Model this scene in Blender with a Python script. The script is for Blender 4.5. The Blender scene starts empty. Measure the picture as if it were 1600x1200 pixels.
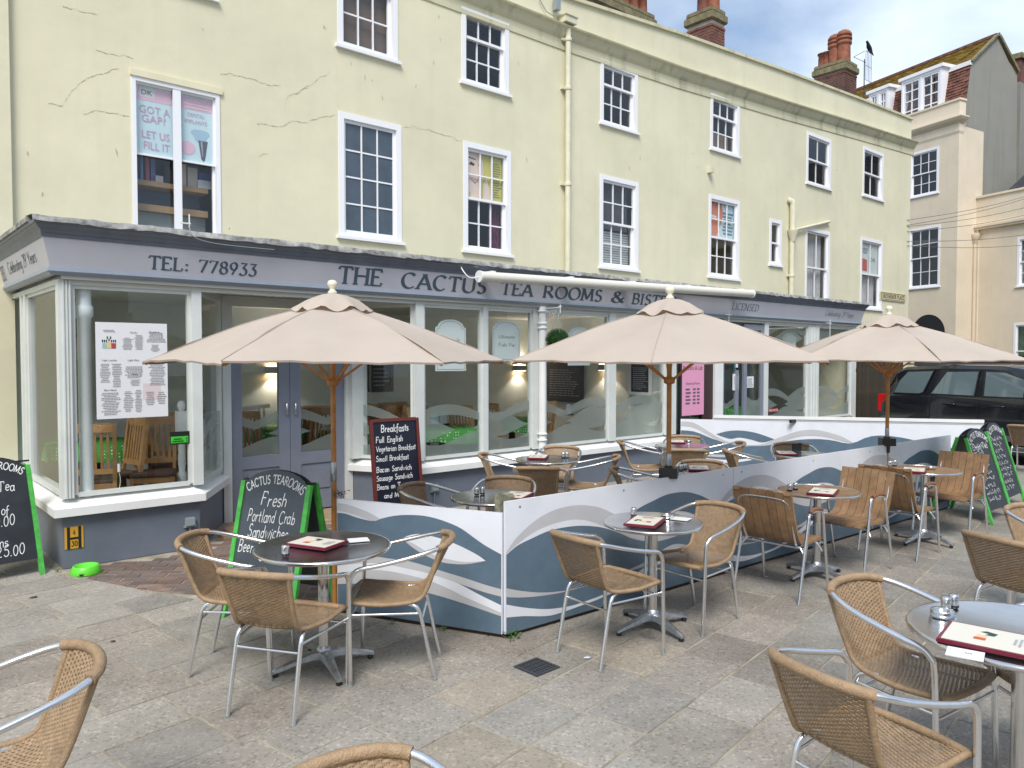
import bpy, bmesh, math, random
from mathutils import Vector, Matrix
R = math.radians
S = bpy.context.scene
COL = S.collection
rnd = random.Random(7)

# ------------------------------------------------------------------ camera
F_PX, EYE = 1202.0, 1.8
PITCH = math.atan(40 / 1202.0)
YAW = R(48.7)                      # heading of the view, measured from the facade direction (+X)
cam_d = bpy.data.cameras.new('camera')
cam_d.sensor_width = 36.0
cam_d.lens = F_PX / 1600.0 * 36.0
cam_d.clip_start = 0.05
cam_d.clip_end = 2000.0
cam = bpy.data.objects.new('camera', cam_d)
COL.objects.link(cam)
cam.location = (0, 0, EYE)
cam.rotation_euler = (R(90) - PITCH, 0, YAW - R(90))
S.camera = cam

# ------------------------------------------------------------------ sky, sun, exposure
SUN_EL, SUN_AZ = 50.0, 222.0       # degrees; azimuth measured from +X, where the light comes from
w = bpy.data.worlds.new('World')
S.world = w
w.use_nodes = True
nt = w.node_tree
for n in list(nt.nodes): nt.nodes.remove(n)
N = nt.nodes.new
out = N('ShaderNodeOutputWorld'); bg = N('ShaderNodeBackground')
sky = N('ShaderNodeTexSky'); sky.sky_type = 'NISHITA'; sky.sun_disc = False
sky.sun_elevation = R(SUN_EL); sky.sun_rotation = R(90 - SUN_AZ)
sky.air_density = 1.0; sky.dust_density = 1.5; sky.ozone_density = 1.5
tc = N('ShaderNodeTexCoord'); mp = N('ShaderNodeMapping')
mp.inputs['Scale'].default_value = (1.0, 1.0, 2.3)
mp.inputs['Location'].default_value = (1.4, 0.7, 0.2)
nz = N('ShaderNodeTexNoise'); nz.inputs['Scale'].default_value = 2.6; nz.inputs['Detail'].default_value = 7; nz.inputs['Roughness'].default_value = .52
nz.inputs['Distortion'].default_value = .25
rp = N('ShaderNodeValToRGB'); rp.color_ramp.elements[0].position = .29; rp.color_ramp.elements[1].position = .60
nz2 = N('ShaderNodeTexNoise'); nz2.inputs['Scale'].default_value = 4.2; nz2.inputs['Detail'].default_value = 5
rp2 = N('ShaderNodeValToRGB')
rp2.color_ramp.elements[0].position = .36; rp2.color_ramp.elements[0].color = (3.4, 4.05, 5.0, 1)
rp2.color_ramp.elements[1].position = .66; rp2.color_ramp.elements[1].color = (5.4, 6.3, 7.5, 1)
mx = N('ShaderNodeMix'); mx.data_type = 'RGBA'
L = nt.links.new
L(tc.outputs['Generated'], mp.inputs['Vector']); L(mp.outputs[0], nz.inputs['Vector']); L(mp.outputs[0], nz2.inputs['Vector'])
L(nz.outputs['Fac'], rp.inputs[0]); L(nz2.outputs['Fac'], rp2.inputs[0])
L(rp.outputs[0], mx.inputs['Factor']); L(sky.outputs[0], mx.inputs['A']); L(rp2.outputs[0], mx.inputs['B'])
L(mx.outputs['Result'], bg.inputs['Color']); bg.inputs['Strength'].default_value = 0.10
L(bg.outputs[0], out.inputs['Surface'])
sd = bpy.data.lights.new('sun', 'SUN'); sd.energy = 2.05; sd.angle = R(24); sd.color = (1.0, .955, .89)
sun = bpy.data.objects.new('sun', sd); COL.objects.link(sun)
sun.rotation_euler = (R(90 - SUN_EL), 0, R(SUN_AZ + 90))
sun.location = (-6, -6, 12)
S.view_settings.view_transform = 'Standard'; S.view_settings.look = 'None'
S.view_settings.gamma = 1; S.view_settings.use_curve_mapping = False
S.view_settings.exposure = 0.84
S.cycles.max_bounces = 10; S.cycles.transparent_max_bounces = 24
S.cycles.diffuse_bounces = 4; S.cycles.glossy_bounces = 4; S.cycles.transmission_bounces = 8
S.cycles.caustics_reflective = False; S.cycles.caustics_refractive = False
S.cycles.sample_clamp_indirect = 8

# ------------------------------------------------------------------ measuring helpers (photo pixel -> point on a known plane)
C0 = Vector((0, 0, EYE))
FW = Vector((math.cos(YAW) * math.cos(PITCH), math.sin(YAW) * math.cos(PITCH), -math.sin(PITCH)))
RT = Vector((math.sin(YAW), -math.cos(YAW), 0)); UP = RT.cross(FW)
def ray(x, y): return FW * F_PX + RT * (x - 800) + UP * (600 - y)
def G(x, y, z=0.0): r = ray(x, y); return C0 + r * ((z - EYE) / r.z)
def W(x, y, Y): r = ray(x, y); return C0 + r * (Y / r.y)
def XP(x, y, X): r = ray(x, y); return C0 + r * (X / r.x)
def PL(x, y, a, b):
    d = b - a; n = Vector((-d.y, d.x, 0)); r = ray(x, y)
    return C0 + r * ((a - C0).dot(n) / r.dot(n))

# ------------------------------------------------------------------ materials
MATS = {}
def mat(name, col, rough=.6, metal=0.0, vary=0.0, vscale=6.0, bump=0.0, bscale=60.0, col2=None, spec=None, objvar=0.0, coat=0.0, detail=4):
    if name in MATS: return MATS[name]
    m = bpy.data.materials.new(name); m.use_nodes = True
    t = m.node_tree; b = t.nodes['Principled BSDF']
    b.inputs['Base Color'].default_value = (*col, 1); b.inputs['Roughness'].default_value = rough; b.inputs['Metallic'].default_value = metal
    if spec is not None: b.inputs['Specular IOR Level'].default_value = spec
    if coat: b.inputs['Coat Weight'].default_value = coat; b.inputs['Coat Roughness'].default_value = .05
    tcn = t.nodes.new('ShaderNodeTexCoord')
    src = None
    if vary or col2:
        n = t.nodes.new('ShaderNodeTexNoise'); n.inputs['Scale'].default_value = vscale; n.inputs['Detail'].default_value = detail
        n.inputs['Roughness'].default_value = .6
        t.links.new(tcn.outputs['Object'], n.inputs['Vector'])
        r = t.nodes.new('ShaderNodeValToRGB')
        c2 = col2 or tuple(min(1, c * (1 + vary)) for c in col)
        c1 = col if col2 else tuple(c * (1 - vary) for c in col)
        r.color_ramp.elements[0].position = .33; r.color_ramp.elements[0].color = (*c1, 1)
        r.color_ramp.elements[1].position = .67; r.color_ramp.elements[1].color = (*c2, 1)
        t.links.new(n.outputs['Fac'], r.inputs[0]); src = r.outputs[0]
        t.links.new(src, b.inputs['Base Color'])
    if objvar:
        oi = t.nodes.new('ShaderNodeObjectInfo'); h = t.nodes.new('ShaderNodeHueSaturation')
        mr = t.nodes.new('ShaderNodeMapRange'); mr.inputs['To Min'].default_value = 1 - objvar; mr.inputs['To Max'].default_value = 1 + objvar
        t.links.new(oi.outputs['Random'], mr.inputs[0]); t.links.new(mr.outputs[0], h.inputs['Value'])
        if src: t.links.new(src, h.inputs['Color'])
        else: h.inputs['Color'].default_value = (*col, 1)
        t.links.new(h.outputs[0], b.inputs['Base Color'])
    if bump:
        n = t.nodes.new('ShaderNodeTexNoise'); n.inputs['Scale'].default_value = bscale; n.inputs['Detail'].default_value = 5
        t.links.new(tcn.outputs['Object'], n.inputs['Vector'])
        bp = t.nodes.new('ShaderNodeBump'); bp.inputs['Strength'].default_value = min(1, bump); bp.inputs['Distance'].default_value = .01 * max(1, bump)
        t.links.new(n.outputs['Fac'], bp.inputs['Height']); t.links.new(bp.outputs[0], b.inputs['Normal'])
    MATS[name] = m
    return m

def nodes_of(m):
    t = m.node_tree; return t, t.nodes['Principled BSDF'], t.nodes.new, t.links.new

def stucco(name, base, dirt, streak=.35, chips=True, z0=0.0):
    """painted render: soft blotches, rain streaks, hairline cracks and chips of lost paint"""
    m = mat(name, base, .85)
    t, b, n, l = nodes_of(m)
    g = n('ShaderNodeTexCoord')
    big = n('ShaderNodeTexNoise'); big.inputs['Scale'].default_value = .7; big.inputs['Detail'].default_value = 6; big.inputs['Roughness'].default_value = .65
    l(g.outputs['Object'], big.inputs['Vector'])
    r1 = n('ShaderNodeValToRGB'); r1.color_ramp.elements[0].position = .35; r1.color_ramp.elements[1].position = .7
    r1.color_ramp.elements[0].color = (*[c * .93 for c in base], 1); r1.color_ramp.elements[1].color = (*[min(1, c * 1.06) for c in base], 1)
    l(big.outputs['Fac'], r1.inputs[0])
    mpn = n('ShaderNodeMapping'); mpn.inputs['Scale'].default_value = (3.2, 3.2, .22); l(g.outputs['Object'], mpn.inputs['Vector'])
    st = n('ShaderNodeTexNoise'); st.inputs['Scale'].default_value = 1.6; st.inputs['Detail'].default_value = 6; l(mpn.outputs[0], st.inputs['Vector'])
    r2 = n('ShaderNodeValToRGB'); r2.color_ramp.elements[0].position = .52; r2.color_ramp.elements[1].position = .8
    r2.color_ramp.elements[1].color = (streak, streak, streak, 1); l(st.outputs['Fac'], r2.inputs[0])
    m1 = n('ShaderNodeMix'); m1.data_type = 'RGBA'; m1.inputs['B'].default_value = (*dirt, 1)
    l(r2.outputs[0], m1.inputs['Factor']); l(r1.outputs[0], m1.inputs['A'])
    last = m1.outputs['Result']
    if chips:
        # hairline cracks: wobbly cell borders, kept only inside sparse patches
        ds = n('ShaderNodeTexNoise'); ds.inputs['Scale'].default_value = 1.4; ds.inputs['Detail'].default_value = 7; l(g.outputs['Object'], ds.inputs['Vector'])
        ad = n('ShaderNodeMix'); ad.data_type = 'RGBA'; ad.blend_type = 'ADD'; ad.inputs['Factor'].default_value = .9
        l(g.outputs['Object'], ad.inputs['A']); l(ds.outputs['Color'], ad.inputs['B'])
        vo = n('ShaderNodeTexVoronoi'); vo.feature = 'DISTANCE_TO_EDGE'; vo.inputs['Scale'].default_value = .55; l(ad.outputs['Result'], vo.inputs['Vector'])
        lt = n('ShaderNodeMath'); lt.operation = 'LESS_THAN'; lt.inputs[1].default_value = .0032; l(vo.outputs['Distance'], lt.inputs[0])
        pn = n('ShaderNodeTexNoise'); pn.inputs['Scale'].default_value = .8; pn.inputs['Detail'].default_value = 3; l(g.outputs['Object'], pn.inputs['Vector'])
        gt = n('ShaderNodeMath'); gt.operation = 'GREATER_THAN'; gt.inputs[1].default_value = .50; l(pn.outputs['Fac'], gt.inputs[0])
        mu = n('ShaderNodeMath'); mu.operation = 'MULTIPLY'; l(lt.outputs[0], mu.inputs[0]); l(gt.outputs[0], mu.inputs[1])
        mu3 = n('ShaderNodeMath'); mu3.operation = 'MULTIPLY'; mu3.inputs[1].default_value = .0; l(mu.outputs[0], mu3.inputs[0])
        m2 = n('ShaderNodeMix'); m2.data_type = 'RGBA'; m2.inputs['B'].default_value = (.27, .24, .16, 1)
        l(mu3.outputs[0], m2.inputs['Factor']); l(last, m2.inputs['A'])
        # small chips
        mc = n('ShaderNodeMapping'); mc.inputs['Scale'].default_value = (1.0, 1.0, .45); l(g.outputs['Object'], mc.inputs['Vector'])
        vc = n('ShaderNodeTexVoronoi'); vc.inputs['Scale'].default_value = 2.6; l(mc.outputs[0], vc.inputs['Vector'])
        dn = n('ShaderNodeTexNoise'); dn.inputs['Scale'].default_value = 30; l(g.outputs['Object'], dn.inputs['Vector'])
        sb = n('ShaderNodeMath'); sb.operation = 'MULTIPLY_ADD'; sb.inputs[1].default_value = .05; l(dn.outputs['Fac'], sb.inputs[0]); l(vc.outputs['Distance'], sb.inputs[2])
        lc = n('ShaderNodeMath'); lc.operation = 'LESS_THAN'; lc.inputs[1].default_value = .050; l(sb.outputs[0], lc.inputs[0])
        sc = n('ShaderNodeSeparateColor'); l(vc.outputs['Color'], sc.inputs[0])
        g2 = n('ShaderNodeMath'); g2.operation = 'GREATER_THAN'; g2.inputs[1].default_value = .45; l(sc.outputs[0], g2.inputs[0])
        m4 = n('ShaderNodeMath'); m4.operation = 'MULTIPLY'; l(lc.outputs[0], m4.inputs[0]); l(g2.outputs[0], m4.inputs[1])
        m3 = n('ShaderNodeMix'); m3.data_type = 'RGBA'; m3.inputs['B'].default_value = (.22, .19, .12, 1)
        l(m4.outputs[0], m3.inputs['Factor']); l(m2.outputs['Result'], m3.inputs['A']); last = m3.outputs['Result']
    l(last, b.inputs['Base Color'])
    bn = n('ShaderNodeTexNoise'); bn.inputs['Scale'].default_value = 2.2; bn.inputs['Detail'].default_value = 8; l(g.outputs['Object'], bn.inputs['Vector'])
    bp = n('ShaderNodeBump'); bp.inputs['Strength'].default_value = .35; bp.inputs['Distance'].default_value = .03
    l(bn.outputs['Fac'], bp.inputs['Height']); l(bp.outputs[0], b.inputs['Normal'])
    return m

def glass(name, tint=(.86, .9, .89), refl=1.0, rough=0.0):
    if name in MATS: return MATS[name]
    m = bpy.data.materials.new(name); m.use_nodes = True; t = m.node_tree
    for x in list(t.nodes): t.nodes.remove(x)
    n, l = t.nodes.new, t.links.new
    o = n('ShaderNodeOutputMaterial'); mxs = n('ShaderNodeMixShader'); tr = n('ShaderNodeBsdfTransparent'); gl = n('ShaderNodeBsdfGlossy')
    tr.inputs[0].default_value = (*tint, 1); gl.inputs['Roughness'].default_value = rough
    fr = n('ShaderNodeFresnel'); ge = n('ShaderNodeNewGeometry'); ir = n('ShaderNodeMapRange')   # same mirror strength from either side of the thin pane
    ir.inputs['To Min'].default_value = 1.72; ir.inputs['To Max'].default_value = 1 / 1.72; l(ge.outputs['Backfacing'], ir.inputs[0]); l(ir.outputs[0], fr.inputs['IOR'])
    mu = n('ShaderNodeMath'); mu.operation = 'MULTIPLY'; mu.inputs[1].default_value = refl
    l(fr.outputs[0], mu.inputs[0]); l(mu.outputs[0], mxs.inputs[0]); l(tr.outputs[0], mxs.inputs[1]); l(gl.outputs[0], mxs.inputs[2])
    l(mxs.outputs[0], o.inputs[0]); MATS[name] = m
    return m

def film(name, col=(.5, .58, .56), cover=.62):
    """frosted vinyl: partly see-through, scatters light"""
    m = bpy.data.materials.new(name); m.use_nodes = True; t = m.node_tree
    for x in list(t.nodes): t.nodes.remove(x)
    n, l = t.nodes.new, t.links.new
    o = n('ShaderNodeOutputMaterial'); mxs = n('ShaderNodeMixShader'); tr = n('ShaderNodeBsdfTransparent')
    di = n('ShaderNodeBsdfDiffuse'); tl = n('ShaderNodeBsdfTranslucent'); ad = n('ShaderNodeMixShader'); ad.inputs[0].default_value = .5
    di.inputs[0].default_value = (*col, 1); tl.inputs[0].default_value = (*col, 1)
    l(di.outputs[0], ad.inputs[1]); l(tl.outputs[0], ad.inputs[2]); mxs.inputs[0].default_value = cover
    l(tr.outputs[0], mxs.inputs[1]); l(ad.outputs[0], mxs.inputs[2]); l(mxs.outputs[0], o.inputs[0]); MATS[name] = m
    return m

def emit(name, col, s):
    m = bpy.data.materials.new(name); m.use_nodes = True
    b = m.node_tree.nodes['Principled BSDF']; b.inputs['Emission Color'].default_value = (*col, 1); b.inputs['Emission Strength'].default_value = s
    b.inputs['Base Color'].default_value = (*col, 1); MATS[name] = m; return m

M_white = mat('white gloss paint', (.78, .79, .78), .35, vary=.05, vscale=3)
M_whitep = mat('white upvc', (.82, .83, .86), .3)
M_joinery = mat('off white joinery paint', (.62, .65, .63), .4, vary=.05, vscale=4)
M_grey = mat('slate grey paint', (.135, .16, .20), .5, vary=.10, vscale=2.5, bump=.15, bscale=30)
M_doorgrey = mat('grey door paint', (.20, .225, .28), .42, vary=.04)
M_board = mat('fascia grey paint', (.47, .475, .525), .45, vary=.04, vscale=1.5)
M_band = mat('fascia band paint', (.26, .305, .365), .45, vary=.05)
M_corn = mat('cornice dark grey paint', (.145, .165, .205), .5, vary=.12)
M_letter = mat('blue grey sign paint', (.055, .085, .125), .5)
M_lead = mat('weathered lead', (.10, .10, .10), .75, col2=(.42, .42, .40), vscale=9, bump=.5, bscale=30, detail=8)
M_pane = glass('window glass', (.92, .95, .94), 1.0)
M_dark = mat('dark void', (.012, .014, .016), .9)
M_alu = mat('polished aluminium tube', (.80, .81, .83), .25, 1.0, vary=.04, vscale=20)
M_cast = mat('cast aluminium', (.42, .44, .46), .42, 1.0, vary=.22, vscale=16, bump=.3, bscale=60)
M_steel = mat('brushed steel', (.70, .70, .70), .20, 1.0, vary=.10, vscale=4)
M_wick = mat('tan wicker', (.295, .20, .115), .55, vary=.22, vscale=40, objvar=.10)
M_wickr = mat('tan wicker wrap', (.33, .222, .128), .5, vary=.15, vscale=30, objvar=.08, bump=.6, bscale=160)
M_slat = mat('teak look slat', (.25, .15, .078), .55, vary=.20, vscale=14, objvar=.12)
M_wood = mat('varnished pole wood', (.46, .20, .055), .4, vary=.22, vscale=9)
M_pine = mat('pine chair wood', (.42, .22, .085), .45, vary=.15, vscale=12)
M_green = mat('lime green paint', (.065, .40, .06), .5, vary=.25, vscale=14)
M_chalkb = mat('blackboard', (.018, .022, .028), .5, vary=.3, vscale=5)
M_chalkg = mat('greyed blackboard', (.05, .062, .075), .4, vary=.22, vscale=3)
M_chalk = mat('white chalk pen', (.75, .76, .76), .8)
M_red = mat('burgundy leatherette', (.16, .012, .03), .35)
M_paper = mat('paper', (.72, .73, .75), .6)
M_black = mat('black plastic', (.015, .015, .016), .4)
M_canvas = mat('beige canvas', (.535, .462, .395), .92, vary=.05, vscale=2.2, bump=.8, bscale=5, objvar=.03)
_t, _b, _n, _l = M_canvas.node_tree, M_canvas.node_tree.nodes['Principled BSDF'], M_canvas.node_tree.nodes.new, M_canvas.node_tree.links.new
_tr = _n('ShaderNodeBsdfTranslucent'); _tr.inputs[0].default_value = (.60, .48, .39, 1); _mx = _n('ShaderNodeMixShader'); _mx.inputs[0].default_value = .22
_l(_b.outputs[0], _mx.inputs[1]); _l(_tr.outputs[0], _mx.inputs[2]); _l(_mx.outputs[0], _t.nodes['Material Output'].inputs[0])
M_canvd = mat('canvas hem', (.30, .24, .20), .9)
M_cream = mat('cream knob paint', (.68, .66, .52), .4)
M_pipe = mat('cream painted iron', (.64, .615, .465), .55, vary=.08)
M_brick = mat('red brick', (.15, .062, .045), .85, vary=.40, vscale=3, bump=.4, objvar=.2)
M_mortar = mat('mortar', (.42, .39, .34), .95, vary=.15)
M_pot = mat('terracotta', (.25, .085, .045), .8, vary=.3, vscale=6, bump=.2)
M_potd = mat('dark terracotta', (.13, .045, .03), .8, vary=.4, vscale=6)
M_coping = mat('lichen stone', (.13, .115, .075), .95, col2=(.24, .21, .11), vscale=7, bump=.6, bscale=25)
M_cloth = mat('green cloth', (.10, .42, .07), .7, vary=.25, vscale=45)
M_iwall = mat('interior wall paint', (.68, .73, .69), .8, vary=.03)
M_ifloor = mat('interior floor', (.26, .19, .14), .6, vary=.2)
M_ceil = mat('interior ceiling', (.72, .74, .73), .8)
M_gbox = mat('grey plastic box', (.26, .31, .32), .5)
M_blue = mat('barrier blue print', (.105, .16, .215), .3, vary=.10, vscale=7, detail=10)
M_bgrey = mat('barrier grey print', (.50, .50, .52), .28, vary=.03)
M_bwhite = mat('barrier white laminate', (.72, .745, .80), .3, vary=.035, vscale=5, detail=9)
M_ink = mat('print ink', (.10, .10, .11), .7)
M_inkl = mat('faint print ink', (.40, .41, .44), .7)
M_pink = mat('pink print', (.75, .33, .50), .5)
M_fence = mat('weathered fence board', (.048, .037, .022), .9, vary=.35, vscale=8, bump=.5, objvar=.2)
M_film = film('frosted film', (.42, .49, .47), .58)
M_curtain = mat('curtain cloth', (.42, .42, .45), .9, vary=.1)
M_plum = mat('plum curtain', (.13, .02, .07), .9, vary=.4, vscale=20)
M_skin = mat('printed skin tone', (.70, .45, .35), .6)

# ------------------------------------------------------------------ object helpers
def tag(o, label=None, cat=None, group=None, kind=None):
    if label: o['label'] = label
    if cat: o['category'] = cat
    if group: o['group'] = group
    if kind: o['kind'] = kind
    return o
def empty(name, label=None, cat=None, loc=(0, 0, 0), rz=0.0, group=None, kind=None):
    o = bpy.data.objects.new(name, None); COL.objects.link(o)
    o.empty_display_size = .1
    o.location = loc; o.rotation_euler = (0, 0, rz)
    return tag(o, label, cat, group, kind)
def kids(o): return [c for c in KIDS.get(o.name, [])]
KIDS = {}
def setparent(c, p):
    c.parent = p; KIDS.setdefault(p.name, []).append(c)
def copy_tree(o, parent=None):
    c = o.copy(); COL.objects.link(c)
    if parent: setparent(c, parent)
    for ch in kids(o): copy_tree(ch, c)
    return c

class MB:
    def __init__(s): s.v = []; s.f = []; s.m = []; s.mats = []; s.cur = 0; s.sm = []; s.smooth = False
    def use(s, m):
        if m not in s.mats: s.mats.append(m)
        s.cur = s.mats.index(m); return s
    def add(s, vs, fs, smooth=None):
        b = len(s.v); s.v += [tuple(v) for v in vs]
        for f in fs: s.f.append([b + i for i in f]); s.m.append(s.cur); s.sm.append(s.smooth if smooth is None else smooth)
        return s
    def box(s, a, b, M=None):
        (x0, y0, z0), (x1, y1, z1) = a, b
        vs = [Vector(p) for p in ((x0, y0, z0), (x1, y0, z0), (x1, y1, z0), (x0, y1, z0), (x0, y0, z1), (x1, y0, z1), (x1, y1, z1), (x0, y1, z1))]
        if M: vs = [M @ v for v in vs]
        return s.add(vs, [(0, 3, 2, 1), (4, 5, 6, 7), (0, 1, 5, 4), (1, 2, 6, 5), (2, 3, 7, 6), (3, 0, 4, 7)], False)
    def bar(s, p, q, w, h, up=(0, 0, 1)):
        """square bar from p to q, w across, h along up"""
        p, q = Vector(p), Vector(q); d = (q - p).normalized(); u = Vector(up); sx = d.cross(u)
        if sx.length < 1e-4: sx = d.cross(Vector((1, 0, 0)))
        sx.normalize(); u = sx.cross(d).normalized()
        vs = []
        for c in (p, q):
            for a, b in ((-1, -1), (1, -1), (1, 1), (-1, 1)): vs.append(c + sx * (a * w / 2) + u * (b * h / 2))
        return s.add(vs, [(0, 1, 2, 3), (7, 6, 5, 4), (0, 4, 5, 1), (1, 5, 6, 2), (2, 6, 7, 3), (3, 7, 4, 0)], False)
    def tube(s, pts, r, n=10, closed=False, cap=True):
        pts = [Vector(p) for p in pts]; k = len(pts)
        rr = r if isinstance(r, (list, tuple)) else [r] * k
        T = []
        for i in range(k):
            if closed: d = pts[(i + 1) % k] - pts[i - 1]
            else: d = pts[min(i + 1, k - 1)] - pts[max(i - 1, 0)]
            T.append(d.normalized())
        nrm = T[0].cross(Vector((0, 0, 1)))
        if nrm.length < .05: nrm = T[0].cross(Vector((1, 0, 0)))
        nrm.normalize(); vs = []
        for i in range(k):
            nrm = (nrm - T[i] * nrm.dot(T[i]))
            nrm.normalize(); bn = T[i].cross(nrm)
            for j in range(n):
                a = 2 * math.pi * j / n
                vs.append(pts[i] + (nrm * math.cos(a) + bn * math.sin(a)) * rr[i])
        fs = []
        for i in range(k if closed else k - 1):
            i2 = (i + 1) % k
            for j in range(n): fs.append((i * n + j, i * n + (j + 1) % n, i2 * n + (j + 1) % n, i2 * n + j))
        s.add(vs, fs, True)
        if cap and not closed:
            s.add(vs[:n], [tuple(range(n - 1, -1, -1))], False); s.add(vs[-n:], [tuple(range(n))], False)
        return s
    def lathe(s, prof, c=(0, 0, 0), n=20, smooth=True, cap=True):
        c = Vector(c); vs = []
        for r, z in prof:
            for j in range(n):
                a = 2 * math.pi * j / n; vs.append(c + Vector((r * math.cos(a), r * math.sin(a), z)))
        fs = []
        for i in range(len(prof) - 1):
            for j in range(n): fs.append((i * n + j, i * n + (j + 1) % n, (i + 1) * n + (j + 1) % n, (i + 1) * n + j))
        s.add(vs, fs, smooth)
        if cap:
            s.add(vs[:n], [tuple(range(n - 1, -1, -1))], False); s.add(vs[-n:], [tuple(range(n))], False)
        return s
    def prism(s, poly, o, u, v, w, smooth=False):
        """poly (a,b) laid out on origin o with axes u,v, then given thickness vector w"""
        o, u, v, w = Vector(o), Vector(u), Vector(v), Vector(w); n = len(poly)
        A = [o + u * a + v * b for a, b in poly]; B = [p + w for p in A]
        fs = [tuple(range(n))[::-1], tuple(range(n, 2 * n))] + [(i, (i + 1) % n, n + (i + 1) % n, n + i) for i in range(n)]
        return s.add(A + B, fs, smooth)
    def strip(s, top, bot, w):
        """band between two polylines of equal length, thickness vector w"""
        w = Vector(w); n = len(top)
        vs = [Vector(p) for p in top] + [Vector(p) for p in bot]; vs = vs + [p + w for p in vs]
        fs = []
        for i in range(n - 1):
            a, b, c, d = i, i + 1, n + i + 1, n + i
            fs.append((a, b, c, d)); o = 2 * n
            fs.append((o + d, o + c, o + b, o + a)); fs.append((a, o + a, o + b, b)); fs.append((d, c, o + c, o + d))
        return s.add(vs, fs, False)
    def mesh(s, name, defm=None):
        me = bpy.data.meshes.new(name); me.from_pydata(s.v, [], s.f)
        for m in (s.mats or ([defm] if defm else [])): me.materials.append(m)
        me.polygons.foreach_set('material_index', s.m); me.polygons.foreach_set('use_smooth', s.sm)
        me.update(); return me
    def build(s, name, m=None, parent=None, loc=None, world=False, fix=False, bevel=0):
        if m and not s.mats: s.mats = [m]
        me = s.mesh(name, m)
        if fix or bevel:
            b = bmesh.new(); b.from_mesh(me)
            bmesh.ops.recalc_face_normals(b, faces=b.faces)
            if bevel:
                bmesh.ops.remove_doubles(b, verts=b.verts, dist=1e-5)
                bmesh.ops.bevel(b, geom=[e for e in b.edges if len(e.link_faces) == 2 and e.calc_face_angle(0) > .5], offset=bevel, segments=2, affect='EDGES', clamp_overlap=True)
            b.to_mesh(me); b.free()
        o = bpy.data.objects.new(name, me); COL.objects.link(o)
        if parent:
            setparent(o, parent)
            if world: o.location = tuple(-Vector(parent.location)) if parent.parent is None and parent.type == 'EMPTY' else (0, 0, 0)
        if loc is not None: o.location = loc
        return o
def inst(o, parent=None, loc=(0, 0, 0), rz=0.0, name=None):
    """another object sharing o's mesh"""
    c = o.copy()
    COL.objects.link(c)
    if parent: setparent(c, parent)
    else: c.parent = None
    c.location = loc; c.rotation_euler = (0, 0, rz); return c

def crv(pts, n=6):
    """Catmull-Rom through the points"""
    pts = [Vector(p) for p in pts]; o = []
    for i in range(len(pts) - 1):
        p0 = pts[max(i - 1, 0)]; p1 = pts[i]; p2 = pts[i + 1]; p3 = pts[min(i + 2, len(pts) - 1)]
        for k in range(n):
            t = k / n
            o.append(.5 * ((2 * p1) + (p2 - p0) * t + (2 * p0 - 5 * p1 + 4 * p2 - p3) * t * t + (3 * p1 - p0 - 3 * p2 + p3) * t ** 3))
    o.append(pts[-1]); return o
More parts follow.
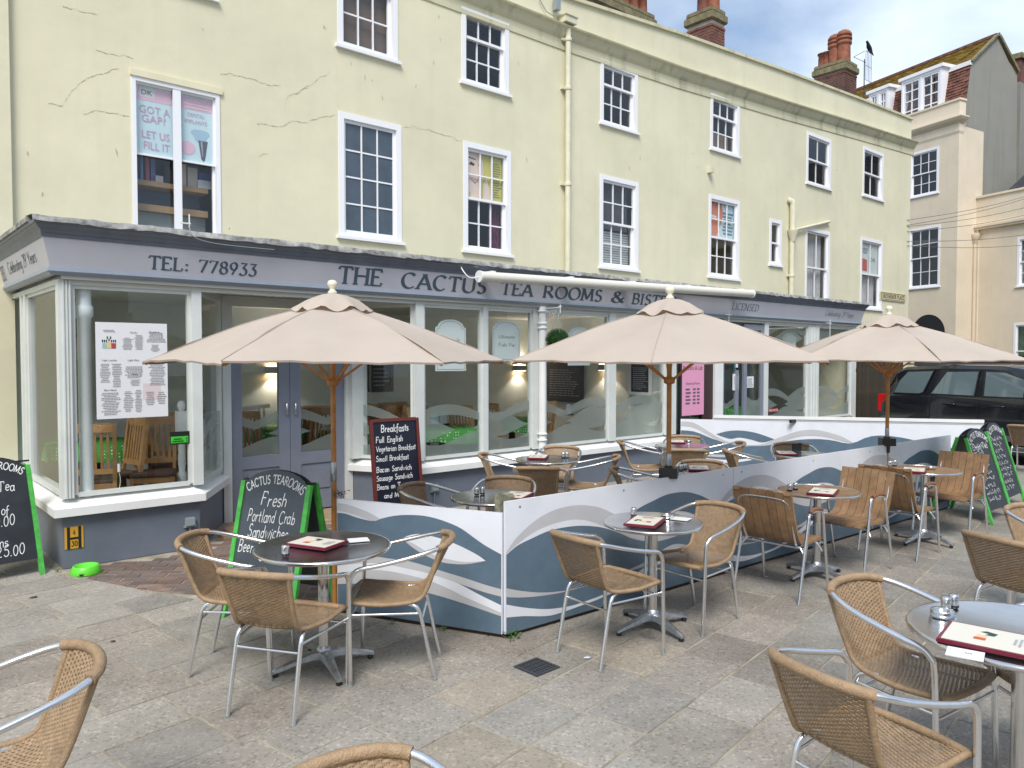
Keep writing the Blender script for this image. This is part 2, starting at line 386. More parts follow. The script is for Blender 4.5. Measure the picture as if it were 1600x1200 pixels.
# ------------------------------------------------------------------ lettering
def A_(cx, cy, rx, ry, d0, d1, n=9): return [(cx + rx * math.cos(R(d0 + (d1 - d0) * i / n)), cy + ry * math.sin(R(d0 + (d1 - d0) * i / n))) for i in range(n + 1)]
GL = {   # glyph: (advance, strokes); cap height 1, x height .58
 'A': (.80, [[(0, 0), (.36, 1)], [(.36, 1), (.74, 0)], [(.13, .34), (.6, .34)]]),
 'B': (.68, [[(.08, 0), (.08, 1)], [(.08, 1), (.3, 1)] + A_(.3, .76, .24, .24, 90, -90) + [(.08, .52)], [(.08, .52), (.32, .52)] + A_(.32, .26, .28, .26, 90, -90) + [(.08, 0)]]),
 'C': (.80, [A_(.42, .5, .38, .52, 45, 315, 16)]),
 'D': (.82, [[(.08, 0), (.08, 1)], [(.08, 1), (.3, 1)] + A_(.3, .5, .44, .5, 90, -90, 14) + [(.08, 0)]]),
 'E': (.66, [[(.08, 0), (.08, 1)], [(.08, 1), (.55, 1), (.56, .84)], [(.08, .53), (.44, .53)], [(.08, 0), (.58, 0), (.6, .18)]]),
 'F': (.62, [[(.08, 0), (.08, 1)], [(.08, 1), (.55, 1), (.56, .84)], [(.08, .53), (.44, .53)]]),
 'G': (.84, [A_(.42, .5, .38, .52, 48, 320, 16), [(.74, .1), (.74, .45)], [(.5, .45), (.78, .45)]]),
 'H': (.84, [[(.08, 0), (.08, 1)], [(.72, 0), (.72, 1)], [(.08, .52), (.72, .52)]]),
 'I': (.30, [[(.12, 0), (.12, 1)]]),
 'J': (.4, [[(.28, 1), (.28, .15)] + A_(.12, .15, .16, .2, 0, -120, 6)]),
 'K': (.76, [[(.08, 0), (.08, 1)], [(.62, 1), (.1, .45)], [(.26, .6), (.7, 0)]]),
 'L': (.62, [[(.08, 0), (.08, 1)], [(.08, 0), (.54, 0), (.57, .2)]]),
 'M': (.96, [[(.06, 0), (.12, 1)], [(.12, 1), (.45, .1)], [(.45, .1), (.78, 1)], [(.78, 1), (.86, 0)]]),
 'N': (.86, [[(.08, 0), (.08, 1)], [(.08, 1), (.74, 0)], [(.74, 0), (.74, 1)]]),
 'O': (.90, [A_(.44, .5, .4, .52, 90, 450, 22)]),
 'P': (.64, [[(.08, 0), (.08, 1)], [(.08, 1), (.3, 1)] + A_(.3, .73, .25, .27, 90, -90) + [(.08, .46)]]),
 'R': (.74, [[(.08, 0), (.08, 1)], [(.08, 1), (.3, 1)] + A_(.3, .75, .24, .25, 90, -90) + [(.08, .5)], [(.3, .5), (.7, 0)]]),
 'S': (.60, [A_(.3, .75, .2, .26, 30, 250, 10)[:-1] + A_(.28, .25, .24, .27, 80, -150, 10)]),
 'T': (.76, [[(.37, 0), (.37, 1)], [(.02, .84), (.04, 1), (.7, 1), (.72, .84)]]),
 'U': (.84, [[(.08, 1), (.08, .3)] + A_(.4, .3, .32, .32, 180, 360, 12) + [(.72, 1)]]),
 'V': (.78, [[(0, 1), (.37, 0)], [(.37, 0), (.74, 1)]]),
 'W': (1.05, [[(0, 1), (.27, 0)], [(.27, 0), (.5, .9)], [(.5, .9), (.75, 0)], [(.75, 0), (1, 1)]]),
 'Y': (.74, [[(0, 1), (.35, .48)], [(.7, 1), (.35, .48), (.35, 0)]]),
 '0': (.66, [A_(.31, .5, .25, .5, 90, 450, 18)]),
 '1': (.40, [[(.05, .8), (.2, 1), (.2, 0)]]),
 '2': (.62, [A_(.29, .74, .22, .26, 165, -30, 9) + [(.05, 0), (.56, 0)]]),
 '3': (.60, [[(.08, 1), (.5, 1), (.25, .6)] + A_(.25, .3, .26, .3, 80, -150, 10)]),
 '4': (.62, [[(.44, 0), (.44, 1), (.03, .3), (.58, .3)]]),
 '5': (.60, [[(.5, 1), (.14, 1), (.1, .6)] + A_(.27, .32, .25, .32, 115, -150, 10)]),
 '6': (.60, [[(.45, 1), (.1, .45)] + A_(.3, .28, .22, .28, 160, -200, 14)]),
 '7': (.62, [[(.04, .84), (.05, 1), (.56, 1), (.2, 0)]]),
 '8': (.62, [A_(.3, .76, .2, .24, 90, 450, 14), A_(.3, .27, .24, .27, 90, 450, 14)]),
 '9': (.62, [A_(.3, .7, .23, .3, 0, 360, 14) + [(.2, 0)]]),
 ':': (.34, [[(.14, .02), (.14, .16)], [(.14, .44), (.14, .58)]]), '.': (.26, [[(.08, .04), (.12, .07)]]),
 '-': (.4, [[(.05, .4), (.3, .4)]]), '?': (.5, [A_(.24, .76, .19, .24, 170, -60, 8) + [(.24, .3)], [(.22, .05), (.25, .08)]]),
 '&': (.86, [[(.72, 0), (.2, .66)] + A_(.31, .8, .14, .2, 200, -20, 8) + [(.14, .42)] + A_(.3, .26, .24, .26, 150, 330, 9) + [(.72, .5)]]),
 '£': (.68, [A_(.36, .76, .19, .24, 20, 180, 8) + [(.2, .3), (.04, .02), (.6, .02)], [(.06, .45), (.42, .45)]]),
 "'": (.2, [[(.1, 1), (.08, .8)]]),
 'a': (.56, [A_(.25, .27, .21, .28, 40, 340, 12), [(.46, .56), (.45, .1), (.54, 0)]]),
 'b': (.54, [[(.06, 1), (.06, 0)] , A_(.26, .27, .2, .27, 160, -180, 12)]),
 'c': (.46, [A_(.25, .28, .2, .29, 50, 310, 10)]),
 'd': (.56, [A_(.25, .27, .2, .27, 20, 340, 12), [(.46, 1), (.45, 0)]]),
 'e': (.5, [[(.06, .28), (.42, .34)] + A_(.24, .3, .19, .28, 10, 310, 11)]),
 'f': (.38, [A_(.28, .8, .13, .2, 60, 180, 5) + [(.14, -.25)], [(.02, .52), (.32, .55)]]),
 'g': (.54, [A_(.24, .3, .2, .26, 30, 330, 12), [(.44, .55), (.43, -.15)] + A_(.24, -.18, .19, .17, 0, -150, 6)]),
 'h': (.54, [[(.07, 1), (.07, 0)], [(.07, .3)] + A_(.26, .34, .18, .22, 150, 0, 6) + [(.44, 0)]]),
 'i': (.24, [[(.1, .56), (.1, 0)], [(.1, .76), (.12, .8)]]), 'j': (.26, [[(.14, .56), (.12, -.2), (0, -.3)], [(.14, .78), (.15, .8)]]),
 'k': (.5, [[(.07, 1), (.07, 0)], [(.4, .56), (.1, .26), (.44, 0)]]), 'l': (.24, [[(.1, 1), (.1, .08), (.18, 0)]]),
 'm': (.82, [[(.06, .56), (.06, 0)], [(.06, .36)] + A_(.21, .38, .15, .18, 150, 0, 5) + [(.37, 0)], [(.37, .36)] + A_(.53, .38, .15, .18, 150, 0, 5) + [(.7, 0)]]),
 'n': (.54, [[(.06, .56), (.06, 0)], [(.06, .34)] + A_(.25, .36, .18, .2, 150, 0, 6) + [(.44, 0)]]),
 'o': (.52, [A_(.25, .28, .2, .28, 90, 450, 14)]), 'p': (.54, [[(.06, .56), (.04, -.32)], A_(.26, .28, .2, .27, 160, -180, 12)]),
 'q': (.54, [A_(.25, .28, .2, .27, 20, 340, 12), [(.46, .56), (.44, -.32)]]),
 'r': (.38, [[(.07, .56), (.07, 0)], [(.07, .32), (.2, .52), (.34, .52)]]), 's': (.42, [A_(.2, .43, .14, .14, 30, 240, 7) + A_(.2, .14, .16, .15, 70, -150, 7)]),
 't': (.36, [[(.15, .85), (.15, .1), (.28, .02)], [(.02, .56), (.3, .58)]]), 'u': (.54, [[(.06, .56), (.07, .2)] + A_(.24, .2, .18, .2, 180, 360, 7) + [(.43, .56)], [(.43, .56), (.46, 0)]]),
 'v': (.48, [[(.02, .56), (.22, 0), (.44, .58)]]), 'w': (.7, [[(.02, .56), (.18, 0), (.34, .5), (.5, 0), (.66, .58)]]),
 'x': (.48, [[(.03, .56), (.42, 0)], [(.42, .56), (.03, 0)]]), 'y': (.5, [[(.04, .56), (.08, .2), (.3, .1), (.42, .3)], [(.44, .56), (.36, -.2), (.08, -.3)]]),
 'z': (.46, [[(.04, .56), (.4, .56), (.04, 0), (.42, 0)]]), ' ': (.42, []),
}
def text_w(s, gap=.08): return sum(GL[c][0] + gap for c in s) - gap
def letters(mb, s, o, u, v, h, width=None, thick=.12, thin=None, serif=False, slant=0.0, jit=0.0, gap=.08, nrm=None, lift=.002, arch=None, rs=None):
    """stroke lettering on a plane: o = left end of baseline, u,v = unit vectors, h = cap height, width = total width"""
    rs = rs or random.Random(len(s) * 7 + 3)
    o, u, v = Vector(o), Vector(u).normalized(), Vector(v).normalized()
    nrm = Vector(nrm).normalized() if nrm is not None else v.cross(u) * -1
    if nrm.length == 0: nrm = Vector((0, -1, 0))
    thin = thin if thin is not None else thick
    tw = text_w(s, gap); sx = (width / tw) if width else h
    pen = (math.cos(R(28)), math.sin(R(28)))
    x = 0; k = 0
    def put(px, py):
        if arch:
            rad, cx = arch; a = (px * sx - cx) / rad
            return o + u * (cx + (rad + py * h) * math.sin(a)) + v * ((rad + py * h) * math.cos(a) - rad)
        return o + u * ((px + slant * py) * sx) + v * (py * h)
    for ch in s:
        adv, strokes = GL.get(ch, GL[' '])
        jx, jy, js = (rs.uniform(-jit, jit), rs.uniform(-jit, jit), 1 + rs.uniform(-jit, jit))
        for st in strokes:
            pts = [(x + jx + a * js, jy + b * js) for a, b in st]
            L_, R_ = [], []
            n = len(pts)
            for i in range(n):
                a, b = pts[max(i - 1, 0)], pts[min(i + 1, n - 1)]
                dx, dy = (b[0] - a[0]), (b[1] - a[1]); d = math.hypot(dx, dy) or 1; dx /= d; dy /= d
                wd = thin + (thick - thin) * abs(dx * pen[1] - dy * pen[0]) ** 1.3
                ex = 0
                if thick == thin and n > 1: ex = wd * .35 * (-1 if i == 0 else 1 if i == n - 1 else 0)
                cxp, cyp = pts[i][0] + dx * ex, pts[i][1] + dy * ex
                L_.append(put(cxp - dy * wd / 2, cyp + dx * wd / 2)); R_.append(put(cxp + dy * wd / 2, cyp - dx * wd / 2))
            lf = nrm * (lift + .00025 * (k % 5)); k += 1
            vs = [p + lf for p in L_] + [p + lf for p in R_]
            mb.add(vs, [(i, i + 1, n + i + 1, n + i) for i in range(n - 1)], False)
            if serif:
                for (a, b) in (pts[0], pts[-1]):
                    bb = b
                    if (abs(bb) < .02 or abs(bb - 1) < .02) and n == 2 and abs(pts[0][1] - pts[1][1]) > .5:
                        q = .5 * thin; wS = .15
                        lf = nrm * (lift + .00025 * (k % 5)); k += 1
                        e = [put(a - wS, bb - q), put(a + wS, bb - q), put(a + wS, bb + q), put(a - wS, bb + q)]
                        mb.add([p + lf for p in e], [(0, 1, 2, 3)], False)
        x += adv + gap
    return mb
_tc = {}
def sans(name, s, o, u, v, h, width, m, parent, lift=.002):
    """plain printed lettering from the built-in typeface, laid on a plane"""
    cd = bpy.data.curves.new('letters', 'FONT'); cd.body = s; cd.resolution_u = 2
    ob = bpy.data.objects.new('letters', cd); COL.objects.link(ob)
    bpy.context.view_layer.update()
    me = bpy.data.meshes.new_from_object(ob.evaluated_get(bpy.context.evaluated_depsgraph_get()))
    bpy.data.objects.remove(ob); bpy.data.curves.remove(cd)
    xs = [q.co.x for q in me.vertices]; ys = [q.co.y for q in me.vertices]
    x0, x1, y0, y1 = min(xs), max(xs), min(ys), max(ys)
    u, v = Vector(u).normalized(), Vector(v).normalized(); nn = u.cross(v)
    for q in me.vertices:
        q.co = Vector(o) + u * ((q.co.x - x0) / (x1 - x0) * width) + v * ((q.co.y - y0) / (y1 - y0) * h) + nn * lift
    me.materials.clear(); me.materials.append(m)
    ob = bpy.data.objects.new(name, me); COL.objects.link(ob)
    if parent:
        setparent(ob, parent)
    return ob
def dashes(mb, o, u, v, w, h, rows, rs, align=.5, fill=.55):
    """rows of tiny unreadable print"""
    u, v = Vector(u).normalized(), Vector(v).normalized(); nn = u.cross(v); rh = h / rows
    for i in range(rows):
        tot = w * rs.uniform(.55, 1); x = (w - tot) * align
        y = h - (i + 1) * rh
        while x < (w - tot) * align + tot:
            d = w * rs.uniform(.05, .16)
            a = Vector(o) + u * x + v * y + nn * .0016
            mb.add([a, a + u * d, a + u * d + v * rh * fill, a + v * rh * fill], [(0, 1, 2, 3)], False)
            x += d + w * .025
# ------------------------------------------------------------------ ground and paving
SL_ANG = R(8.5)
SU = Vector((math.cos(SL_ANG), math.sin(SL_ANG), 0)); SV = Vector((-math.sin(SL_ANG), math.cos(SL_ANG), 0))
gm = mat('mortar sand joints', (.22, .19, .14), .95, col2=(.42, .375, .29), vscale=5, bump=.4, bscale=90)
g = MB(); g.add([(-60, -60, -.0055), (14.9, -60, -.0055), (14.9, 60, -.0055), (-60, 60, -.0055)], [(0, 1, 2, 3)])
tag(g.build('ground', gm), kind='structure')
am = mat('asphalt', (.05, .05, .052), .9, vary=.3, vscale=20, bump=.4, bscale=120)
g = MB(); g.add([(14.9, -60, -.11), (400, -400, -.11), (400, 400, -.11), (14.9, 60, -.11)], [(0, 1, 2, 3)])
g.add([(-400, -400, -.115), (14.9, -400, -.115), (14.9, -60, -.115), (-400, -60, -.115)], [(0, 1, 2, 3)])
tag(g.build('road', am), kind='structure')
kb = empty('kerb', kind='structure')
km = mat('kerb stone', (.30, .28, .25), .9, vary=.15, bump=.4, objvar=.1)
kmsh = None
for i in range(14):
    if kmsh is None:
        mbk = MB().box((0, 0, -.12), (.14, .895, 0)); kmsh = mbk.build('kerb_stone', km, kb, loc=(14.76, -4, .004))
    else: inst(kmsh, kb, (14.76, -4 + .9 * i, .004))

def slabmat(name, c, sp):
    m = mat(name, c, .88)
    t, b, n, l = nodes_of(m)
    ge = n('ShaderNodeNewGeometry')
    no = n('ShaderNodeTexNoise'); no.inputs['Scale'].default_value = 3.0; no.inputs['Detail'].default_value = 6; no.inputs['Roughness'].default_value = .65; l(ge.outputs['Position'], no.inputs['Vector'])
    r = n('ShaderNodeValToRGB'); r.color_ramp.elements[0].position = .3; r.color_ramp.elements[1].position = .72
    r.color_ramp.elements[0].color = (*[x * .82 for x in c], 1); r.color_ramp.elements[1].color = (*[x * 1.12 for x in c], 1); l(no.outputs['Fac'], r.inputs[0])
    oi = n('ShaderNodeObjectInfo'); h = n('ShaderNodeHueSaturation'); mr = n('ShaderNodeMapRange'); mr.inputs['To Min'].default_value = .87; mr.inputs['To Max'].default_value = 1.10
    l(oi.outputs['Random'], mr.inputs[0]); l(mr.outputs[0], h.inputs['Value']); l(r.outputs[0], h.inputs['Color'])
    v1 = n('ShaderNodeTexVoronoi'); v1.inputs['Scale'].default_value = 75; l(ge.outputs['Position'], v1.inputs['Vector'])
    s1 = n('ShaderNodeSeparateColor'); l(v1.outputs['Color'], s1.inputs[0])
    rr = n('ShaderNodeValToRGB'); e = rr.color_ramp.elements; e[0].position = 0; e[0].color = (.16, .14, .125, 1); e[1].position = 1; e[1].color = (.95, .9, .82, 1)
    for p, cc in ((.13, (.16, .14, .125, 1)), (.16, (.5, .5, .5, 1)), (.88, (.5, .5, .5, 1)), (.92, (.95, .9, .82, 1))):
        q = e.new(p); q.color = cc
    l(s1.outputs[0], rr.inputs[0])
    ov = n('ShaderNodeMix'); ov.data_type = 'RGBA'; ov.blend_type = 'OVERLAY'; ov.inputs['Factor'].default_value = sp
    l(h.outputs[0], ov.inputs['A']); l(rr.outputs[0], ov.inputs['B'])
    # stains
    sn = n('ShaderNodeTexNoise'); sn.inputs['Scale'].default_value = 1.1; sn.inputs['Detail'].default_value = 7; l(ge.outputs['Position'], sn.inputs['Vector'])
    sr = n('ShaderNodeValToRGB'); sr.color_ramp.elements[0].position = .50; sr.color_ramp.elements[1].position = .72; sr.color_ramp.elements[0].color = (1, 1, 1, 1); sr.color_ramp.elements[1].color = (.74, .72, .70, 1)
    l(sn.outputs['Fac'], sr.inputs[0]); mm = n('ShaderNodeMix'); mm.data_type = 'RGBA'; mm.blend_type = 'MULTIPLY'; mm.inputs['Factor'].default_value = 1
    l(ov.outputs['Result'], mm.inputs['A']); l(sr.outputs[0], mm.inputs['B'])
    l(mm.outputs['Result'], b.inputs['Base Color'])
    bn = n('ShaderNodeTexNoise'); bn.inputs['Scale'].default_value = 110; bn.inputs['Detail'].default_value = 4; l(ge.outputs['Position'], bn.inputs['Vector'])
    bp = n('ShaderNodeBump'); bp.inputs['Strength'].default_value = .5; bp.inputs['Distance'].default_value = .004; l(bn.outputs['Fac'], bp.inputs['Height']); l(bp.outputs[0], b.inputs['Normal'])
    return m
SM = [slabmat('grey aggregate slab', (.318, .294, .256), .34), slabmat('brown aggregate slab', (.302, .273, .236), .36), slabmat('blue grey slab', (.285, .272, .24), .3), slabmat('sandy slab', (.345, .305, .245), .3), slabmat('pale slab', (.32, .298, .262), .25), slabmat('dark brown slab', (.262, .238, .205), .36), slabmat('dark grey slab', (.258, .245, .218), .33)]
pv = empty('pavement', kind='structure')
# outline of the brick paved forecourt; slabs keep clear of it
BR = [G(139, 905), G(230, 922), G(309, 929), G(400, 932), G(470, 945), Vector((2.70, 4.86, 0))]
def in_forecourt(p):
    if p.x < 1.42: return p.y > 9.7
    if p.x > 3.0: return p.y > 7.36 or (p.x < 4.3 and p.y > 5.2 + (p.x - 3) * .5)
    best = None
    for a, b in zip(BR, BR[1:]):
        if (a.x <= p.x <= b.x): best = a.y + (b.y - a.y) * (p.x - a.x) / (b.x - a.x)
    if best is None: best = BR[0].y if p.x < BR[0].x else 4.8
    return p.y > best
def clip_poly(poly, a, b):
    """keep the part left of a->b"""
    o = []; d = b - a
    side = lambda p: d.x * (p.y - a.y) - d.y * (p.x - a.x)
    for i in range(len(poly)):
        p, q = poly[i - 1], poly[i]; sp, sq = side(p), side(q)
        if sp * sq < 0: t = sp / (sp - sq); o.append(p + (q - p) * t)
        if sq >= 0: o.append(q)
    return o
slabs = []
ROW = .365
rs = random.Random(21)
j0 = -3
for j in range(-14, 26):
    y0 = j * ROW + .02; x = -6 + rs.uniform(0, .5)
    while x < 16:
        ln = rs.choice((.39, .45, .52, .6, .6)); a = SU * x + SV * y0
        mid = a + SU * ln / 2 + SV * ROW / 2
        if -1 < mid.x < 14.6 and -1.2 < mid.y < (7.6 if mid.x > 1.3 else 9.8):
            slabs.append((a, ln, mid))
        x += ln
def put_slab(mb, a, ln, c, gap=.007, h=.02, tilt=None):
    q = [a + SU * gap + SV * gap, a + SU * (ln - gap) + SV * gap, a + SU * (ln - gap) + SV * (ROW - gap), a + SU * gap + SV * (ROW - gap)]
    return q
def seen(p):
    d = p - C0; k = d.dot(FW)
    if k < .6: return False
    x = 800 + F_PX * d.dot(RT) / k; y = 600 - F_PX * d.dot(UP) / k
    return -120 < x < 1720 and 560 < y < 1330
items = []
for a, ln, mid in slabs:
    q = put_slab(None, a, ln, None)
    if all(in_forecourt(p) for p in q): continue
    if any(in_forecourt(p) for p in q):
        for s0, s1 in zip(BR, BR[1:]):
            if min(p.x for p in q) < s1.x and max(p.x for p in q) > s0.x and mid.x < 3: q = clip_poly(q, s1, s0)
            if len(q) < 3: break
        if mid.x >= 3: q = [p for p in q]
        if mid.x < 1.42: pass
        if len(q) < 3: continue
    items.append((q, mid))
items = [it for it in items if -2 < it[1].x]
# the gully grate sits in the slabs: leave its square free
GC = Vector((3.03, 3.23, 0))
vis = [it for it in items if seen(it[1]) and not (it[1].y > 3.9 and 3.4 < it[1].x < 9.8)]
vis.sort(key=lambda it: (it[1] - C0).length)
top = vis[:290]; rest_ = [it for it in items if it not in top]
for q, mid in top:
    mb = MB(); c = sum((p for p in q), Vector()) / len(q)
    dz = rs.uniform(-.0022, .0022); tx, ty = rs.uniform(-.004, .004), rs.uniform(-.004, .004)
    n = len(q); e = .004
    T = [Vector(((p - c).x, (p - c).y, dz + tx * (p - c).x + ty * (p - c).y)) for p in q]
    up = [Vector((p.x, p.y, p.z - e)) for p in T]; inn = [Vector((p.x * (1 - e / max(.05, p.length)), p.y * (1 - e / max(.05, p.length)), p.z)) for p in T]
    bt = [Vector((p.x, p.y, -.03)) for p in T]
    vs = inn + up + bt
    fs = [tuple(range(n))] + [(i, n + i, n + (i + 1) % n, (i + 1) % n) for i in range(n)] + [(n + i, 2 * n + i, 2 * n + (i + 1) % n, n + (i + 1) % n) for i in range(n)]
    mb.add(vs, fs, False)
    r_ = rs.random()
    if (mid - Vector((2.75, 3.05, 0))).length < .22: mm_ = SM[3]
    elif mid.x > 3.9 and mid.y > 1.6 - (mid.x - 3.9) * .6: mm_ = SM[5] if r_ < .45 else SM[6] if r_ < .65 else SM[1] if r_ < .85 else SM[2]  # right of centre, mostly the darker slab colours
    elif mid.x < 1.8: mm_ = SM[4] if r_ < .3 else SM[1] if r_ < .6 else SM[0]
    else: mm_ = SM[0] if r_ < .45 else SM[1] if r_ < .65 else SM[2] if r_ < .83 else SM[6] if r_ < .95 else SM[3]
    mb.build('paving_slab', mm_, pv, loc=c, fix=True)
mb = MB()
for q, mid in rest_:
    n = len(q); T = [Vector((p.x, p.y, 0)) for p in q]; bt = [Vector((p.x, p.y, -.03)) for p in q]
    mb.add(T + bt, [tuple(range(n))] + [(i, n + i, n + (i + 1) % n, (i + 1) % n) for i in range(n)], False)
tag(mb.build('paving_slab', SM[0], pv, fix=True), kind='stuff')
# brick forecourt: pavers in basket courses
bm_ = mat('brick paver', (.20, .135, .108), .85, vary=.25, vscale=6, bump=.4, bscale=80, objvar=.25)
bm2 = mat('dark brick paver', (.18, .138, .12), .85, vary=.25, vscale=6, bump=.4, bscale=80, objvar=.25)
fo = empty('forecourt', kind='structure')
bms = [MB().box((.004, .004, -.03), (.206, .099, .0)).build('brick_paver', m_, fo, loc=(50, 50, 0), bevel=.004) for m_ in (bm_, bm2)]
ang = R(-38); bu = Vector((math.cos(ang), math.sin(ang), 0)); bv = Vector((-math.sin(ang), math.cos(ang), 0)); cnt = 0
proto_used = [False, False]; cand = []; edge = []
for i in range(-60, 60):
    for j in range(-80, 80):
        p = Vector((2.2, 6.2, 0)) + bu * (i * .21 + (j % 2) * .105) + bv * (j * .103)
        cc = p + bu * .1 + bv * .05
        cor = [p + bu * (a * .205) + bv * (b * .1) for a, b in ((0, 0), (1, 0), (1, 1), (0, 1))]
        lim = [(q.y < 7.42 + max(0, cc.x - 2.6) * 1.6) and q.y < 8.1 for q in cor]; inn = [in_forecourt(q) for q in cor]
        if not (1.45 < cc.x < 4.2 and 4.9 < cc.y < 7.95 and all(lim)): continue
        if all(inn): cand.append((cc.length, p))
        elif any(inn) and cc.x < 2.75: edge.append(cor)
cand.sort(key=lambda t: t[0])
for k, (d, p) in enumerate(cand[:296]):
    w_ = 0 if rs.random() < .6 else 1
    if not proto_used[w_]:
        proto_used[w_] = True; o = bms[w_]; o.location = p
    else: o = inst(bms[w_], fo, p)
    o.rotation_euler = (rs.uniform(-.008, .008), rs.uniform(-.008, .008), ang); o.location.z = rs.uniform(-.003, .002)
for cor in edge:      # bricks cut to the curved border
    q = [v * 1 for v in cor]; ctr = sum(cor, Vector()) / 4; q = [ctr + (v - ctr) * .96 for v in q]
    for s0, s1 in zip(BR, BR[1:]):
        if s0.x - .12 <= ctr.x <= s1.x + .12 and len(q) > 2: q = clip_poly(q, s1, s0) if (s1 - s0).x < 0 else clip_poly(q, s0, s1)
    if len(q) < 3: continue
    n = len(q); MB().add([Vector((v.x, v.y, -.001)) for v in q] + [Vector((v.x, v.y, -.03)) for v in q], [tuple(range(n))] + [(i, n + i, n + (i + 1) % n, (i + 1) % n) for i in range(n)], False).build('cut_brick', bm_ if rs.random() < .6 else bm2, fo, fix=True)
if len(cand) > 296:
    mb = MB()
    for d, p in cand[296:]:
        M_ = Matrix.Translation(p) @ Matrix.Rotation(ang, 4, 'Z'); mb.box((.004, .004, -.03), (.206, .099, -.001), M_)
    tag(mb.build('brick_paver', bm_, fo), kind='stuff')
# doorstep of buff tiles
ds = empty('doorstep', kind='structure'); tm = mat('buff quarry tile', (.36, .25, .16), .7, vary=.15, objvar=.12)
for i in range(6):
    for j in range(4):
        if j * .16 + 7.62 > 7.4 + 1.6 * 0 and 3.0 - (j * .0) > 0:
            x0 = 2.98 + i * .3 - (0 if j % 2 else .12); MB().box((0, 0, -.02), (.29, .15, .02)).build('floor_tile', tm, ds, loc=(x0, 7.60 + j * .157, .012))
# gully grate
t = empty('gully_grate', 'square black iron drain grate set in the paving beside the barrier corner', 'drain grate', (GC.x, GC.y, .002), SL_ANG - R(6))
mb = MB(); s_ = .095
for a, b in (((-s_, -s_), (s_, -s_ + .014)), ((-s_, s_ - .014), (s_, s_)), ((-s_, -s_ + .014), (-s_ + .014, s_ - .014)), ((s_ - .014, -s_ + .014), (s_, s_ - .014))):
    mb.box((a[0], a[1], -.002), (b[0], b[1], .006))
mb.build('frame', mat('cast iron', (.07, .075, .085), .6, .4), t)
mb = MB()
for i in range(7):
    x_ = -.075 + i * .022; mb.box((x_, -s_ + .014, -.002), (x_ + .009, s_ - .014, .004))
for i in range(4):
    y_ = -.065 + i * .038; mb.box((-s_ + .014, y_, -.002), (s_ - .014, y_ + .008, .0035))
mb.build('grid', MATS['cast iron'], t)
MB().box((-s_, -s_, -.004), (s_, s_, -.0025)).build('sump', M_dark, t)
for nm, lab, px, py, m_, sz in (('dead_leaf', 'small brown dead leaf on the paving near the left blackboard', 52, 934, mat('dead leaf', (.10, .06, .035), .8), .03), ('paper_scrap', 'small pale paper scrap on the paving below the small round table', 918, 1028, M_paper, .03), ('dead_leaf', 'tiny dead leaf on the paving left of the front table', 176, 1003, MATS.get('dead leaf') or M_dark, .018), ('cigarette_end', 'pale cigarette end on the paving under the first teak chair', 1198, 902, M_paper, .022)):
    p = G(px, py); t = empty(nm, lab, 'litter', (p.x, p.y, 0)); mb = MB(); k_ = 7
    P = [Vector((sz * math.cos(math.tau * i / k_) * (1 + .2 * math.sin(i * 3)), sz * .55 * math.sin(math.tau * i / k_), .003 + .005 * abs(math.sin(i * 2)))) for i in range(k_)]
    mb.add([(0, 0, .002)] + P + [q - Vector((0, 0, .0015)) for q in P], [(0, 1 + i, 1 + (i + 1) % k_) for i in range(k_)] + [(1 + i, 1 + k_ + i, 1 + k_ + (i + 1) % k_, 1 + (i + 1) % k_) for i in range(k_)], True).build('body', m_, t)
# ------------------------------------------------------------------ the cream-yellow terrace
YW = 9.7
ST = stucco('pale yellow render', (.70, .664, .485), (.54, .515, .36), .24)
ST2 = stucco('pale cream render', (.70, .61, .475), (.55, .47, .37), .2, chips=False)
ST3 = stucco('grey cement render', (.26, .255, .225), (.15, .155, .115), .45, chips=False)
bld = empty('yellow_building', 'long three storey pale yellow rendered terrace with white sash windows above the tea rooms', 'building', (4, YW, 0))
def wall_holes(x0, x1, z0, z1, holes, y, rev=.14, axis=None):
    """vertical wall in the plane y with rectangular holes and reveals; axis maps (s, depth, z) to world"""
    mp_ = axis or (lambda s, d, z: (s, y + d, z))
    xs = sorted({x0, x1} | {h[0] for h in holes} | {h[1] for h in holes}); zs = sorted({z0, z1} | {h[2] for h in holes} | {h[3] for h in holes})
    mb = MB()
    for a, b in zip(xs, xs[1:]):
        if a < x0 or b > x1: continue
        col = [h for h in holes if h[0] <= a and h[1] >= b]; run = None
        for c, d in zip(zs, zs[1:]):
            cov = any(h[2] <= c and h[3] >= d for h in col)
            if not cov and run is None: run = c
            if (cov or d == zs[-1]) and run is not None:
                e = c if cov else d
                mb.add([mp_(a, 0, run), mp_(b, 0, run), mp_(b, 0, e), mp_(a, 0, e)], [(0, 1, 2, 3)]); run = None
    for a, b, c, d in holes:
        q = [mp_(a, 0, c), mp_(b, 0, c), mp_(b, 0, d), mp_(a, 0, d)]; k = [mp_(a, rev, c), mp_(b, rev, c), mp_(b, rev, d), mp_(a, rev, d)]
        mb.add(q + k, [(0, 4, 5, 1), (1, 5, 6, 2), (2, 6, 7, 3), (3, 7, 4, 0)])
    return mb
WIN = []   # (x0,x1,z0,z1,cols,rowsTop,rowsBot,kind)
def wrect(L_, R_, tl, tr, bl, br):
    a, b, c, d = W(L_, tl, YW), W(R_, tr, YW), W(L_, bl, YW), W(R_, br, YW)
    return ((a.x + c.x) / 2, (b.x + d.x) / 2, (c.z + d.z) / 2, (a.z + b.z) / 2)
def addw(r, cols, rt_, rb, kind='', z0=None, z1=None):
    r = list(r)
    if z0 is not None: r[2] = z0
    if z1 is not None: r[3] = z1
    WIN.append((*r, cols, rt_, rb, kind))
addw(wrect(206, 344, 118, 148, 345, 355), 2, 1, 1, 'dental', z0=3.22)
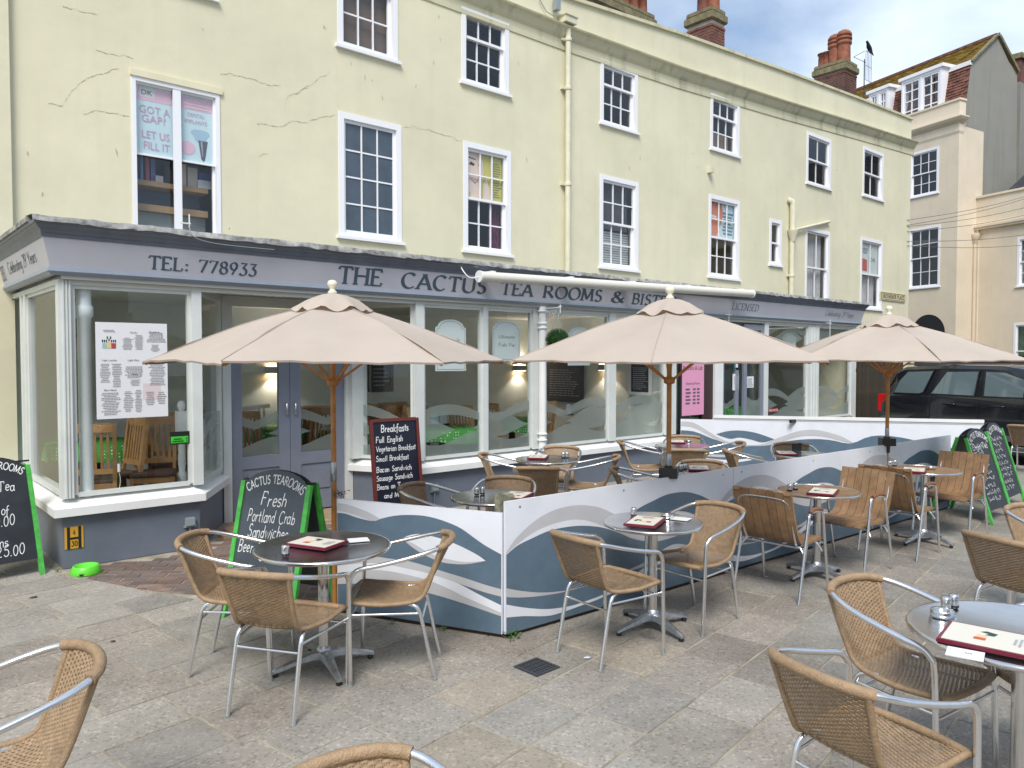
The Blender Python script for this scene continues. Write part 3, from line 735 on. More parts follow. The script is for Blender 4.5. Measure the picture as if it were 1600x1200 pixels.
addw(wrect(529, 627, 174, 196, 367, 379), 3, 4, 0, 'fixed')
addw(wrect(527, 621, -60, -40, 68, 97), 3, 1, 2, 'blind', z1=7.6)
addw(wrect(721, 795, 11, 36, 127, 148), 3, 1, 2, '')
addw(wrect(724, 798, 220, 237, 391, 398), 3, 2, 2, 'face')
addw(wrect(938, 996, 94, 110, 193, 206), 3, 1, 2, '')
addw(wrect(937, 997, 273, 284, 417, 422), 3, 2, 2, 'halfblind')
addw(wrect(1110, 1155, 147, 160, 233, 244), 3, 1, 2, 'shelf')
addw(wrect(1107, 1155, 305, 312, 432, 436), 3, 2, 2, 'teeth')
addw(wrect(1202, 1221, 341, 345, 413, 415), 1, 1, 1, '')
addw(wrect(1260, 1298, 207, 216, 287, 295), 2, 1, 1, '')
addw(wrect(1258, 1296, 355, 362, 460, 465), 2, 1, 1, 'curtain', z0=3.16)
addw(wrect(1348, 1380, 230, 238, 306, 313), 2, 1, 1, '')
addw(wrect(1344, 1378, 371, 376, 481, 484), 2, 1, 1, 'notice')
addw((2.62, 3.62, 6.25, 7.5), 3, 1, 2, '')
XE = 24.62
WT = 8.0
holes = [w_[:4] for w_ in WIN]
mb = wall_holes(1.44, XE, 2.80, WT, holes, YW, .16)
mb.add([(16.0, YW, -.1), (XE, YW, -.1), (XE, YW, 2.80), (16.0, YW, 2.80)], [(0, 1, 2, 3)])
mb.add([(XE, YW, -.1), (XE, 16.5, -.1), (XE, 16.5, WT), (XE, YW, WT)], [(0, 1, 2, 3)])
mb.add([(-5, 16.5, 2.8), (-5, 16.5, WT), (XE, 16.5, WT), (XE, 16.5, 2.8)], [(0, 1, 2, 3)])
mb.add([(-5, YW + .2, 2.78), (XE, YW + .2, 2.78), (XE, 16.5, 2.78), (-5, 16.5, 2.78)], [(0, 1, 2, 3)])
mb.build('wall', ST, bld, world=True)
MB().box((-5, 9.64, 0), (1.44, 16.4, WT + .25)).build('wall', ST, bld, world=True)   # neighbour bay, a hand's breadth proud
# party walls and floor inside, so each window looks into a room and not through the house
mb = MB()
for x_ in (4.5, 7.0, 9.4, 13.0, 16.8, 20.4): mb.box((x_, YW + .22, 2.8), (x_ + .1, 16.4, WT))
mb.box((1.5, YW + .22, 5.75), (XE - .05, 16.4, 5.95)); mb.box((1.5, 13.6, 2.8), (XE - .05, 13.7, WT))
mb.build('partition', mat('room plaster', (.30, .29, .27), .9), bld, world=True)
# cornice and parapet rise gently to the right, measured along the run
def lin(t, x):
    for (a, za), (b, zb) in zip(t, t[1:]):
        if x <= b: return za + (zb - za) * max(0, x - a) / (b - a)
    return t[-1][1]
def topz(x): return lin([(9.0, 8.12), (12.2, 8.40), (17.8, 8.75), (24.3, 9.08)], x)
def corz(x): return lin([(9.0, 7.57), (13.3, 7.70), (17.6, 7.93), (24.4, 8.36)], x)
mb = MB(); pr = [(-.01, -.40), (.018, -.385), (.02, -.32), (.006, -.31), (.006, -.20), (.05, -.15), (.08, -.10), (.10, -.05), (.15, -.025), (.16, 0), (.0, .035)]
xs_ = [1.44, 5, 9.85, 13, 17, 21, XE + .18]; vs = []
for x_ in xs_:
    for dy, dz in pr: vs.append((x_, YW - dy, corz(x_) + dz))
n = len(pr); fs = [(i * n + j, (i + 1) * n + j, (i + 1) * n + j + 1, i * n + j + 1) for i in range(len(xs_) - 1) for j in range(n - 1)] + [tuple((len(xs_) - 1) * n + j for j in range(n))]
mb.add(vs, fs); CM = stucco('stained cornice', (.62, .595, .42), (.27, .245, .16), .8, chips=False)
mb.build('cornice', CM, bld, world=True)
mb = MB(); vs = []
for x_ in xs_[:-1] + [XE]:
    zt = topz(x_); vs += [(x_, YW - .002, corz(x_) + .0), (x_, YW - .002, zt - .07), (x_, YW + .3, zt - .07), (x_, YW + .3, corz(x_) - .3)]
fs = [(i * 4 + j, (i + 1) * 4 + j, (i + 1) * 4 + j + 1, i * 4 + j + 1) for i in range(len(xs_) - 1) for j in range(3)] + [tuple((len(xs_) - 1) * 4 + j for j in range(4))]
mb.add(vs, fs); mb.build('parapet', ST, bld, world=True)
mb = MB(); vs = []
for x_ in xs_[:-1] + [XE + .05]:
    zt = topz(x_); vs += [(x_, YW - .05, zt - .07), (x_, YW - .05, zt - .012), (x_, YW + .35, zt), (x_, YW + .35, zt - .07)]
fs = [(i * 4 + j, (i + 1) * 4 + j, (i + 1) * 4 + (j + 1) % 4, i * 4 + (j + 1) % 4) for i in range(len(xs_) - 1) for j in range(4)] + [tuple((len(xs_) - 1) * 4 + j for j in range(4))]
mb.add(vs, fs); mb.build('coping', CM, bld, world=True)
MB().add([(-5, YW + .3, 7.9), (XE, YW + .3, 7.9), (XE, 16.5, 7.9), (-5, 16.5, 7.9)], [(0, 1, 2, 3)]).build('roof', M_lead, bld, world=True)

def sash(parent, x0, x1, z0, z1, cols, r1, r2, y, kind='', mp=None, sillw=.05, fr=.085, tintm=None, rail=.042, frac=None):
    """white box sash: casing, two sashes (or one fixed light), glazing bars, sill; panes are children"""
    mp = mp or Matrix.Identity(4)
    mb = MB().use(M_whitep)
    F = lambda a, b: mb.box(a, b, mp)
    yf = y - .012
    F((x0, yf, z0), (x0 + fr, y + .1, z1)); F((x1 - fr, yf, z0), (x1, y + .1, z1)); F((x0 + fr, yf, z1 - fr), (x1 - fr, y + .1, z1)); F((x0 + fr, yf, z0), (x1 - fr, y + .1, z0 + fr * .6))
    F((x0 - .04, y - .05, z0 - .045), (x1 + .04, y + .02, z0 - .002))
    panes = []
    bw = .022
    def light(za, zb, yy, c, r):
        xa, xb = x0 + fr, x1 - fr
        F((xa, yy, za), (xa + rail, yy + .035, zb)); F((xb - rail, yy, za), (xb, yy + .035, zb)); F((xa + rail, yy, zb - rail), (xb - rail, yy + .035, zb)); F((xa + rail, yy, za), (xb - rail, yy + .035, za + rail))
        ia, ib, ja, jb = xa + rail, xb - rail, za + rail, zb - rail
        for i in range(1, c): xx = ia + (ib - ia) * i / c; F((xx - bw / 2, yy + .003, ja), (xx + bw / 2, yy + .028, jb))
        for j in range(1, r): zz = ja + (jb - ja) * j / r; F((ia, yy + .004, zz - bw / 2), (ib, yy + .027, zz + bw / 2))
        for i in range(c):
            for j in range(r): panes.append((ia + (ib - ia) * i / c, ia + (ib - ia) * (i + 1) / c, ja + (jb - ja) * j / r, ja + (jb - ja) * (j + 1) / r, yy + .015))
    a, b = z0 + fr * .6, z1 - fr
    if r2 == 0: light(a, b, y + .03, cols, r1)
    else:
        m_ = a + (b - a) * r2 / (r1 + r2) if r1 != r2 else (a + b) / 2
        if frac: m_ = a + (b - a) * frac
        light(m_ - .02, b, y + .03, cols, r1); light(a, m_ + .02, y + .068, cols, r2)
    f = mb.build('window', None, parent, world=True)
    for (pa, pb, pc, pd, py) in panes:
        q = MB(); tx, tz = rnd.uniform(-.0018, .0018), rnd.uniform(-.0018, .0018)
        q.add([mp @ Vector(v) for v in ((pa, py + tx, pc), (pb, py - tx, pc), (pb, py - tx + tz, pd), (pa, py + tx + tz, pd))], [(0, 1, 2, 3)])
        q.build('pane', tintm or M_pane, f)
    return f
FX = mat('painted over blue glass', (.07, .095, .125), .22, vary=.15, vscale=3)
for (x0, x1, z0, z1, c_, a_, b_, k_) in WIN:
    f = sash(bld, x0, x1, z0, z1, c_, a_, b_, YW, k_, tintm=FX if k_ == 'fixed' else None, fr=.05 if k_ == 'dental' else .085, rail=.022 if k_ == 'dental' else .042, frac=.54 if k_ == 'dental' else None)
    if k_ == 'dental': MB().box(((x0 + x1) / 2 - .045, YW - .006, z0), ((x0 + x1) / 2 + .045, YW + .02, z1 - .05)).build('mullion', M_whitep, f)
    yb = YW + .16
    if k_ == 'blind': MB().box((x0 + .1, yb, z0 + .1), (x1 - .1, yb + .01, z1)).build('blind', mat('brown blind', (.16, .11, .09), .8), f)
    if k_ == 'halfblind':
        mb = MB()
        for i in range(14):
            zz = z0 + .08 + i * .045; mb.box((x0 + .1, yb, zz), (x1 - .1, yb + .02, zz + .034))
        mb.build('venetian_blind', mat('white blind slat', (.5, .5, .5), .6), f)
        mb = MB()
        for i in range(26):
            xx = x0 + .1 + i * (x1 - x0 - .2) / 26; mb.box((xx, yb + .03, z0 + .75), (xx + .022, yb + .05, z1 - .1))
        mb.build('vertical_blind', mat('dark blind strip', (.10, .09, .10), .8), f)
    if k_ in ('curtain', 'notice', 'face'):
        mb = MB(); n = 40; lo = (x0 + .1) if k_ != 'face' else x0 + (x1 - x0) * .66
        P0 = [(lo + (x1 - .1 - lo) * i / n, yb + .02 + .018 * math.sin(i * 1.3) + .01 * math.sin(i * .5)) for i in range(n + 1)]
        hi = z1 - .1 if k_ == 'curtain' else (z0 + z1) / 2
        mb.add([(a, b, z0 + .06) for a, b in P0] + [(a, b, hi) for a, b in P0], [(i, i + 1, n + 2 + i, n + 1 + i) for i in range(n)], True)
        mb.build('curtain', M_plum if k_ == 'face' else M_curtain, f)
    if k_ == 'shelf': MB().box((x0 + .08, yb, z0 + .1), (x1 - .2, yb + .2, z0 + .42)).build('box', mat('brown storage box', (.2, .12, .07), .8), f)
# window posters (flat print fixed behind the glass)
def pquad(mb, m, x0, x1, z0, z1, y): mb.use(m).add([(x0, y, z0), (x1, y, z0), (x1, y, z1), (x0, y, z1)], [(0, 1, 2, 3)], False)
def poly_on(mb, m, pts, y): mb.use(m).add([(a, y, b) for a, b in pts], [tuple(range(len(pts)))], False)
def poster(name, label, x0, x1, z0, z1, y, base):
    t = empty(name, label, 'poster', (x0, y, z0)); MB().box((0, 0, 0), (x1 - x0, .004, z1 - z0)).build('sheet', base, t); return t
PB = mat('pale blue print', (.62, .78, .86), .5); PP = mat('rose print', (.82, .52, .66), .5); PT = mat('mauve print', (.62, .36, .50), .5)
wd = WIN[0]; X0, X1, Z0, Z1 = wd[:4]; zm = Z0 + .03 + (Z1 - Z0 - .08) * .54; xm = (X0 + X1) / 2
def local(t, m, pts, y, name='print'):
    mb = MB(); mb.use(m).add([(a, y, b) for a, b in pts], [tuple(range(len(pts)))[::-1]], False); return mb.build(name, None, t)
for side in (0, 1):
    a, b = (X0 + .06, xm - .02) if side == 0 else (xm + .02, X1 - .05)
    zb, zt = zm + .0, Z1 - .06; w_, h_ = b - a, zt - zb
    t = poster('window_poster', 'blue and pink poster reading GOT A GAP? in the wide upper window' if side == 0 else 'dental implants poster showing a tooth in the wide upper window', a, b, zb, zt, YW + .062, PB)
    local(t, PP, [(.02, h_ * .78), (w_ - .02, h_ * .78), (w_ - .02, h_ - .03), (.02, h_ - .03)], -.002)
    U_, V_ = (1, 0, 0), (0, 0, 1)
    if side == 0:
        local(t, M_paper, [(.05, h_ * .83), (.22, h_ * .83), (.22, h_ * .96), (.05, h_ * .96)], -.003)
        sans('lettering', 'DK', (.07, -.004, h_ * .86), U_, V_, h_ * .07, .12, M_ink, t)
        for s_, zz, wd_, xx in (('GOT A', .60, .8, .1), ('GAP?', .47, .62, .16), ('LET US', .24, .72, .16), ('FILL IT', .08, .68, .2)):
            sans('lettering', s_, (w_ * xx, -.004, h_ * zz), U_, V_, h_ * .11, w_ * wd_, PT, t)
    else:
        sans('lettering', 'DENTAL', (w_ * .28, -.004, h_ * .68), U_, V_, h_ * .055, w_ * .46, PT, t)
        sans('lettering', 'IMPLANTS', (w_ * .2, -.004, h_ * .58), U_, V_, h_ * .055, w_ * .6, PT, t)
        mb = MB().use(mat('faint pink lettering', (.85, .6, .7), .5)); dashes(mb, (w_ * .12, -.004, h_ * .8), U_, V_, w_ * .76, h_ * .14, 3, random.Random(3)); mb.build('lettering', None, t)
        local(t, mat('tooth print', (.40, .56, .72), .4), [(w_ * (.62 + .26 * math.cos(k) * (1 - .25 * (math.sin(k) < 0))), h_ * (.42 + .10 * math.sin(k)) + h_ * (.02 * math.cos(2 * k))) for k in [i * math.tau / 20 for i in range(20)]], -.003)
        local(t, mat('dark screw print', (.10, .10, .14), .3), [(w_ * .56, h_ * .34), (w_ * .64, h_ * .06), (w_ * .70, h_ * .03), (w_ * .74, h_ * .06), (w_ * .82, h_ * .34)], -.0035)
        local(t, mat('silver print', (.4, .4, .45), .3), [(w_ * .62, h_ * .33), (w_ * .67, h_ * .10), (w_ * .69, h_ * .10), (w_ * .67, h_ * .33)], -.004)
        local(t, PP, [(w_ * (.26 + .22 * math.cos(i * math.tau / 20)), h_ * (.20 + .10 * math.sin(i * math.tau / 20))) for i in range(20)], -.003)
# shelf with dental office clutter behind the lower half
t = empty('office_shelf', 'cluttered wooden shelf behind the lower half of the wide upper window', 'shelf', (X0, YW + .2, Z0))
zz = G(0, 900).z
MB().box((.08, 0, .66), (X1 - X0 - .08, .3, .72)).build('shelf_board', mat('shelf wood', (.36, .22, .11), .6), t)
MB().box((.08, .02, .36), (X1 - X0 - .08, .10, .44)).build('rail', MATS['shelf wood'], t)
MB().box((.08, .12, 0), (X1 - X0 - .08, .16, .36)).build('back_panel', mat('grey panel', (.32, .34, .34), .7), t)
MB().box((.08, .30, .44), (X1 - X0 - .08, .32, 1.2)).build('rear_wall', mat('blue grey wall', (.12, .17, .24), .8), t)
cs = [(.16, .03, .36, (.10, .2, .4)), (.22, .04, .34, (.35, .08, .12)), (.28, .05, .3, (.1, .12, .3)), (.44, .14, .28, (.02, .02, .02)), (.60, .10, .27, (.5, .38, .3)), (.72, .12, .24, (.45, .4, .36)), (.86, .14, .2, (.04, .05, .2)), (.84, .16, .1, (.55, .56, .6)), (.32, .10, .08, (.6, .55, .6))]
for k, (xx, ww, hh, cc) in enumerate(cs):
    MB().box((0, 0, 0), (ww, .12, hh)).build('box' if k > 3 else 'folder', mat('stationery %d' % k, cc, .6), t, loc=(xx * .98, .03 - .02 * (k == 7), .722))
# smiling face poster
wd = WIN[4]; X0, X1, Z0, Z1 = wd[:4]; zb = (Z0 + Z1) / 2 + .02; a, b = X0 + .12, X1 - .12; w_, h_ = b - a, Z1 - .12 - zb
t = poster('window_poster', 'yellow poster of a smiling woman behind the upper sash right of the dark paned window', a, b, zb, zb + h_, YW + .085, mat('mustard print', (.62, .55, .13), .5))
fc = mat('printed face', (.82, .64, .56), .6); dk = mat('printed hair', (.06, .035, .03), .6)
local(t, fc, [(0, h_ * .12), (w_ * .1, h_ * .10), (w_ * .12, 0), (w_ * .36, 0), (w_ * .37, h_ * .2), (w_ * .45, h_ * .42), (w_ * .48, h_ * .62), (w_ * .46, h_ * .82), (w_ * .38, h_ * .95), (w_ * .26, h_), (0, h_)], -.002)
local(t, dk, [(w_ * .06, h_ * .72), (w_ * .2, h_ * .70), (w_ * .24, h_ * .74), (w_ * .14, h_ * .79)], -.003)
local(t, dk, [(w_ * .33, h_ * .72), (w_ * .4, h_ * .71), (w_ * .41, h_ * .76), (w_ * .35, h_ * .78)], -.003)
local(t, dk, [(w_ * .05, h_ * .86), (w_ * .26, h_ * .84), (w_ * .26, h_ * .86), (w_ * .06, h_ * .89)], -.003)
local(t, mat('printed lips', (.55, .12, .13), .6), [(w_ * .1, h_ * .42), (w_ * .24, h_ * .36), (w_ * .36, h_ * .44), (w_ * .24, h_ * .30)], -.003)
local(t, M_paper, [(w_ * .13, h_ * .405), (w_ * .24, h_ * .37), (w_ * .34, h_ * .42), (w_ * .24, h_ * .335)], -.004)
local(t, fc, [(w_ * .46, 0), (w_ * .68, 0), (w_ * .66, h_ * .2), (w_ * .56, h_ * .46), (w_ * .48, h_ * .36)], -.002)
mb = MB().use(M_ink); dashes(mb, (w_ * .7, -.004, h_ * .08), (1, 0, 0), (0, 0, 1), w_ * .24, h_ * .8, 15, random.Random(4), .5, .3); mb.build('lettering', None, t)
wd = WIN[8]; X0, X1, Z0, Z1 = wd[:4]; zb = (Z0 + Z1) / 2 + .02; a, b = X0 + .12, X1 - .12; w_, h_ = b - a, Z1 - .12 - zb
t = poster('window_poster', 'poster of a toothy smile left of the small narrow upper window', a, b, zb, zb + h_, YW + .085, PB)
local(t, mat('printed coral skin', (.70, .26, .18), .6), [(0, 0), (w_ * .3, 0), (w_ * .5, h_ * .4), (w_ * .6, h_ * .7), (w_ * .5, h_), (0, h_)], -.002)
local(t, M_paper, [(0, h_ * .55), (w_ * .3, h_ * .53), (w_ * .32, h_ * .60), (0, h_ * .64)], -.003)
mb = MB().use(mat('blue print ink', (.08, .2, .32), .6)); dashes(mb, (w_ * .55, -.004, h_ * .1), (1, 0, 0), (0, 0, 1), w_ * .42, h_ * .7, 7, random.Random(6)); mb.build('lettering', None, t)
wd = WIN[13]; X0, X1, Z0, Z1 = wd[:4]; zb = (Z0 + Z1) / 2 + .02; a, b = X0 + .12, X1 - .12; w_, h_ = b - a, Z1 - .12 - zb
t = poster('window_poster', 'pale poster with a red patch in the rightmost first floor window above the street name', a, b, zb, zb + h_, YW + .085, mat('pale print', (.62, .68, .70), .5))
local(t, mat('red print', (.5, .05, .06), .6), [(w_ * .02, h_ * .08), (w_ * .42, h_ * .06), (w_ * .42, h_ * .45), (w_ * .02, h_ * .5)], -.002)
mb = MB().use(MATS['blue print ink']); dashes(mb, (w_ * .05, -.004, h_ * .66), (1, 0, 0), (0, 0, 1), w_ * .42, h_ * .2, 3, random.Random(8)); mb.build('lettering', None, t)
sans('lettering', 'DK', (w_ * .58, -.003, h_ * .42), (1, 0, 0), (0, 0, 1), h_ * .12, w_ * .3, M_ink, t)

# downpipes, bracket, lamp
def pipe(parent, pts, r=.045, cols=(), name='downpipe'):
    o = MB().tube(pts, r, 12).build(name, M_pipe, parent, world=True)
    for p in cols: MB().lathe([(r + .012, -.03), (r + .018, 0), (r + .012, .03)], p, 12).box((p[0] - .11, p[1] + .03, p[2] - .02), (p[0] + .11, p[1] + .09, p[2] + .02)).build('pipe_collar', M_pipe, o)
    return o
p0 = W(888, 42, YW - .09); px_ = p0.x
pipe(bld, [(px_, YW - .09, p0.z), (px_, YW - .09, 2.9)], .05, [(px_, YW - .09, W(888, y_, YW - .09).z) for y_ in (62, 138, 288, 430)])
mb = MB(); a = W(888, 30, YW - .12); mb.box((a.x - .14, YW - .20, a.z - .08), (a.x + .14, YW - .01, a.z + .03)); mb.box((a.x - .16, YW - .22, a.z + .03), (a.x + .16, YW - .01, a.z + .05)); mb.build('hopper', M_pipe, bld, world=True)
p1 = W(1239, 360, YW - .1); tp = W(1238, 312, YW - .1)
pipe(bld, [(p1.x, YW - .08, 3.0), (p1.x, YW - .08, p1.z - .1)], .06, [(p1.x, YW - .08, W(1238, y_, YW).z) for y_ in (432,)])
MB().lathe([(.06, -.28), (.09, -.16), (.13, -.04), (.14, 0)], (p1.x, YW - .1, p1.z), 12).build('hopper', M_pipe, bld, world=True)
MB().tube([(p1.x, YW - .09, p1.z), (p1.x, YW - .09, tp.z - .12), (p1.x - .02, YW - .08, tp.z - .03), (p1.x - .1, YW, tp.z + .01)], .07, 12).build('waste_pipe', M_pipe, bld, world=True)
e_ = W(1297, 346, YW - .06); MB().tube([(p1.x, YW - .08, p1.z), (e_.x, YW - .05, e_.z)], .035, 10).build('waste_pipe', M_pipe, bld, world=True)
e_ = W(1107, 267, YW); mb = MB().box((e_.x - .05, YW - .12, e_.z - .05), (e_.x + .05, YW, e_.z + .05)); mb.build('vent_outlet', M_pipe, bld, world=True)
t = empty('flood_lamp', 'small grey flood lamp fixed to the parapet above the cornice', 'lamp', W(868, 8, YW - .06))
MB().box((-.05, -.08, -.1), (.05, .02, .08)).build('housing', M_gbox, t); MB().tube([(0, 0, -.1), (-.05, 0, -.2), (-.2, .02, -.16), (-.35, .03, 0)], .008, 6).build('cable', M_gbox, t)
# raised render mouldings: lintel over the wide window, loose crack lips
wd = WIN[0]; MB().box((wd[0] - .01, YW - .03, wd[3] + .0), (wd[1] + .03, YW, wd[3] + .075)).build('lintel', ST, bld, world=True)
def sliver(mb, p, q, w):
    p, q = Vector(p), Vector(q); d = (q - p).normalized(); n_ = Vector((-d.z, 0, d.x)) * w
    mb.add([p, (p + q) / 2 + n_, q, (p + q) / 2 - n_ * .3], [(0, 1, 2, 3)], False)
mb = MB(); rs = random.Random(5); CR = mat('crack dirt', (.43, .40, .27), .95)  # cracks and chips share one tone darker than the render
def crack(px):
    pts = [W(x, y, YW - .003) for x, y in px]; top_, bot_ = [], []
    for r_ in range(4):
        q = []
        for a, b in zip(pts, pts[1:]): q += [a, (a + b) / 2 + Vector((0, 0, rs.uniform(-.13, .13) * (b - a).length))]
        pts = q + [pts[-1]]
    for i, p in enumerate(pts):
        k = .001 + .008 * rs.random() * (1 if i % 7 else 2); j = Vector((0, 0, 0)); top_.append(p + j + Vector((0, 0, k / 2))); bot_.append(p + j - Vector((0, 0, k / 2)))
    for i in range(len(top_) - 1): mb.add([top_[i], top_[i + 1], bot_[i + 1], bot_[i]], [(0, 1, 2, 3)], False)
crack([(75, 162), (98, 165), (115, 140), (142, 120), (160, 116), (185, 107)]); crack([(150, 78), (180, 86), (208, 92)]); crack([(345, 117), (360, 114), (380, 120), (398, 124), (438, 133)])
crack([(442, 180), (450, 150), (465, 147), (485, 132)]); crack([(462, 147), (500, 120), (515, 112)]); crack([(632, 198), (660, 202), (700, 212), (722, 220)]); crack([(130, 178), (165, 175), (202, 182)])
crack([(402, 194), (430, 197), (480, 192), (528, 178)]); crack([(98, 10), (140, 20), (152, 23)]); crack([(404, 245), (420, 240)])
for (x, y) in [(548, 95), (570, 115), (581, 123), (596, 148), (650, 131), (685, 22), (687, 57), (678, 93), (822, 245), (1000, 243), (1082, 238), (983, 258), (1075, 195), (1227, 174), (945, 190), (506, 38), (507, 41), (180, 230), (66, 299), (315, 43), (42, 235), (810, 95), (1214, 192), (1160, 285), (1165, 335), (1180, 380), (1305, 425), (1322, 437), (1275, 265), (1090, 258)]:
    p = W(x, y, YW - .003); sliver(mb, p, p + Vector((rs.uniform(-.01, .03), 0, -rs.uniform(.04, .11))), rs.uniform(.008, .016))
tag(mb.build('flaking', CR, bld, world=True), kind='stuff')
# street name plate
a, b = W(1376, 460, YW - .02), W(1414, 468, YW - .02)
t = empty('street_sign', 'cream street name plate reading GROSVENOR PLACE at the corner of the yellow building', 'street sign', (a.x, YW - .02, (a.z + b.z) / 2 - .12))
w_ = b.x - a.x; h_ = .24
MB().box((0, -.01, 0), (w_, .018, h_)).build('plate', mat('cream enamel', (.60, .56, .36), .4), t)
mb = MB()
for (p, q) in (((.02, .02), (w_ - .02, .035)), ((.02, h_ - .035), (w_ - .02, h_ - .02)), ((.02, .035), (.045, h_ - .035)), ((w_ - .045, .035), (w_ - .02, h_ - .035))): mb.box((p[0], -.013, p[1]), (q[0], -.0105, q[1]))
mb.build('border', mat('brown enamel', (.12, .08, .05), .5), t)
letters(MB().use(MATS['brown enamel']), 'GROSVENOR PLACE', (.1, -.01, .07), (1, 0, 0), (0, 0, 1), .11, w_ - .2, .17, nrm=(0, -1, 0), lift=.004).build('lettering', None, t)
# ------------------------------------------------------------------ the shopfront
SY = 7.43
sf = empty('shopfront', 'single storey tea room shopfront with grey fascia, pale window frames and slate grey base', 'shopfront', (4, SY, 0))
SX0, SX1 = 1.42, 16.2
ZS = .56          # top of the sills
def path_prism(mb, pts, prof, close=True):
    """sweep a (out, z) profile along a plan polyline with mitred corners; outward is to the right of travel"""
    n = len(pts); rings = []
    for i in range(n):
        p = Vector(pts[i]); ds = []
        if i > 0: ds.append((p - Vector(pts[i - 1])).normalized())
        if i < n - 1: ds.append((Vector(pts[i + 1]) - p).normalized())
        ns = [Vector((d.y, -d.x)) for d in ds]
        m_ = sum(ns, Vector((0, 0))) ; m_.normalize(); k = 1 / max(.35, m_.dot(ns[0]))
        rings.append([(p.x + m_.x * k * o, p.y + m_.y * k * o, z) for o, z in prof])
    m = len(prof); vs = [v for r in rings for v in r]
    fs = [(i * m + j, (i + 1) * m + j, (i + 1) * m + (j + 1) % m, i * m + (j + 1) % m) for i in range(n - 1) for j in range(m)]
    fs += [tuple(range(m))[::-1], tuple((n - 1) * m + j for j in range(m))]
    mb.add(vs, fs, False)
yL = 9.68
DR = 8.27
dl, dr = W(349, 700, DR).x, W(545, 700, DR).x
b1r = 2.57; b2l = W(653, 730, SY).x
xe1 = W(1056, 660, SY).x             # end of the second bay
xd0, xd1 = xe1 + .10, W(1118, 640, SY).x
bay1 = [(SX0, yL), (SX0, SY), (b1r, SY), (dl, DR)]
bay2 = [(dr, DR), (b2l, SY), (xe1, SY), (xe1, SY + .6)]
bay3 = [(xd1 + .04, SY + .6), (xd1 + .04, SY), (SX1, SY), (SX1, yL)]
risr = [(0, 0), (0, .47), (-.12, .47), (-.12, 0)]
sill = [(.07, .455), (.07, .525), (-.10, .60), (-.16, .60), (-.16, .455)]
for bp in (bay1, bay2, bay3):
    mb = MB(); path_prism(mb, bp, risr); mb.build('base_wall', M_grey, sf, world=True, fix=True)
    mb = MB(); path_prism(mb, bp, sill); mb.build('sill', M_white, sf, world=True, fix=True)
# fascia, cornice and lead flashing go round the left corner and along the front
fpl = [(SX0, yL), (SX0, SY), (SX1, SY), (SX1, yL)]
mb = MB(); path_prism(mb, fpl, [(.055, 2.50), (.085, 2.53), (.08, 2.56), (.02, 2.56), (.02, 2.50)]); mb.build('fascia_band', M_band, sf, world=True, fix=True)
mb = MB(); path_prism(mb, fpl, [(.065, 2.56), (.125, 2.80), (.04, 2.80), (.04, 2.56)]); mb.build('fascia_board', M_board, sf, world=True, fix=True)
mb = MB(); path_prism(mb, fpl, [(.13, 2.80), (.145, 2.825), (.135, 2.83), (.15, 2.86), (.175, 2.885), (.18, 2.90), (.195, 2.905), (.20, 2.925), (.0, 2.925), (.0, 2.80)]); mb.build('cornice', M_corn, sf, world=True, fix=True)
# rough lead edge with a ragged lower lip
mb = MB(); rs = random.Random(9); top_, bot_, bk = [], [], []
x = SX0 - .21
while x < SX1 + .2:
    dz = rs.uniform(-.006, .006); top_.append((x, SY - .205 + rs.uniform(-.004, .004), 2.965 + dz)); bot_.append((x, SY - .215 + rs.uniform(-.006, .004), 2.918 + rs.uniform(-.012, .006))); bk.append((x, SY + .1, 2.985)); x += rs.uniform(.03, .12)
n = len(top_); mb.add(top_ + bot_ + bk, [(i, i + 1, n + i + 1, n + i) for i in range(n - 1)] + [(2 * n + i, 2 * n + i + 1, i + 1, i) for i in range(n - 1)], True)
mb.build('lead_flashing', M_lead, sf, world=True)
path = MB(); path_prism(path, [(SX0, yL), (SX0, SY)], [(.215, 2.93), (.215, 2.97), (.0, 2.975), (.0, 2.93)]); path.build('lead_flashing', M_lead, sf, world=True, fix=True)
MB().box((SX0 - .05, SY - .05, 2.93), (SX1 + .05, yL, 2.962)).build('flat_roof', M_lead, sf, world=True)
MB().box((SX0 + .02, SY - .05, 2.47), (SX1 - .02, 8.4, 2.50)).build('soffit', mat('soffit paint', (.36, .365, .34), .7), sf, world=True)
# timber frame: posts, head and glass
ZH = 2.43
def post(x0, x1, y0, y1, z0=.60, z1=2.47, m=M_joinery, fluted=False):
    y0 -= .006; mb = MB().box((x0, y0, z0), (x1, y1, z1))
    if fluted:
        for k in range(3):
            xx = x0 + (x1 - x0) * (.3 + .25 * k); mb.box((xx, y0 - .012, z0), (xx + .012, y0, z1))
    return mb.build('post', m, sf, world=True)
def pane_x(xa, xb, y, z0=.62, z1=ZH, y2=None):
    y2 = y if y2 is None else y2
    mb = MB().use(M_joinery)
    d = Vector((xb - xa, y2 - y, 0)); L_ = d.length; u = d / L_; M_ = Matrix.Translation((xa, y, 0)) @ Matrix(((u.x, -u.y, 0, 0), (u.y, u.x, 0, 0), (0, 0, 1, 0), (0, 0, 0, 1)))
    s = .032
    mb.box((0, -.02, z0), (s, .03, z1), M_); mb.box((L_ - s, -.02, z0), (L_, .03, z1), M_); mb.box((s, -.02, z1 - s), (L_ - s, .03, z1), M_); mb.box((s, -.02, z0 - .02), (L_ - s, .03, z0 + s * .6), M_)
    f = mb.build('window', None, sf, world=True)
    MB().add([M_ @ Vector(v) for v in ((s, .005, z0 + .01), (L_ - s, .005, z0 + .01), (L_ - s, .005, z1 - s), (s, .005, z1 - s))], [(0, 1, 2, 3)]).build('pane', M_pane, f)
    return f, M_, L_
MB().box((SX0 + .01, SY + .0, ZH), (xe1, SY + .09, 2.475)).build('head_rail', M_joinery, sf, world=True)
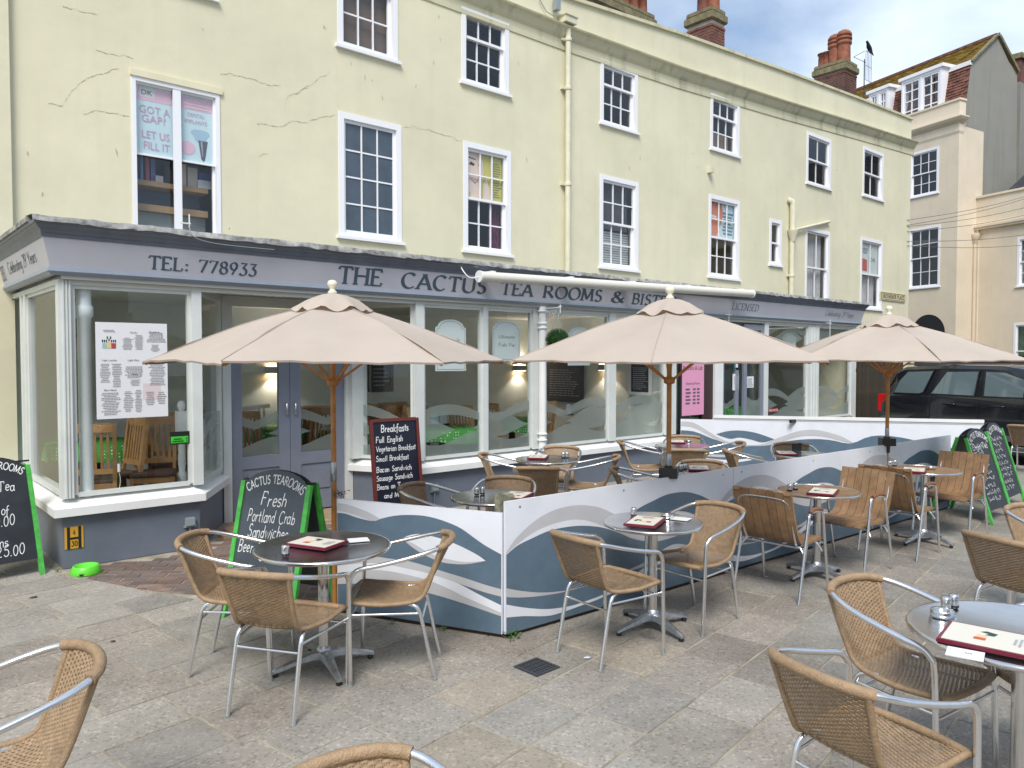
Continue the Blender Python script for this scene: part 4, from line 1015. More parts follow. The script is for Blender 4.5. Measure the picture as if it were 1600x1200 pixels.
MB().box((xd0, SY + .0, ZH), (SX1 - .01, SY + .09, 2.475)).build('head_rail', M_joinery, sf, world=True)
# bay 1
ys = [XP(95, 600, SX0 + .02).y, XP(40, 600, SX0).y, XP(6, 600, SX0).y, yL - .1]
post(SX0, SX0 + .10, SY + .0, SY + .10, fluted=True)
MB().box((SX0 + .0, SY + .10, ZH), (SX0 + .07, yL, 2.475)).build('head_rail', M_joinery, sf, world=True)
for yy in (ys[1], ys[2] if ys[2] < yL - .15 else yL - .5): MB().box((SX0, yy - .05, .6), (SX0 + .09, yy + .05, ZH)).build('post', M_joinery, sf, world=True)
WINF = []
def pane_y(ya, yb_):
    return pane_x(SX0 + .04, SX0 + .04, yb_, y2=ya)
pane_y(SY + .10, ys[1] - .05); pane_y(ys[1] + .05, min(ys[2], yL - .5) - .05)
post(b1r - .05, b1r + .04, SY, SY + .08)
WINF.append(pane_x(SX0 + .10, b1r - .05, SY + .04))
WINF.append(pane_x(b1r + .03, dl - .05, SY + .07, y2=DR - .06))
MB().add([(b1r, SY + .02, ZH), (dl, DR - .02, ZH), (dl, DR - .02, 2.475), (b1r, SY + .02, 2.475)], [(0, 1, 2, 3)]).build('head_rail', M_joinery, sf, world=True)
# door screen
mb = MB().use(M_joinery); mb.box((dl - .02, DR - .06, .03), (dl + .07, DR + .05, 2.475)); mb.box((dr - .07, DR - .06, .03), (dr + .02, DR + .05, 2.475)); mb.box((dl + .07, DR - .05, 2.38), (dr - .07, DR + .04, 2.475)); mb.box((dl + .07, DR - .05, 2.06), (dr - .07, DR + .04, 2.11))
fd = mb.build('door_frame', None, sf, world=True)
pane_x(dl + .07, dr - .07, DR, 2.11, 2.40)
xm = (dl + dr) / 2
def wave_film(M_, L_, z0, seed, parent, inset=.035, y=-.004, gap=True, amp=1.0, zb=.64):
    """frosted wave bands stuck on the lower part of a pane"""
    rs = random.Random(seed); ph = rs.uniform(0, 6)
    mb = MB().use(M_film); n = 26
    def band(f0, f1, k):
        xs = [inset + (L_ - 2 * inset) * i / n for i in range(n + 1)]
        t_ = [M_ @ Vector((x, y - .0006 * k, max(zb, f0(x)))) for x in xs]; b_ = [M_ @ Vector((x, y - .0006 * k, max(zb, min(f0(x) - .001, f1(x))))) for x in xs]
        m_ = len(t_); mb.add(t_ + b_, [(i, i + 1, m_ + i + 1, m_ + i) for i in range(m_ - 1)], False)
    q = 5.2
    hi = lambda x: z0 + .17 * amp * abs(math.sin(x * q / 2 + ph)) ; lo = lambda x: z0 - .09 + .13 * amp * abs(math.sin(x * q / 2 + ph))
    band(hi, lo, 0)
    mid = lambda x: z0 - .06 + .10 * amp * math.sin(x * q * .9 + ph + 1.2); mid2 = lambda x: z0 - .20 - .07 * amp * math.sin(x * q * .9 + ph + 1.2)
    band(mid, mid2, 1)
    low = lambda x: z0 - .25 + .07 * math.sin(x * q + ph + 3)
    band(low, lambda x: zb - .1, 2)
    return mb.build('frosted_film', None, parent)
for k, (a, b) in enumerate(((dl + .072, xm - .003), (xm + .003, dr - .072))):
    mb = MB().use(M_doorgrey); st_ = .13
    zt = 2.055
    for q in (((a, DR - .02, .04), (a + st_, DR + .03, zt)), ((b - st_, DR - .02, .04), (b, DR + .03, zt)), ((a + st_, DR - .02, zt - .12), (b - st_, DR + .03, zt)), ((a + st_, DR - .02, .58), (b - st_, DR + .03, .72)), ((a + st_, DR - .02, .04), (b - st_, DR + .03, .22)), ((a + st_, DR - .004, .22), (b - st_, DR + .02, .58)), ((a + st_ + .06, DR - .016, .28), (b - st_ - .06, DR - .002, .52))):
        mb.box(*q)
    d = mb.build('door', None, sf, world=True)
    MB().add([(a + st_, DR, .72), (b - st_, DR, .72), (b - st_, DR, zt - .12), (a + st_, DR, zt - .12)], [(0, 1, 2, 3)]).build('pane', M_pane, d)
    hx = b - .05 if k == 0 else a + .05
    MB().tube([(hx, DR - .02, 1.16), (hx, DR - .055, 1.17), (hx, DR - .055, 1.29), (hx, DR - .02, 1.30)], .008, 8).build('handle', M_alu, d)
    wave_film(Matrix.Translation((a + st_, DR, 0)), b - a - 2 * st_, 1.10, 40 + k, d, .0, zb=.725)
# bay 2
q_ = W(570, 600, SY + .3)
post(dr - .03, dr + .17, DR - .14, DR - .05)
u2 = Vector((b2l - dr, SY - DR, 0)).normalized()
WINF.append(pane_x(dr + .10, b2l - .02, DR - .10 + .0, y2=SY + .05))
MB().add([(dr, DR - .02, ZH), (b2l, SY + .02, ZH), (b2l, SY + .02, 2.475), (dr, DR - .02, 2.475)], [(0, 1, 2, 3)]).build('head_rail', M_joinery, sf, world=True)
cuts = [b2l + .09] + [W(x, 600, SY).x for x in (755, 762, 833, 853, 952, 962)] + [W(1040, 600, SY).x]
post(b2l - .02, b2l + .09, SY, SY + .10)
post(cuts[1], cuts[2], SY, SY + .07); post(cuts[3], cuts[4], SY + .0, SY + .10); post(cuts[5], cuts[6], SY, SY + .07); post(cuts[7], xe1, SY, SY + .12)
for a, b in ((cuts[0], cuts[1]), (cuts[2], cuts[3]), (cuts[4], cuts[5]), (cuts[6], cuts[7])): WINF.append(pane_x(a, b, SY + .04))
# round cast column with collars between the panes
cx_ = (cuts[3] + cuts[4]) / 2
MB().tube([(cx_, SY - .055, .58), (cx_, SY - .055, 2.48)], .05, 16).build('column', M_white, sf, world=True)
mb = MB()
for zz in (.72, .80, 2.2, 2.26, 2.42): mb.lathe([(.05, -.015), (.066, -.01), (.066, .01), (.05, .015)], (cx_, SY - .055, zz), 16)
mb.build('column_collar', M_white, sf, world=True)
# right part: dental entrance, then three lights
mb = MB().use(M_iwall); mb.box((xe1 - .015, SY + .12, 0), (xe1 + .08, SY + .9, 2.475)); mb.use(M_white); mb.box((xd1 - .02, SY - .0, .60), (xd1 + .22, SY + .10, 2.475)); mb.build('door_frame', None, sf, world=True)
BROWN = mat('dark brown door paint', (.045, .022, .022), .4)
mb = MB().use(BROWN); mb.box((xe1 + .08, SY + .80, .0), (xd1 - .02, SY + .86, 2.47)); 
for zz in (.2, 1.1): mb.box((xe1 + .2, SY + .785, zz), (xd1 - .2, SY + .80, zz + .7))
mb.build('door', None, sf, world=True)
MB().box((W(1100, 600, SY).x, SY + .04, 0), (xd1 - .02, SY + .10, 2.47)).build('door_frame', BROWN, sf, world=True)
cz = [W(x, 600, SY).x for x in (1127, 1155, 1163, 1194, 1200, 1262, 1279, 1330)]
for a, b in ((cz[0], cz[1]), (cz[2], cz[3])):
    mb = MB().use(M_doorgrey); mb.box((a, SY + .01, .6), (a + .1, SY + .05, 2.4)); mb.box((b - .1, SY + .01, .6), (b, SY + .05, 2.4)); mb.box((a + .1, SY + .01, 2.3), (b - .1, SY + .05, 2.4)); mb.box((a + .1, SY + .01, .6), (b - .1, SY + .05, .68))
    d = mb.build('window', None, sf, world=True); MB().add([(a + .1, SY + .03, .68), (b - .1, SY + .03, .68), (b - .1, SY + .03, 2.3), (a + .1, SY + .03, 2.3)], [(0, 1, 2, 3)]).build('pane', M_pane, d)
    wave_film(Matrix.Translation((a + .1, SY + .03, 0)), b - a - .2, 1.02, int(a * 10), d, .0, zb=.69)
post(cz[3], cz[4], SY, SY + .08); post(cz[5], cz[6], SY, SY + .10, fluted=True); post(cz[7], SX1 - .0, SY, SY + .10)
for k, (a, b) in enumerate(((cz[4], cz[5]), (cz[6], cz[7]))):
    f, M_, L_ = pane_x(a, b, SY + .04); WINF.append((f, M_, L_))
    wave_film(M_, L_, 2.32, 61 + k, f, zb=2.1)
MB().box((SX1 - .1, SY + .1, .6), (SX1, yL, 2.47)).build('end_wall', ST, sf, world=True)
for k, (f, M_, L_) in enumerate(WINF):
    if k != 0: wave_film(M_, L_, 1.08, 11 + k, f)
# fascia lettering, painted; each word a part
fo_ = lambda px, py: W(px, py, SY - .095)
tilt = Vector((0, -.06, .24)).normalized(); fn = Vector((0, -.24, -.06)).normalized()
def fword(s, pxL, pxR, zb, h, thick=.20, thin=.075, serif=True, slant=0, gap=.10, name='lettering'):
    xl, xr = fo_(pxL, 440).x, fo_(pxR, 450).x
    yb = SY - .065 - (zb - 2.56) * .25
    mb = MB().use(M_letter); letters(mb, s, (xl, yb, zb), (1, 0, 0), tilt, h, xr - xl, thick, thin, serif, slant, nrm=fn, lift=.002, gap=gap)
    mb.build(name, None, sf, world=True)
fword('TEL: 778933', 233, 402, 2.605, .115)
fword('THE', 529, 598, 2.60, .175); fword('CACTUS', 628, 760, 2.60, .165); fword('TEA', 783, 833, 2.605, .155); fword('ROOMS', 850, 941, 2.605, .155)
fword('&', 956, 978, 2.605, .155); fword('BISTRO', 989, 1058, 2.605, .15); fword('LICENSED', 1145, 1186, 2.63, .11, .13, .05)
fword('Celebrating 29 Years', 1290, 1334, 2.64, .11, .11, .05, False, .2, .03)
# left return: LICENSED / Celebrating 29 Years
mb = MB().use(M_letter); tl = Vector((-.06, 0, .24)).normalized(); nl = Vector((-.24, 0, -.06)).normalized()
ya, yb = XP(57, 400, SX0 - .09).y, XP(14, 410, SX0 - .09).y
letters(mb, 'Celebrating 29 Years', (SX0 - .085, yb, 2.645), (0, -1, 0), tl, .11, yb - ya, .13, .07, False, .2, nrm=nl, lift=.003, gap=.03); mb.build('lettering', None, sf, world=True)
mb = MB().use(M_letter); ya2 = XP(9, 430, SX0 - .09).y
letters(mb, 'LICENSED', (SX0 - .075, yL - .02, 2.61), (0, -1, 0), tl, .14, yL - .02 - ya2, .14, .05, True, 0, nrm=nl, lift=.003); mb.build('lettering', None, sf, world=True)
# awning cassette along the fascia
a, b = W(750, 432, SY - .35), W(1174, 459, SY - .35)
t = empty('awning', 'long white rolled awning tube bracketed in front of the fascia lettering', 'awning', (a.x, SY - .35, a.z))
dx_, dz_ = b.x - a.x, b.z - a.z
MB().tube([(0, 0, 0), (dx_, 0, dz_)], .062, 18).build('cassette', mat('ivory awning', (.70, .68, .60), .4), t)
MB().tube([(-.02, -.0, .0), (0, 0, 0)], .07, 18).build('end_cap', M_white, t); MB().tube([(dx_, 0, dz_), (dx_ + .02, 0, dz_)], .07, 18).build('end_cap', M_white, t)
for px in (770, 893, 990, 1077, 1160):
    x_ = W(px, 440, SY - .35).x - a.x; z_ = dz_ * x_ / dx_
    MB().box((x_ - .03, -.02, z_ + .05), (x_ + .03, .20, z_ + .075)).box((x_ - .03, .16, z_ - .03), (x_ + .03, .2, z_ + .05)).build('bracket', M_white, t)
MB().tube(crv([(0, 0, 0), (-.12, .04, -.02), (-.18, .1, .07), (-.1, .2, .13), (.1, .16, .14)], 4), .007, 6).build('cable', M_white, t)
# little aerial with a trailing wire on the flashing
p = W(296, 352, SY - .18); t = empty('cable_clip', 'thin white clip and wire standing on the lead edge under the wide window', 'wire', p)
MB().tube([(0, 0, -.02), (0, 0, .10)], .006, 6).box((-.08, -.008, .01), (.01, .008, .02)).build('clip', M_white, t)
MB().tube(crv([(0, 0, 0), (.0, -.04, -.08), (.08, -.05, -.13), (.3, -.03, -.15), (.8, -.02, -.15)], 5), .004, 6).build('wire', M_gbox, t)
# junction boxes and conduits on the base wall
for px, py, lab in ((297, 815, 'grey junction box with conduit low on the base wall of the left bay'), (679, 762, 'grey junction box with conduit on the base wall behind the barrier')):
    p = W(px, py, SY - .02); t = empty('junction_box', lab, 'electric box', (p.x, SY, p.z)); MB().box((-.045, -.05, -.04), (.045, 0, .04)).build('box', M_gbox, t, bevel=.008); MB().box((-.055, -.035, -.05), (.055, -.0, -.035)).build('lid', M_gbox, t)
    MB().tube([(0, -.02, -.04), (0, -.02, -p.z + .02)], .011, 8).build('conduit', M_grey, t)
# hydrant plate 4/30
a, b = W(101, 825, SY - .012), W(131, 855, SY - .012)
t = empty('hydrant_sign', 'yellow and black fire hydrant plate marked 4 and 30 on the grey base wall', 'sign', (a.x, SY - .001, b.z)); w_, h_ = b.x - a.x, a.z - b.z
MB().box((0, -.006, 0), (w_, -.0, h_)).build('plate', mat('amber enamel', (.62, .33, .03), .4), t)
mb = MB(); mb.box((w_ * .12, -.008, .0), (w_ * .28, -.0062, h_)); mb.box((w_ * .72, -.008, 0), (w_ * .88, -.0062, h_)); mb.box((w_ * .28, -.008, h_ * .42), (w_ * .72, -.0062, h_ * .52)); mb.build('stripe', M_black, t)
letters(MB().use(M_black), '4', (w_ * .42, -.007, h_ * .64), (1, 0, 0), (0, 0, 1), h_ * .22, w_ * .14, .16, nrm=(0, -1, 0)).build('lettering', None, t)
letters(MB().use(M_black), '30', (w_ * .34, -.007, h_ * .12), (1, 0, 0), (0, 0, 1), h_ * .22, w_ * .34, .16, nrm=(0, -1, 0)).build('lettering', None, t)
# dog bowl
p = G(136, 892); t = empty('dog_bowl', 'bright lime green plastic dog bowl on the ground by the left bay', 'bowl', (p.x - .02, p.y - .06, 0))
MB().lathe([(.120, 0), (.123, .006), (.100, .062), (.095, .067), (.087, .065), (.075, .03), (.0, .025)], n=32).build('bowl', mat('lime plastic', (.12, .62, .04), .35), t)
MB().lathe([(.018, 0), (.018, .01)], (-.055, -.100, .010), 12).build('foot_notch', M_black, t)
# menu poster in the left bay window
a, b = W(148, 503, SY + .03), W(262, 650, SY + .03)
t = empty('menu_poster', 'large white printed menu poster with potted cactus picture in the left bay window', 'poster', (a.x, SY + .015, b.z)); w_, h_ = b.x - a.x, a.z - b.z
MB().box((0, 0, 0), (w_, .004, h_)).build('sheet', M_paper, t)
rs = random.Random(12); mb = MB().use(mat('grey print', (.22, .22, .24), .7)); U_, V_ = (1, 0, 0), (0, 0, 1)
for (x_, y_, ww, hh, rw) in ((.05, .38, .13, .20, 12), (.21, .33, .13, .25, 14), (.38, .42, .26, .13, 9), (.46, .34, .14, .07, 5), (.72, .34, .24, .24, 14), (.06, .04, .24, .24, 14), (.36, .07, .13, .22, 12), (.52, .06, .10, .24, 15), (.68, .13, .12, .15, 8), (.84, .14, .12, .14, 6), (.36, .72, .14, .13, 10), (.53, .72, .12, .16, 13), (.70, .80, .26, .11, 8), (.76, .70, .12, .08, 6), (.06, .90, .22, .03, 2)):
    dashes(mb, (w_ * x_, -.001, h_ * y_), U_, V_, w_ * ww, h_ * hh, rw, rs, fill=.42)
mb.build('lettering', None, t)
mb = MB().use(M_ink)
for s_, x_, y_, ww in (('Drinks', .47, .89, .1), ('Breakfasts', .74, .90, .15), ('Light Lunches', .08, .60, .2), ('Light Bites', .43, .60, .16), ('Main Meals', .74, .60, .16), ('Main Meals', .1, .29, .17), ('Salads', .48, .45, .09)):
    letters(mb, s_, (w_ * x_, -.001, h_ * y_), U_, V_, h_ * .018, w_ * ww, .16, .08, False, .15, nrm=(0, -1, 0))
mb.build('lettering', None, t)
for k, (x_, c_) in enumerate(((.09, (.30, .50, .48)), (.15, (.72, .50, .28)), (.21, (.40, .06, .05)))):
    local(t, mat('printed pot %d' % k, c_, .6), [(w_ * x_, h_ * .73), (w_ * (x_ + .06), h_ * .73), (w_ * (x_ + .062), h_ * (.785 + .012 * (k == 1))), (w_ * (x_ - .002), h_ * (.785 + .012 * (k == 1)))], -.002 - .0004 * k)
    mb = MB().use(mat('printed cactus', (.02, .06, .05), .7)); cxx, zz_ = w_ * (x_ + .03), h_ * (.787 + .012 * (k == 1))
    for dx__ in (-.016, 0, .016): mb.lathe([(0.0, 0), (.006, .008), (.006, .025), (0, .03)], (cxx + dx__ * (1 if k != 1 else .8), -.001, zz_ + (.02 if (k == 1 and dx__) else 0)), 6)
    ob = mb.build('picture', None, t); ob.scale = (1, .12, 1)
local(t, mat('faint pink wash', (.66, .58, .58), .6), [(w_ * .64, h_ * .18), (w_ * .9, h_ * .18), (w_ * .9, h_ * .36), (w_ * .64, h_ * .36)], -.0006)
# green hygiene rating sticker
a, b = W(265, 675, SY + .03), W(296, 693, SY + .03)
t = empty('rating_sticker', 'green and black hygiene rating sticker at the foot of the left bay window', 'sticker', (a.x, SY + .02, b.z)); w_, h_ = b.x - a.x, a.z - b.z
MB().box((0, 0, 0), (w_, .003, h_)).build('sticker', M_black, t); MB().box((w_ * .04, -.002, h_ * .12), (w_ * .92, -.0005, h_ * .62)).build('label', mat('bright green print', (.05, .55, .04), .5), t)
mb = MB().use(M_black); dashes(mb, (w_ * .08, -.0022, h_ * .2), U_, V_, w_ * .62, h_ * .36, 2, random.Random(3)); letters(mb, '5', (w_ * .8, -.002, h_ * .2), U_, V_, h_ * .3, w_ * .08, .2, nrm=(0, -1, 0)); mb.build('lettering', None, t)
# white sensor on its cable
p = W(186, 737, SY + .06); t = empty('window_sensor', 'small white sensor with dangling cord inside the left bay window', 'sensor', p); MB().tube([(0, 0, .0), (0, 0, .07)], .013, 8).tube(crv([(0, 0, 0), (.01, 0, -.08), (-.005, 0, -.2), (.005, 0, -.26)], 4), .003, 5).build('sensor', M_white, t)
# arched hanging menu cards
for k, (xa, ya, xb, yb_, txt, lab) in enumerate(((680, 500, 727, 580, ('Homemade', 'Beef Lasagne'), 'arched white card reading Homemade Beef Lasagne hung in the window'), (769, 502, 812, 564, ('Ultimate', 'Fish Pie'), 'arched white card reading Ultimate Fish Pie hung in the window'), (887, 512, 921, 571, (), 'arched white card hung in the window behind the hanging topiary ball'), (1222, 521, 1243, 560, (), 'small arched white card in the far right window of the shopfront'))):
    a, b = W(xa, yb_, SY + .12), W(xb, ya, SY + .12); t = empty('menu_card', lab, 'sign', (a.x, SY + .11, a.z)); w_, h_ = b.x - a.x, b.z - a.z
    def arch_poly(i): 
        return [(i, i), (w_ - i, i), (w_ - i, h_ * .84 - i)] + [(w_ / 2 + (w_ * .42 - i) * math.cos(R(q * 15)), h_ * .86 - i + (h_ * .14) * math.sin(R(q * 15))) for q in range(0, 13)] + [(i, h_ * .84 - i)]
    MB().prism(arch_poly(0), (0, 0, 0), (1, 0, 0), (0, 0, 1), (0, .01, 0)).build('card', mat('card white', (.74, .80, .80), .6), t, fix=True)
    mb = MB().use(M_inkl); A0, A1 = arch_poly(.018), arch_poly(.024)
    mb.add([(x_, -.002, z_) for x_, z_ in A0] + [(x_, -.002, z_) for x_, z_ in A1], [(i, (i + 1) % len(A0), len(A0) + (i + 1) % len(A0), len(A0) + i) for i in range(len(A0))], False); mb.build('border', None, t)
    for j, s_ in enumerate(txt): letters(MB().use(mat('grey card ink', (.16, .19, .20), .6)), s_, (w_ * (.5 - .036 * len(s_)), -.001, h_ * (.56 - .2 * j)), U_, V_, h_ * .085, w_ * .072 * len(s_), .12, .05, False, 0, nrm=(0, -1, 0)).build('lettering', None, t)
    MB().tube([(w_ / 2, .005, h_), (w_ / 2, .005, 2.45 - a.z)], .002, 4).build('cord', M_inkl, t)
# hanging topiary ball and bracket
bx = W(871, 531, SY - .30); t = empty('hanging_topiary', 'round green box topiary ball hung from an ornate white bracket beside the column', 'hanging plant', (bx.x, SY - .30, bx.z))
lg = mat('box leaf', (.014, .062, .010), .75, spec=.2, vary=.5, vscale=30, objvar=.1)
rs = random.Random(2); mb = MB(); rr = .15
for i in range(3600):
    d = Vector((rs.gauss(0, 1), rs.gauss(0, 1), rs.gauss(0, 1))).normalized(); c = d * (rr * rs.uniform(.82, 1.05)); s_ = .011; u_ = d.orthogonal().normalized() * s_; v_ = (d.cross(u_.normalized()) + d * rs.uniform(-.9, .9)).normalized() * s_ * rs.uniform(.6, 1)
    a_ = rs.uniform(0, 6.28); uu = u_ * math.cos(a_) + v_ * math.sin(a_); vv = v_ * math.cos(a_) - u_ * math.sin(a_)
    mb.add([c - uu, c + vv * .5, c + uu, c - vv * .5], [(0, 1, 2, 3)], False)
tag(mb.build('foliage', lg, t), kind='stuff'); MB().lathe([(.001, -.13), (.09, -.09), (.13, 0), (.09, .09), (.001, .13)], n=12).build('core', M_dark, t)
hz = 2.44 - bx.z
for a_ in (0, 2.1, 4.2): MB().tube([(.1 * math.cos(a_), .1 * math.sin(a_), .06), (0.03, .02, hz)], .003, 5).build('chain', M_gbox, t)
mb = MB().tube([(.05, .28, hz + .02), (.03, -.02, hz + .02)], .009, 8).tube([(.05, .28, hz - .22), (.05, .28, hz + .06)], .009, 8).tube(crv([(.05, .28, hz - .2), (.05, .16, hz - .12), (.05, .06, hz + .01)], 5), .007, 8)
for k in range(3): mb.tube([(.05, .22 - .05 * k + .028 * math.cos(j * .7), hz - .05 + .012 * k + .028 * math.sin(j * .7)) for j in range(9)], .005, 6)
mb.tube([(.03, -.02, hz - .05), (.03, -.02, hz + .06)], .006, 6).tube([(.0, -.02, hz + .035), (.06, -.02, hz + .035)], .006, 6); mb.build('bracket', M_white, t)
for px, py in ((1139, 492), (1297, 505)):
    p = W(px, py, SY - .15); t = empty('hook_bracket', 'white cross shaped hanging hook on the far right of the fascia' if px > 1200 else 'white cross shaped hanging hook under the fascia above the middle parasol', 'hook', p)
    MB().tube([(0, 0, -.35), (0, 0, .07)], .006, 6).tube([(-.07, 0, .0), (.07, 0, .0)], .007, 6).tube([(0, 0, .0), (0, .15, .02)], .007, 6).build('hook', M_white, t)
# pink dental sign
a, b = W(1062, 650, SY + .02), W(1098, 540, SY + .02)
t = empty('dental_sign', 'tall pink DK Dental Practice and Lab board listing opening hours beside a brown door', 'sign', (a.x, SY + .0, a.z)); w_, h_ = b.x - a.x, b.z - a.z
MB().box((0, -.01, 0), (w_, .01, h_ + .25)).build('board', M_pink, t)
MB().box((-.05, -.02, -.7), (-.0, .02, h_ + .25)).box((-.0, -.02, -.04), (.2, .02, .0)).build('post', M_black, t)
MB().box((w_ * .38, -.013, h_ * .86), (w_ * .62, -.0105, h_ * .98)).build('logo', M_paper, t)
for s_, z_, ww in (('DK Dental', .75, .66), ('Practice & Lab', .65, .86), ('Opening Hours', .43, .62)): sans('lettering', s_, (w_ * (.5 - ww / 2), -.0105, h_ * z_), U_, V_, h_ * (.058 if ww != .62 else .045), w_ * ww, M_ink, t)
mb = MB().use(M_ink); rs = random.Random(31)
for r_ in range(5): mb.add([(w_ * .18, -.0125, h_ * (.16 + .05 * r_)), (w_ * (.36 + .04 * (r_ % 2)), -.0125, h_ * (.16 + .05 * r_)), (w_ * (.36 + .04 * (r_ % 2)), -.0125, h_ * (.185 + .05 * r_)), (w_ * .18, -.0125, h_ * (.185 + .05 * r_))], [(0, 1, 2, 3)], False); [mb.add([(w_ * x_, -.0125, h_ * (.16 + .05 * r_)), (w_ * (x_ + .12), -.0125, h_ * (.16 + .05 * r_)), (w_ * (x_ + .12), -.0125, h_ * (.185 + .05 * r_)), (w_ * x_, -.0125, h_ * (.185 + .05 * r_))], [(0, 1, 2, 3)], False) for x_ in (.5, .68)]
mb.build('lettering', None, t)
# notices stuck in the far windows
for k, (xa, ya, xb, yb_, lab, c_) in enumerate(((1144, 584, 1154, 610, 'white notice taped to the left half of the far casement', M_paper), (1164, 588, 1177, 606, 'white notice taped to the right half of the far casement', M_paper), (1147, 566, 1154, 578, 'teal and white sticker above a notice in the far casement', mat('teal sticker', (.05, .22, .25), .5)), (1200, 638, 1215, 644, 'small red and white PRIVATE sticker low in the far window', mat('red sticker', (.5, .06, .06), .5)))):
    a, b = W(xa, yb_, SY + .02), W(xb, ya, SY + .02); t = empty('window_notice', lab, 'notice', (a.x, SY + .012 - .001 * k, a.z)); w_, h_ = b.x - a.x, b.z - a.z
    MB().box((0, 0, 0), (w_, .003, h_)).build('sheet', c_, t)
    if k < 2: mb = MB().use(M_inkl); dashes(mb, (w_ * .15, -.002, h_ * .1), U_, V_, w_ * .7, h_ * .8, 8, random.Random(k)); mb.build('lettering', None, t)
    if k == 2: MB().box((w_ * .25, -.002, h_ * .3), (w_ * .75, -.0005, h_ * .8)).build('panel', M_paper, t)
    if k == 3: sans('lettering', 'PRIVATE', (w_ * .05, -.001, h_ * .2), U_, V_, h_ * .6, w_ * .9, M_paper, t)
# ------------------------------------------------------------------ inside the tea rooms
FZ = .15
rb = 10.7
for nm, a, b, m_ in (('interior_floor', (1.6, 8.34, FZ - .05), (16.0, rb, FZ), M_ifloor), ('interior_floor', (1.6, 7.58, FZ - .05), (2.62, 8.34, FZ), M_ifloor), ('interior_floor', (4.95, 7.58, FZ - .05), (16.0, 8.34, FZ), M_ifloor), ('interior_ceiling', (1.5, SY + .12, 2.52), (16.1, rb, 2.56), M_ceil)):
    tag(MB().box(a, b).build(nm, m_), kind='structure')
iw = empty('interior_wall', kind='structure')
MB().box((1.45, rb, FZ), (16.1, rb + .1, 2.55)).build('wall_panel', M_iwall, iw)
MB().box((1.40, 9.75, FZ), (1.50, rb, 2.55)).build('wall_panel', M_iwall, iw)
MB().box((15.9, 9.75, FZ), (16.0, rb, 2.55)).build('wall_panel', M_iwall, iw)
MB().box((9.92, SY + .9, FZ), (10.0, rb, 2.55)).build('wall_panel', M_iwall, iw)
MB().box((10.0, SY + .95, FZ), (11.0, SY + 1.0, 2.55)).build('wall_panel', M_iwall, iw)
# bay column
p = W(133, 600, SY + .12); t = empty('column', 'round white column standing just inside the left bay window', 'column', (p.x, p.y, FZ)); MB().lathe([(.055, .0), (.055, 2.0), (.075, 2.02), (.075, 2.1), (.06, 2.12), (.06, 2.36)], n=18).build('shaft', mat('column white', (.86, .89, .91), .4), t)
# wall lights
for px, py, lab in ((430, 578, 'lit up and down wall light seen through the left door'), (812, 575, 'lit wall light to the right of the Fish Pie card'), (946, 574, 'lit wall light behind the hanging ball window')):
    p = XP(px, py, 9.84) if px > 900 else W(px, py, rb - .06)
    t = empty('wall_light', lab, 'wall light', p, R(-90) if px > 900 else 0); MB().box((-.13, -.05, -.05), (.13, .05, .05)).build('shade', M_gbox, t)
    MB().box((-.11, -.045, .051), (.11, .045, .056)).box((-.11, -.045, -.056), (.11, .045, -.051)).build('lamp', emit('warm lamp', (1, .62, .3), 9) if 'warm lamp' not in MATS else MATS['warm lamp'], t)
    for s_ in (1, -1):
        ld = bpy.data.lights.new('wall_light_glow', 'SPOT'); ld.energy = 8; ld.color = (1, .84, .68); ld.spot_size = R(110); ld.shadow_soft_size = .05
        lo = bpy.data.objects.new('bulb', ld); COL.objects.link(lo); setparent(lo, t); lo.location = (0, -.02, .07 * s_); lo.rotation_euler = (R(180) if s_ > 0 else 0, 0, 0)
# blackboards on the back wall
for k, (xa, ya, xb, yb_, fr, lab) in enumerate(((580, 560, 610, 608, M_black, 'dark menu board seen through the angled pane beside the door'), (853, 570, 908, 622, M_black, 'large chalked blackboard on the rear wall under the topiary window'), (986, 568, 1014, 612, M_paper, 'white framed blackboard on the rear wall left of the middle parasol pole'))):
    if k: a, b = XP(xa, yb_, 9.86), XP(xb, ya, 9.86); t = empty('wall_blackboard', lab, 'blackboard', (9.86, a.y, a.z), R(-90)); w_, h_ = a.y - b.y, b.z - a.z
    else: a, b = W(xa, yb_, rb - .03), W(xb, ya, rb - .03); t = empty('wall_blackboard', lab, 'blackboard', (a.x, rb - .03, a.z)); w_, h_ = b.x - a.x, b.z - a.z
    MB().box((0, 0, 0), (w_, .02, h_)).build('board', M_chalkb, t); e = .05
    MB().box((-e, -.01, -e), (0, .02, h_ + e)).box((w_, -.01, -e), (w_ + e, .02, h_ + e)).box((0, -.01, -e), (w_, .02, 0)).box((0, -.01, h_), (w_, .02, h_ + e)).build('frame', fr, t)
    mb = MB().use(M_inkl); dashes(mb, (w_ * .1, -.003, h_ * .1), U_, V_, w_ * .8, h_ * .8, 12 if k else 6, random.Random(k), .1, .3); mb.build('lettering', None, t)
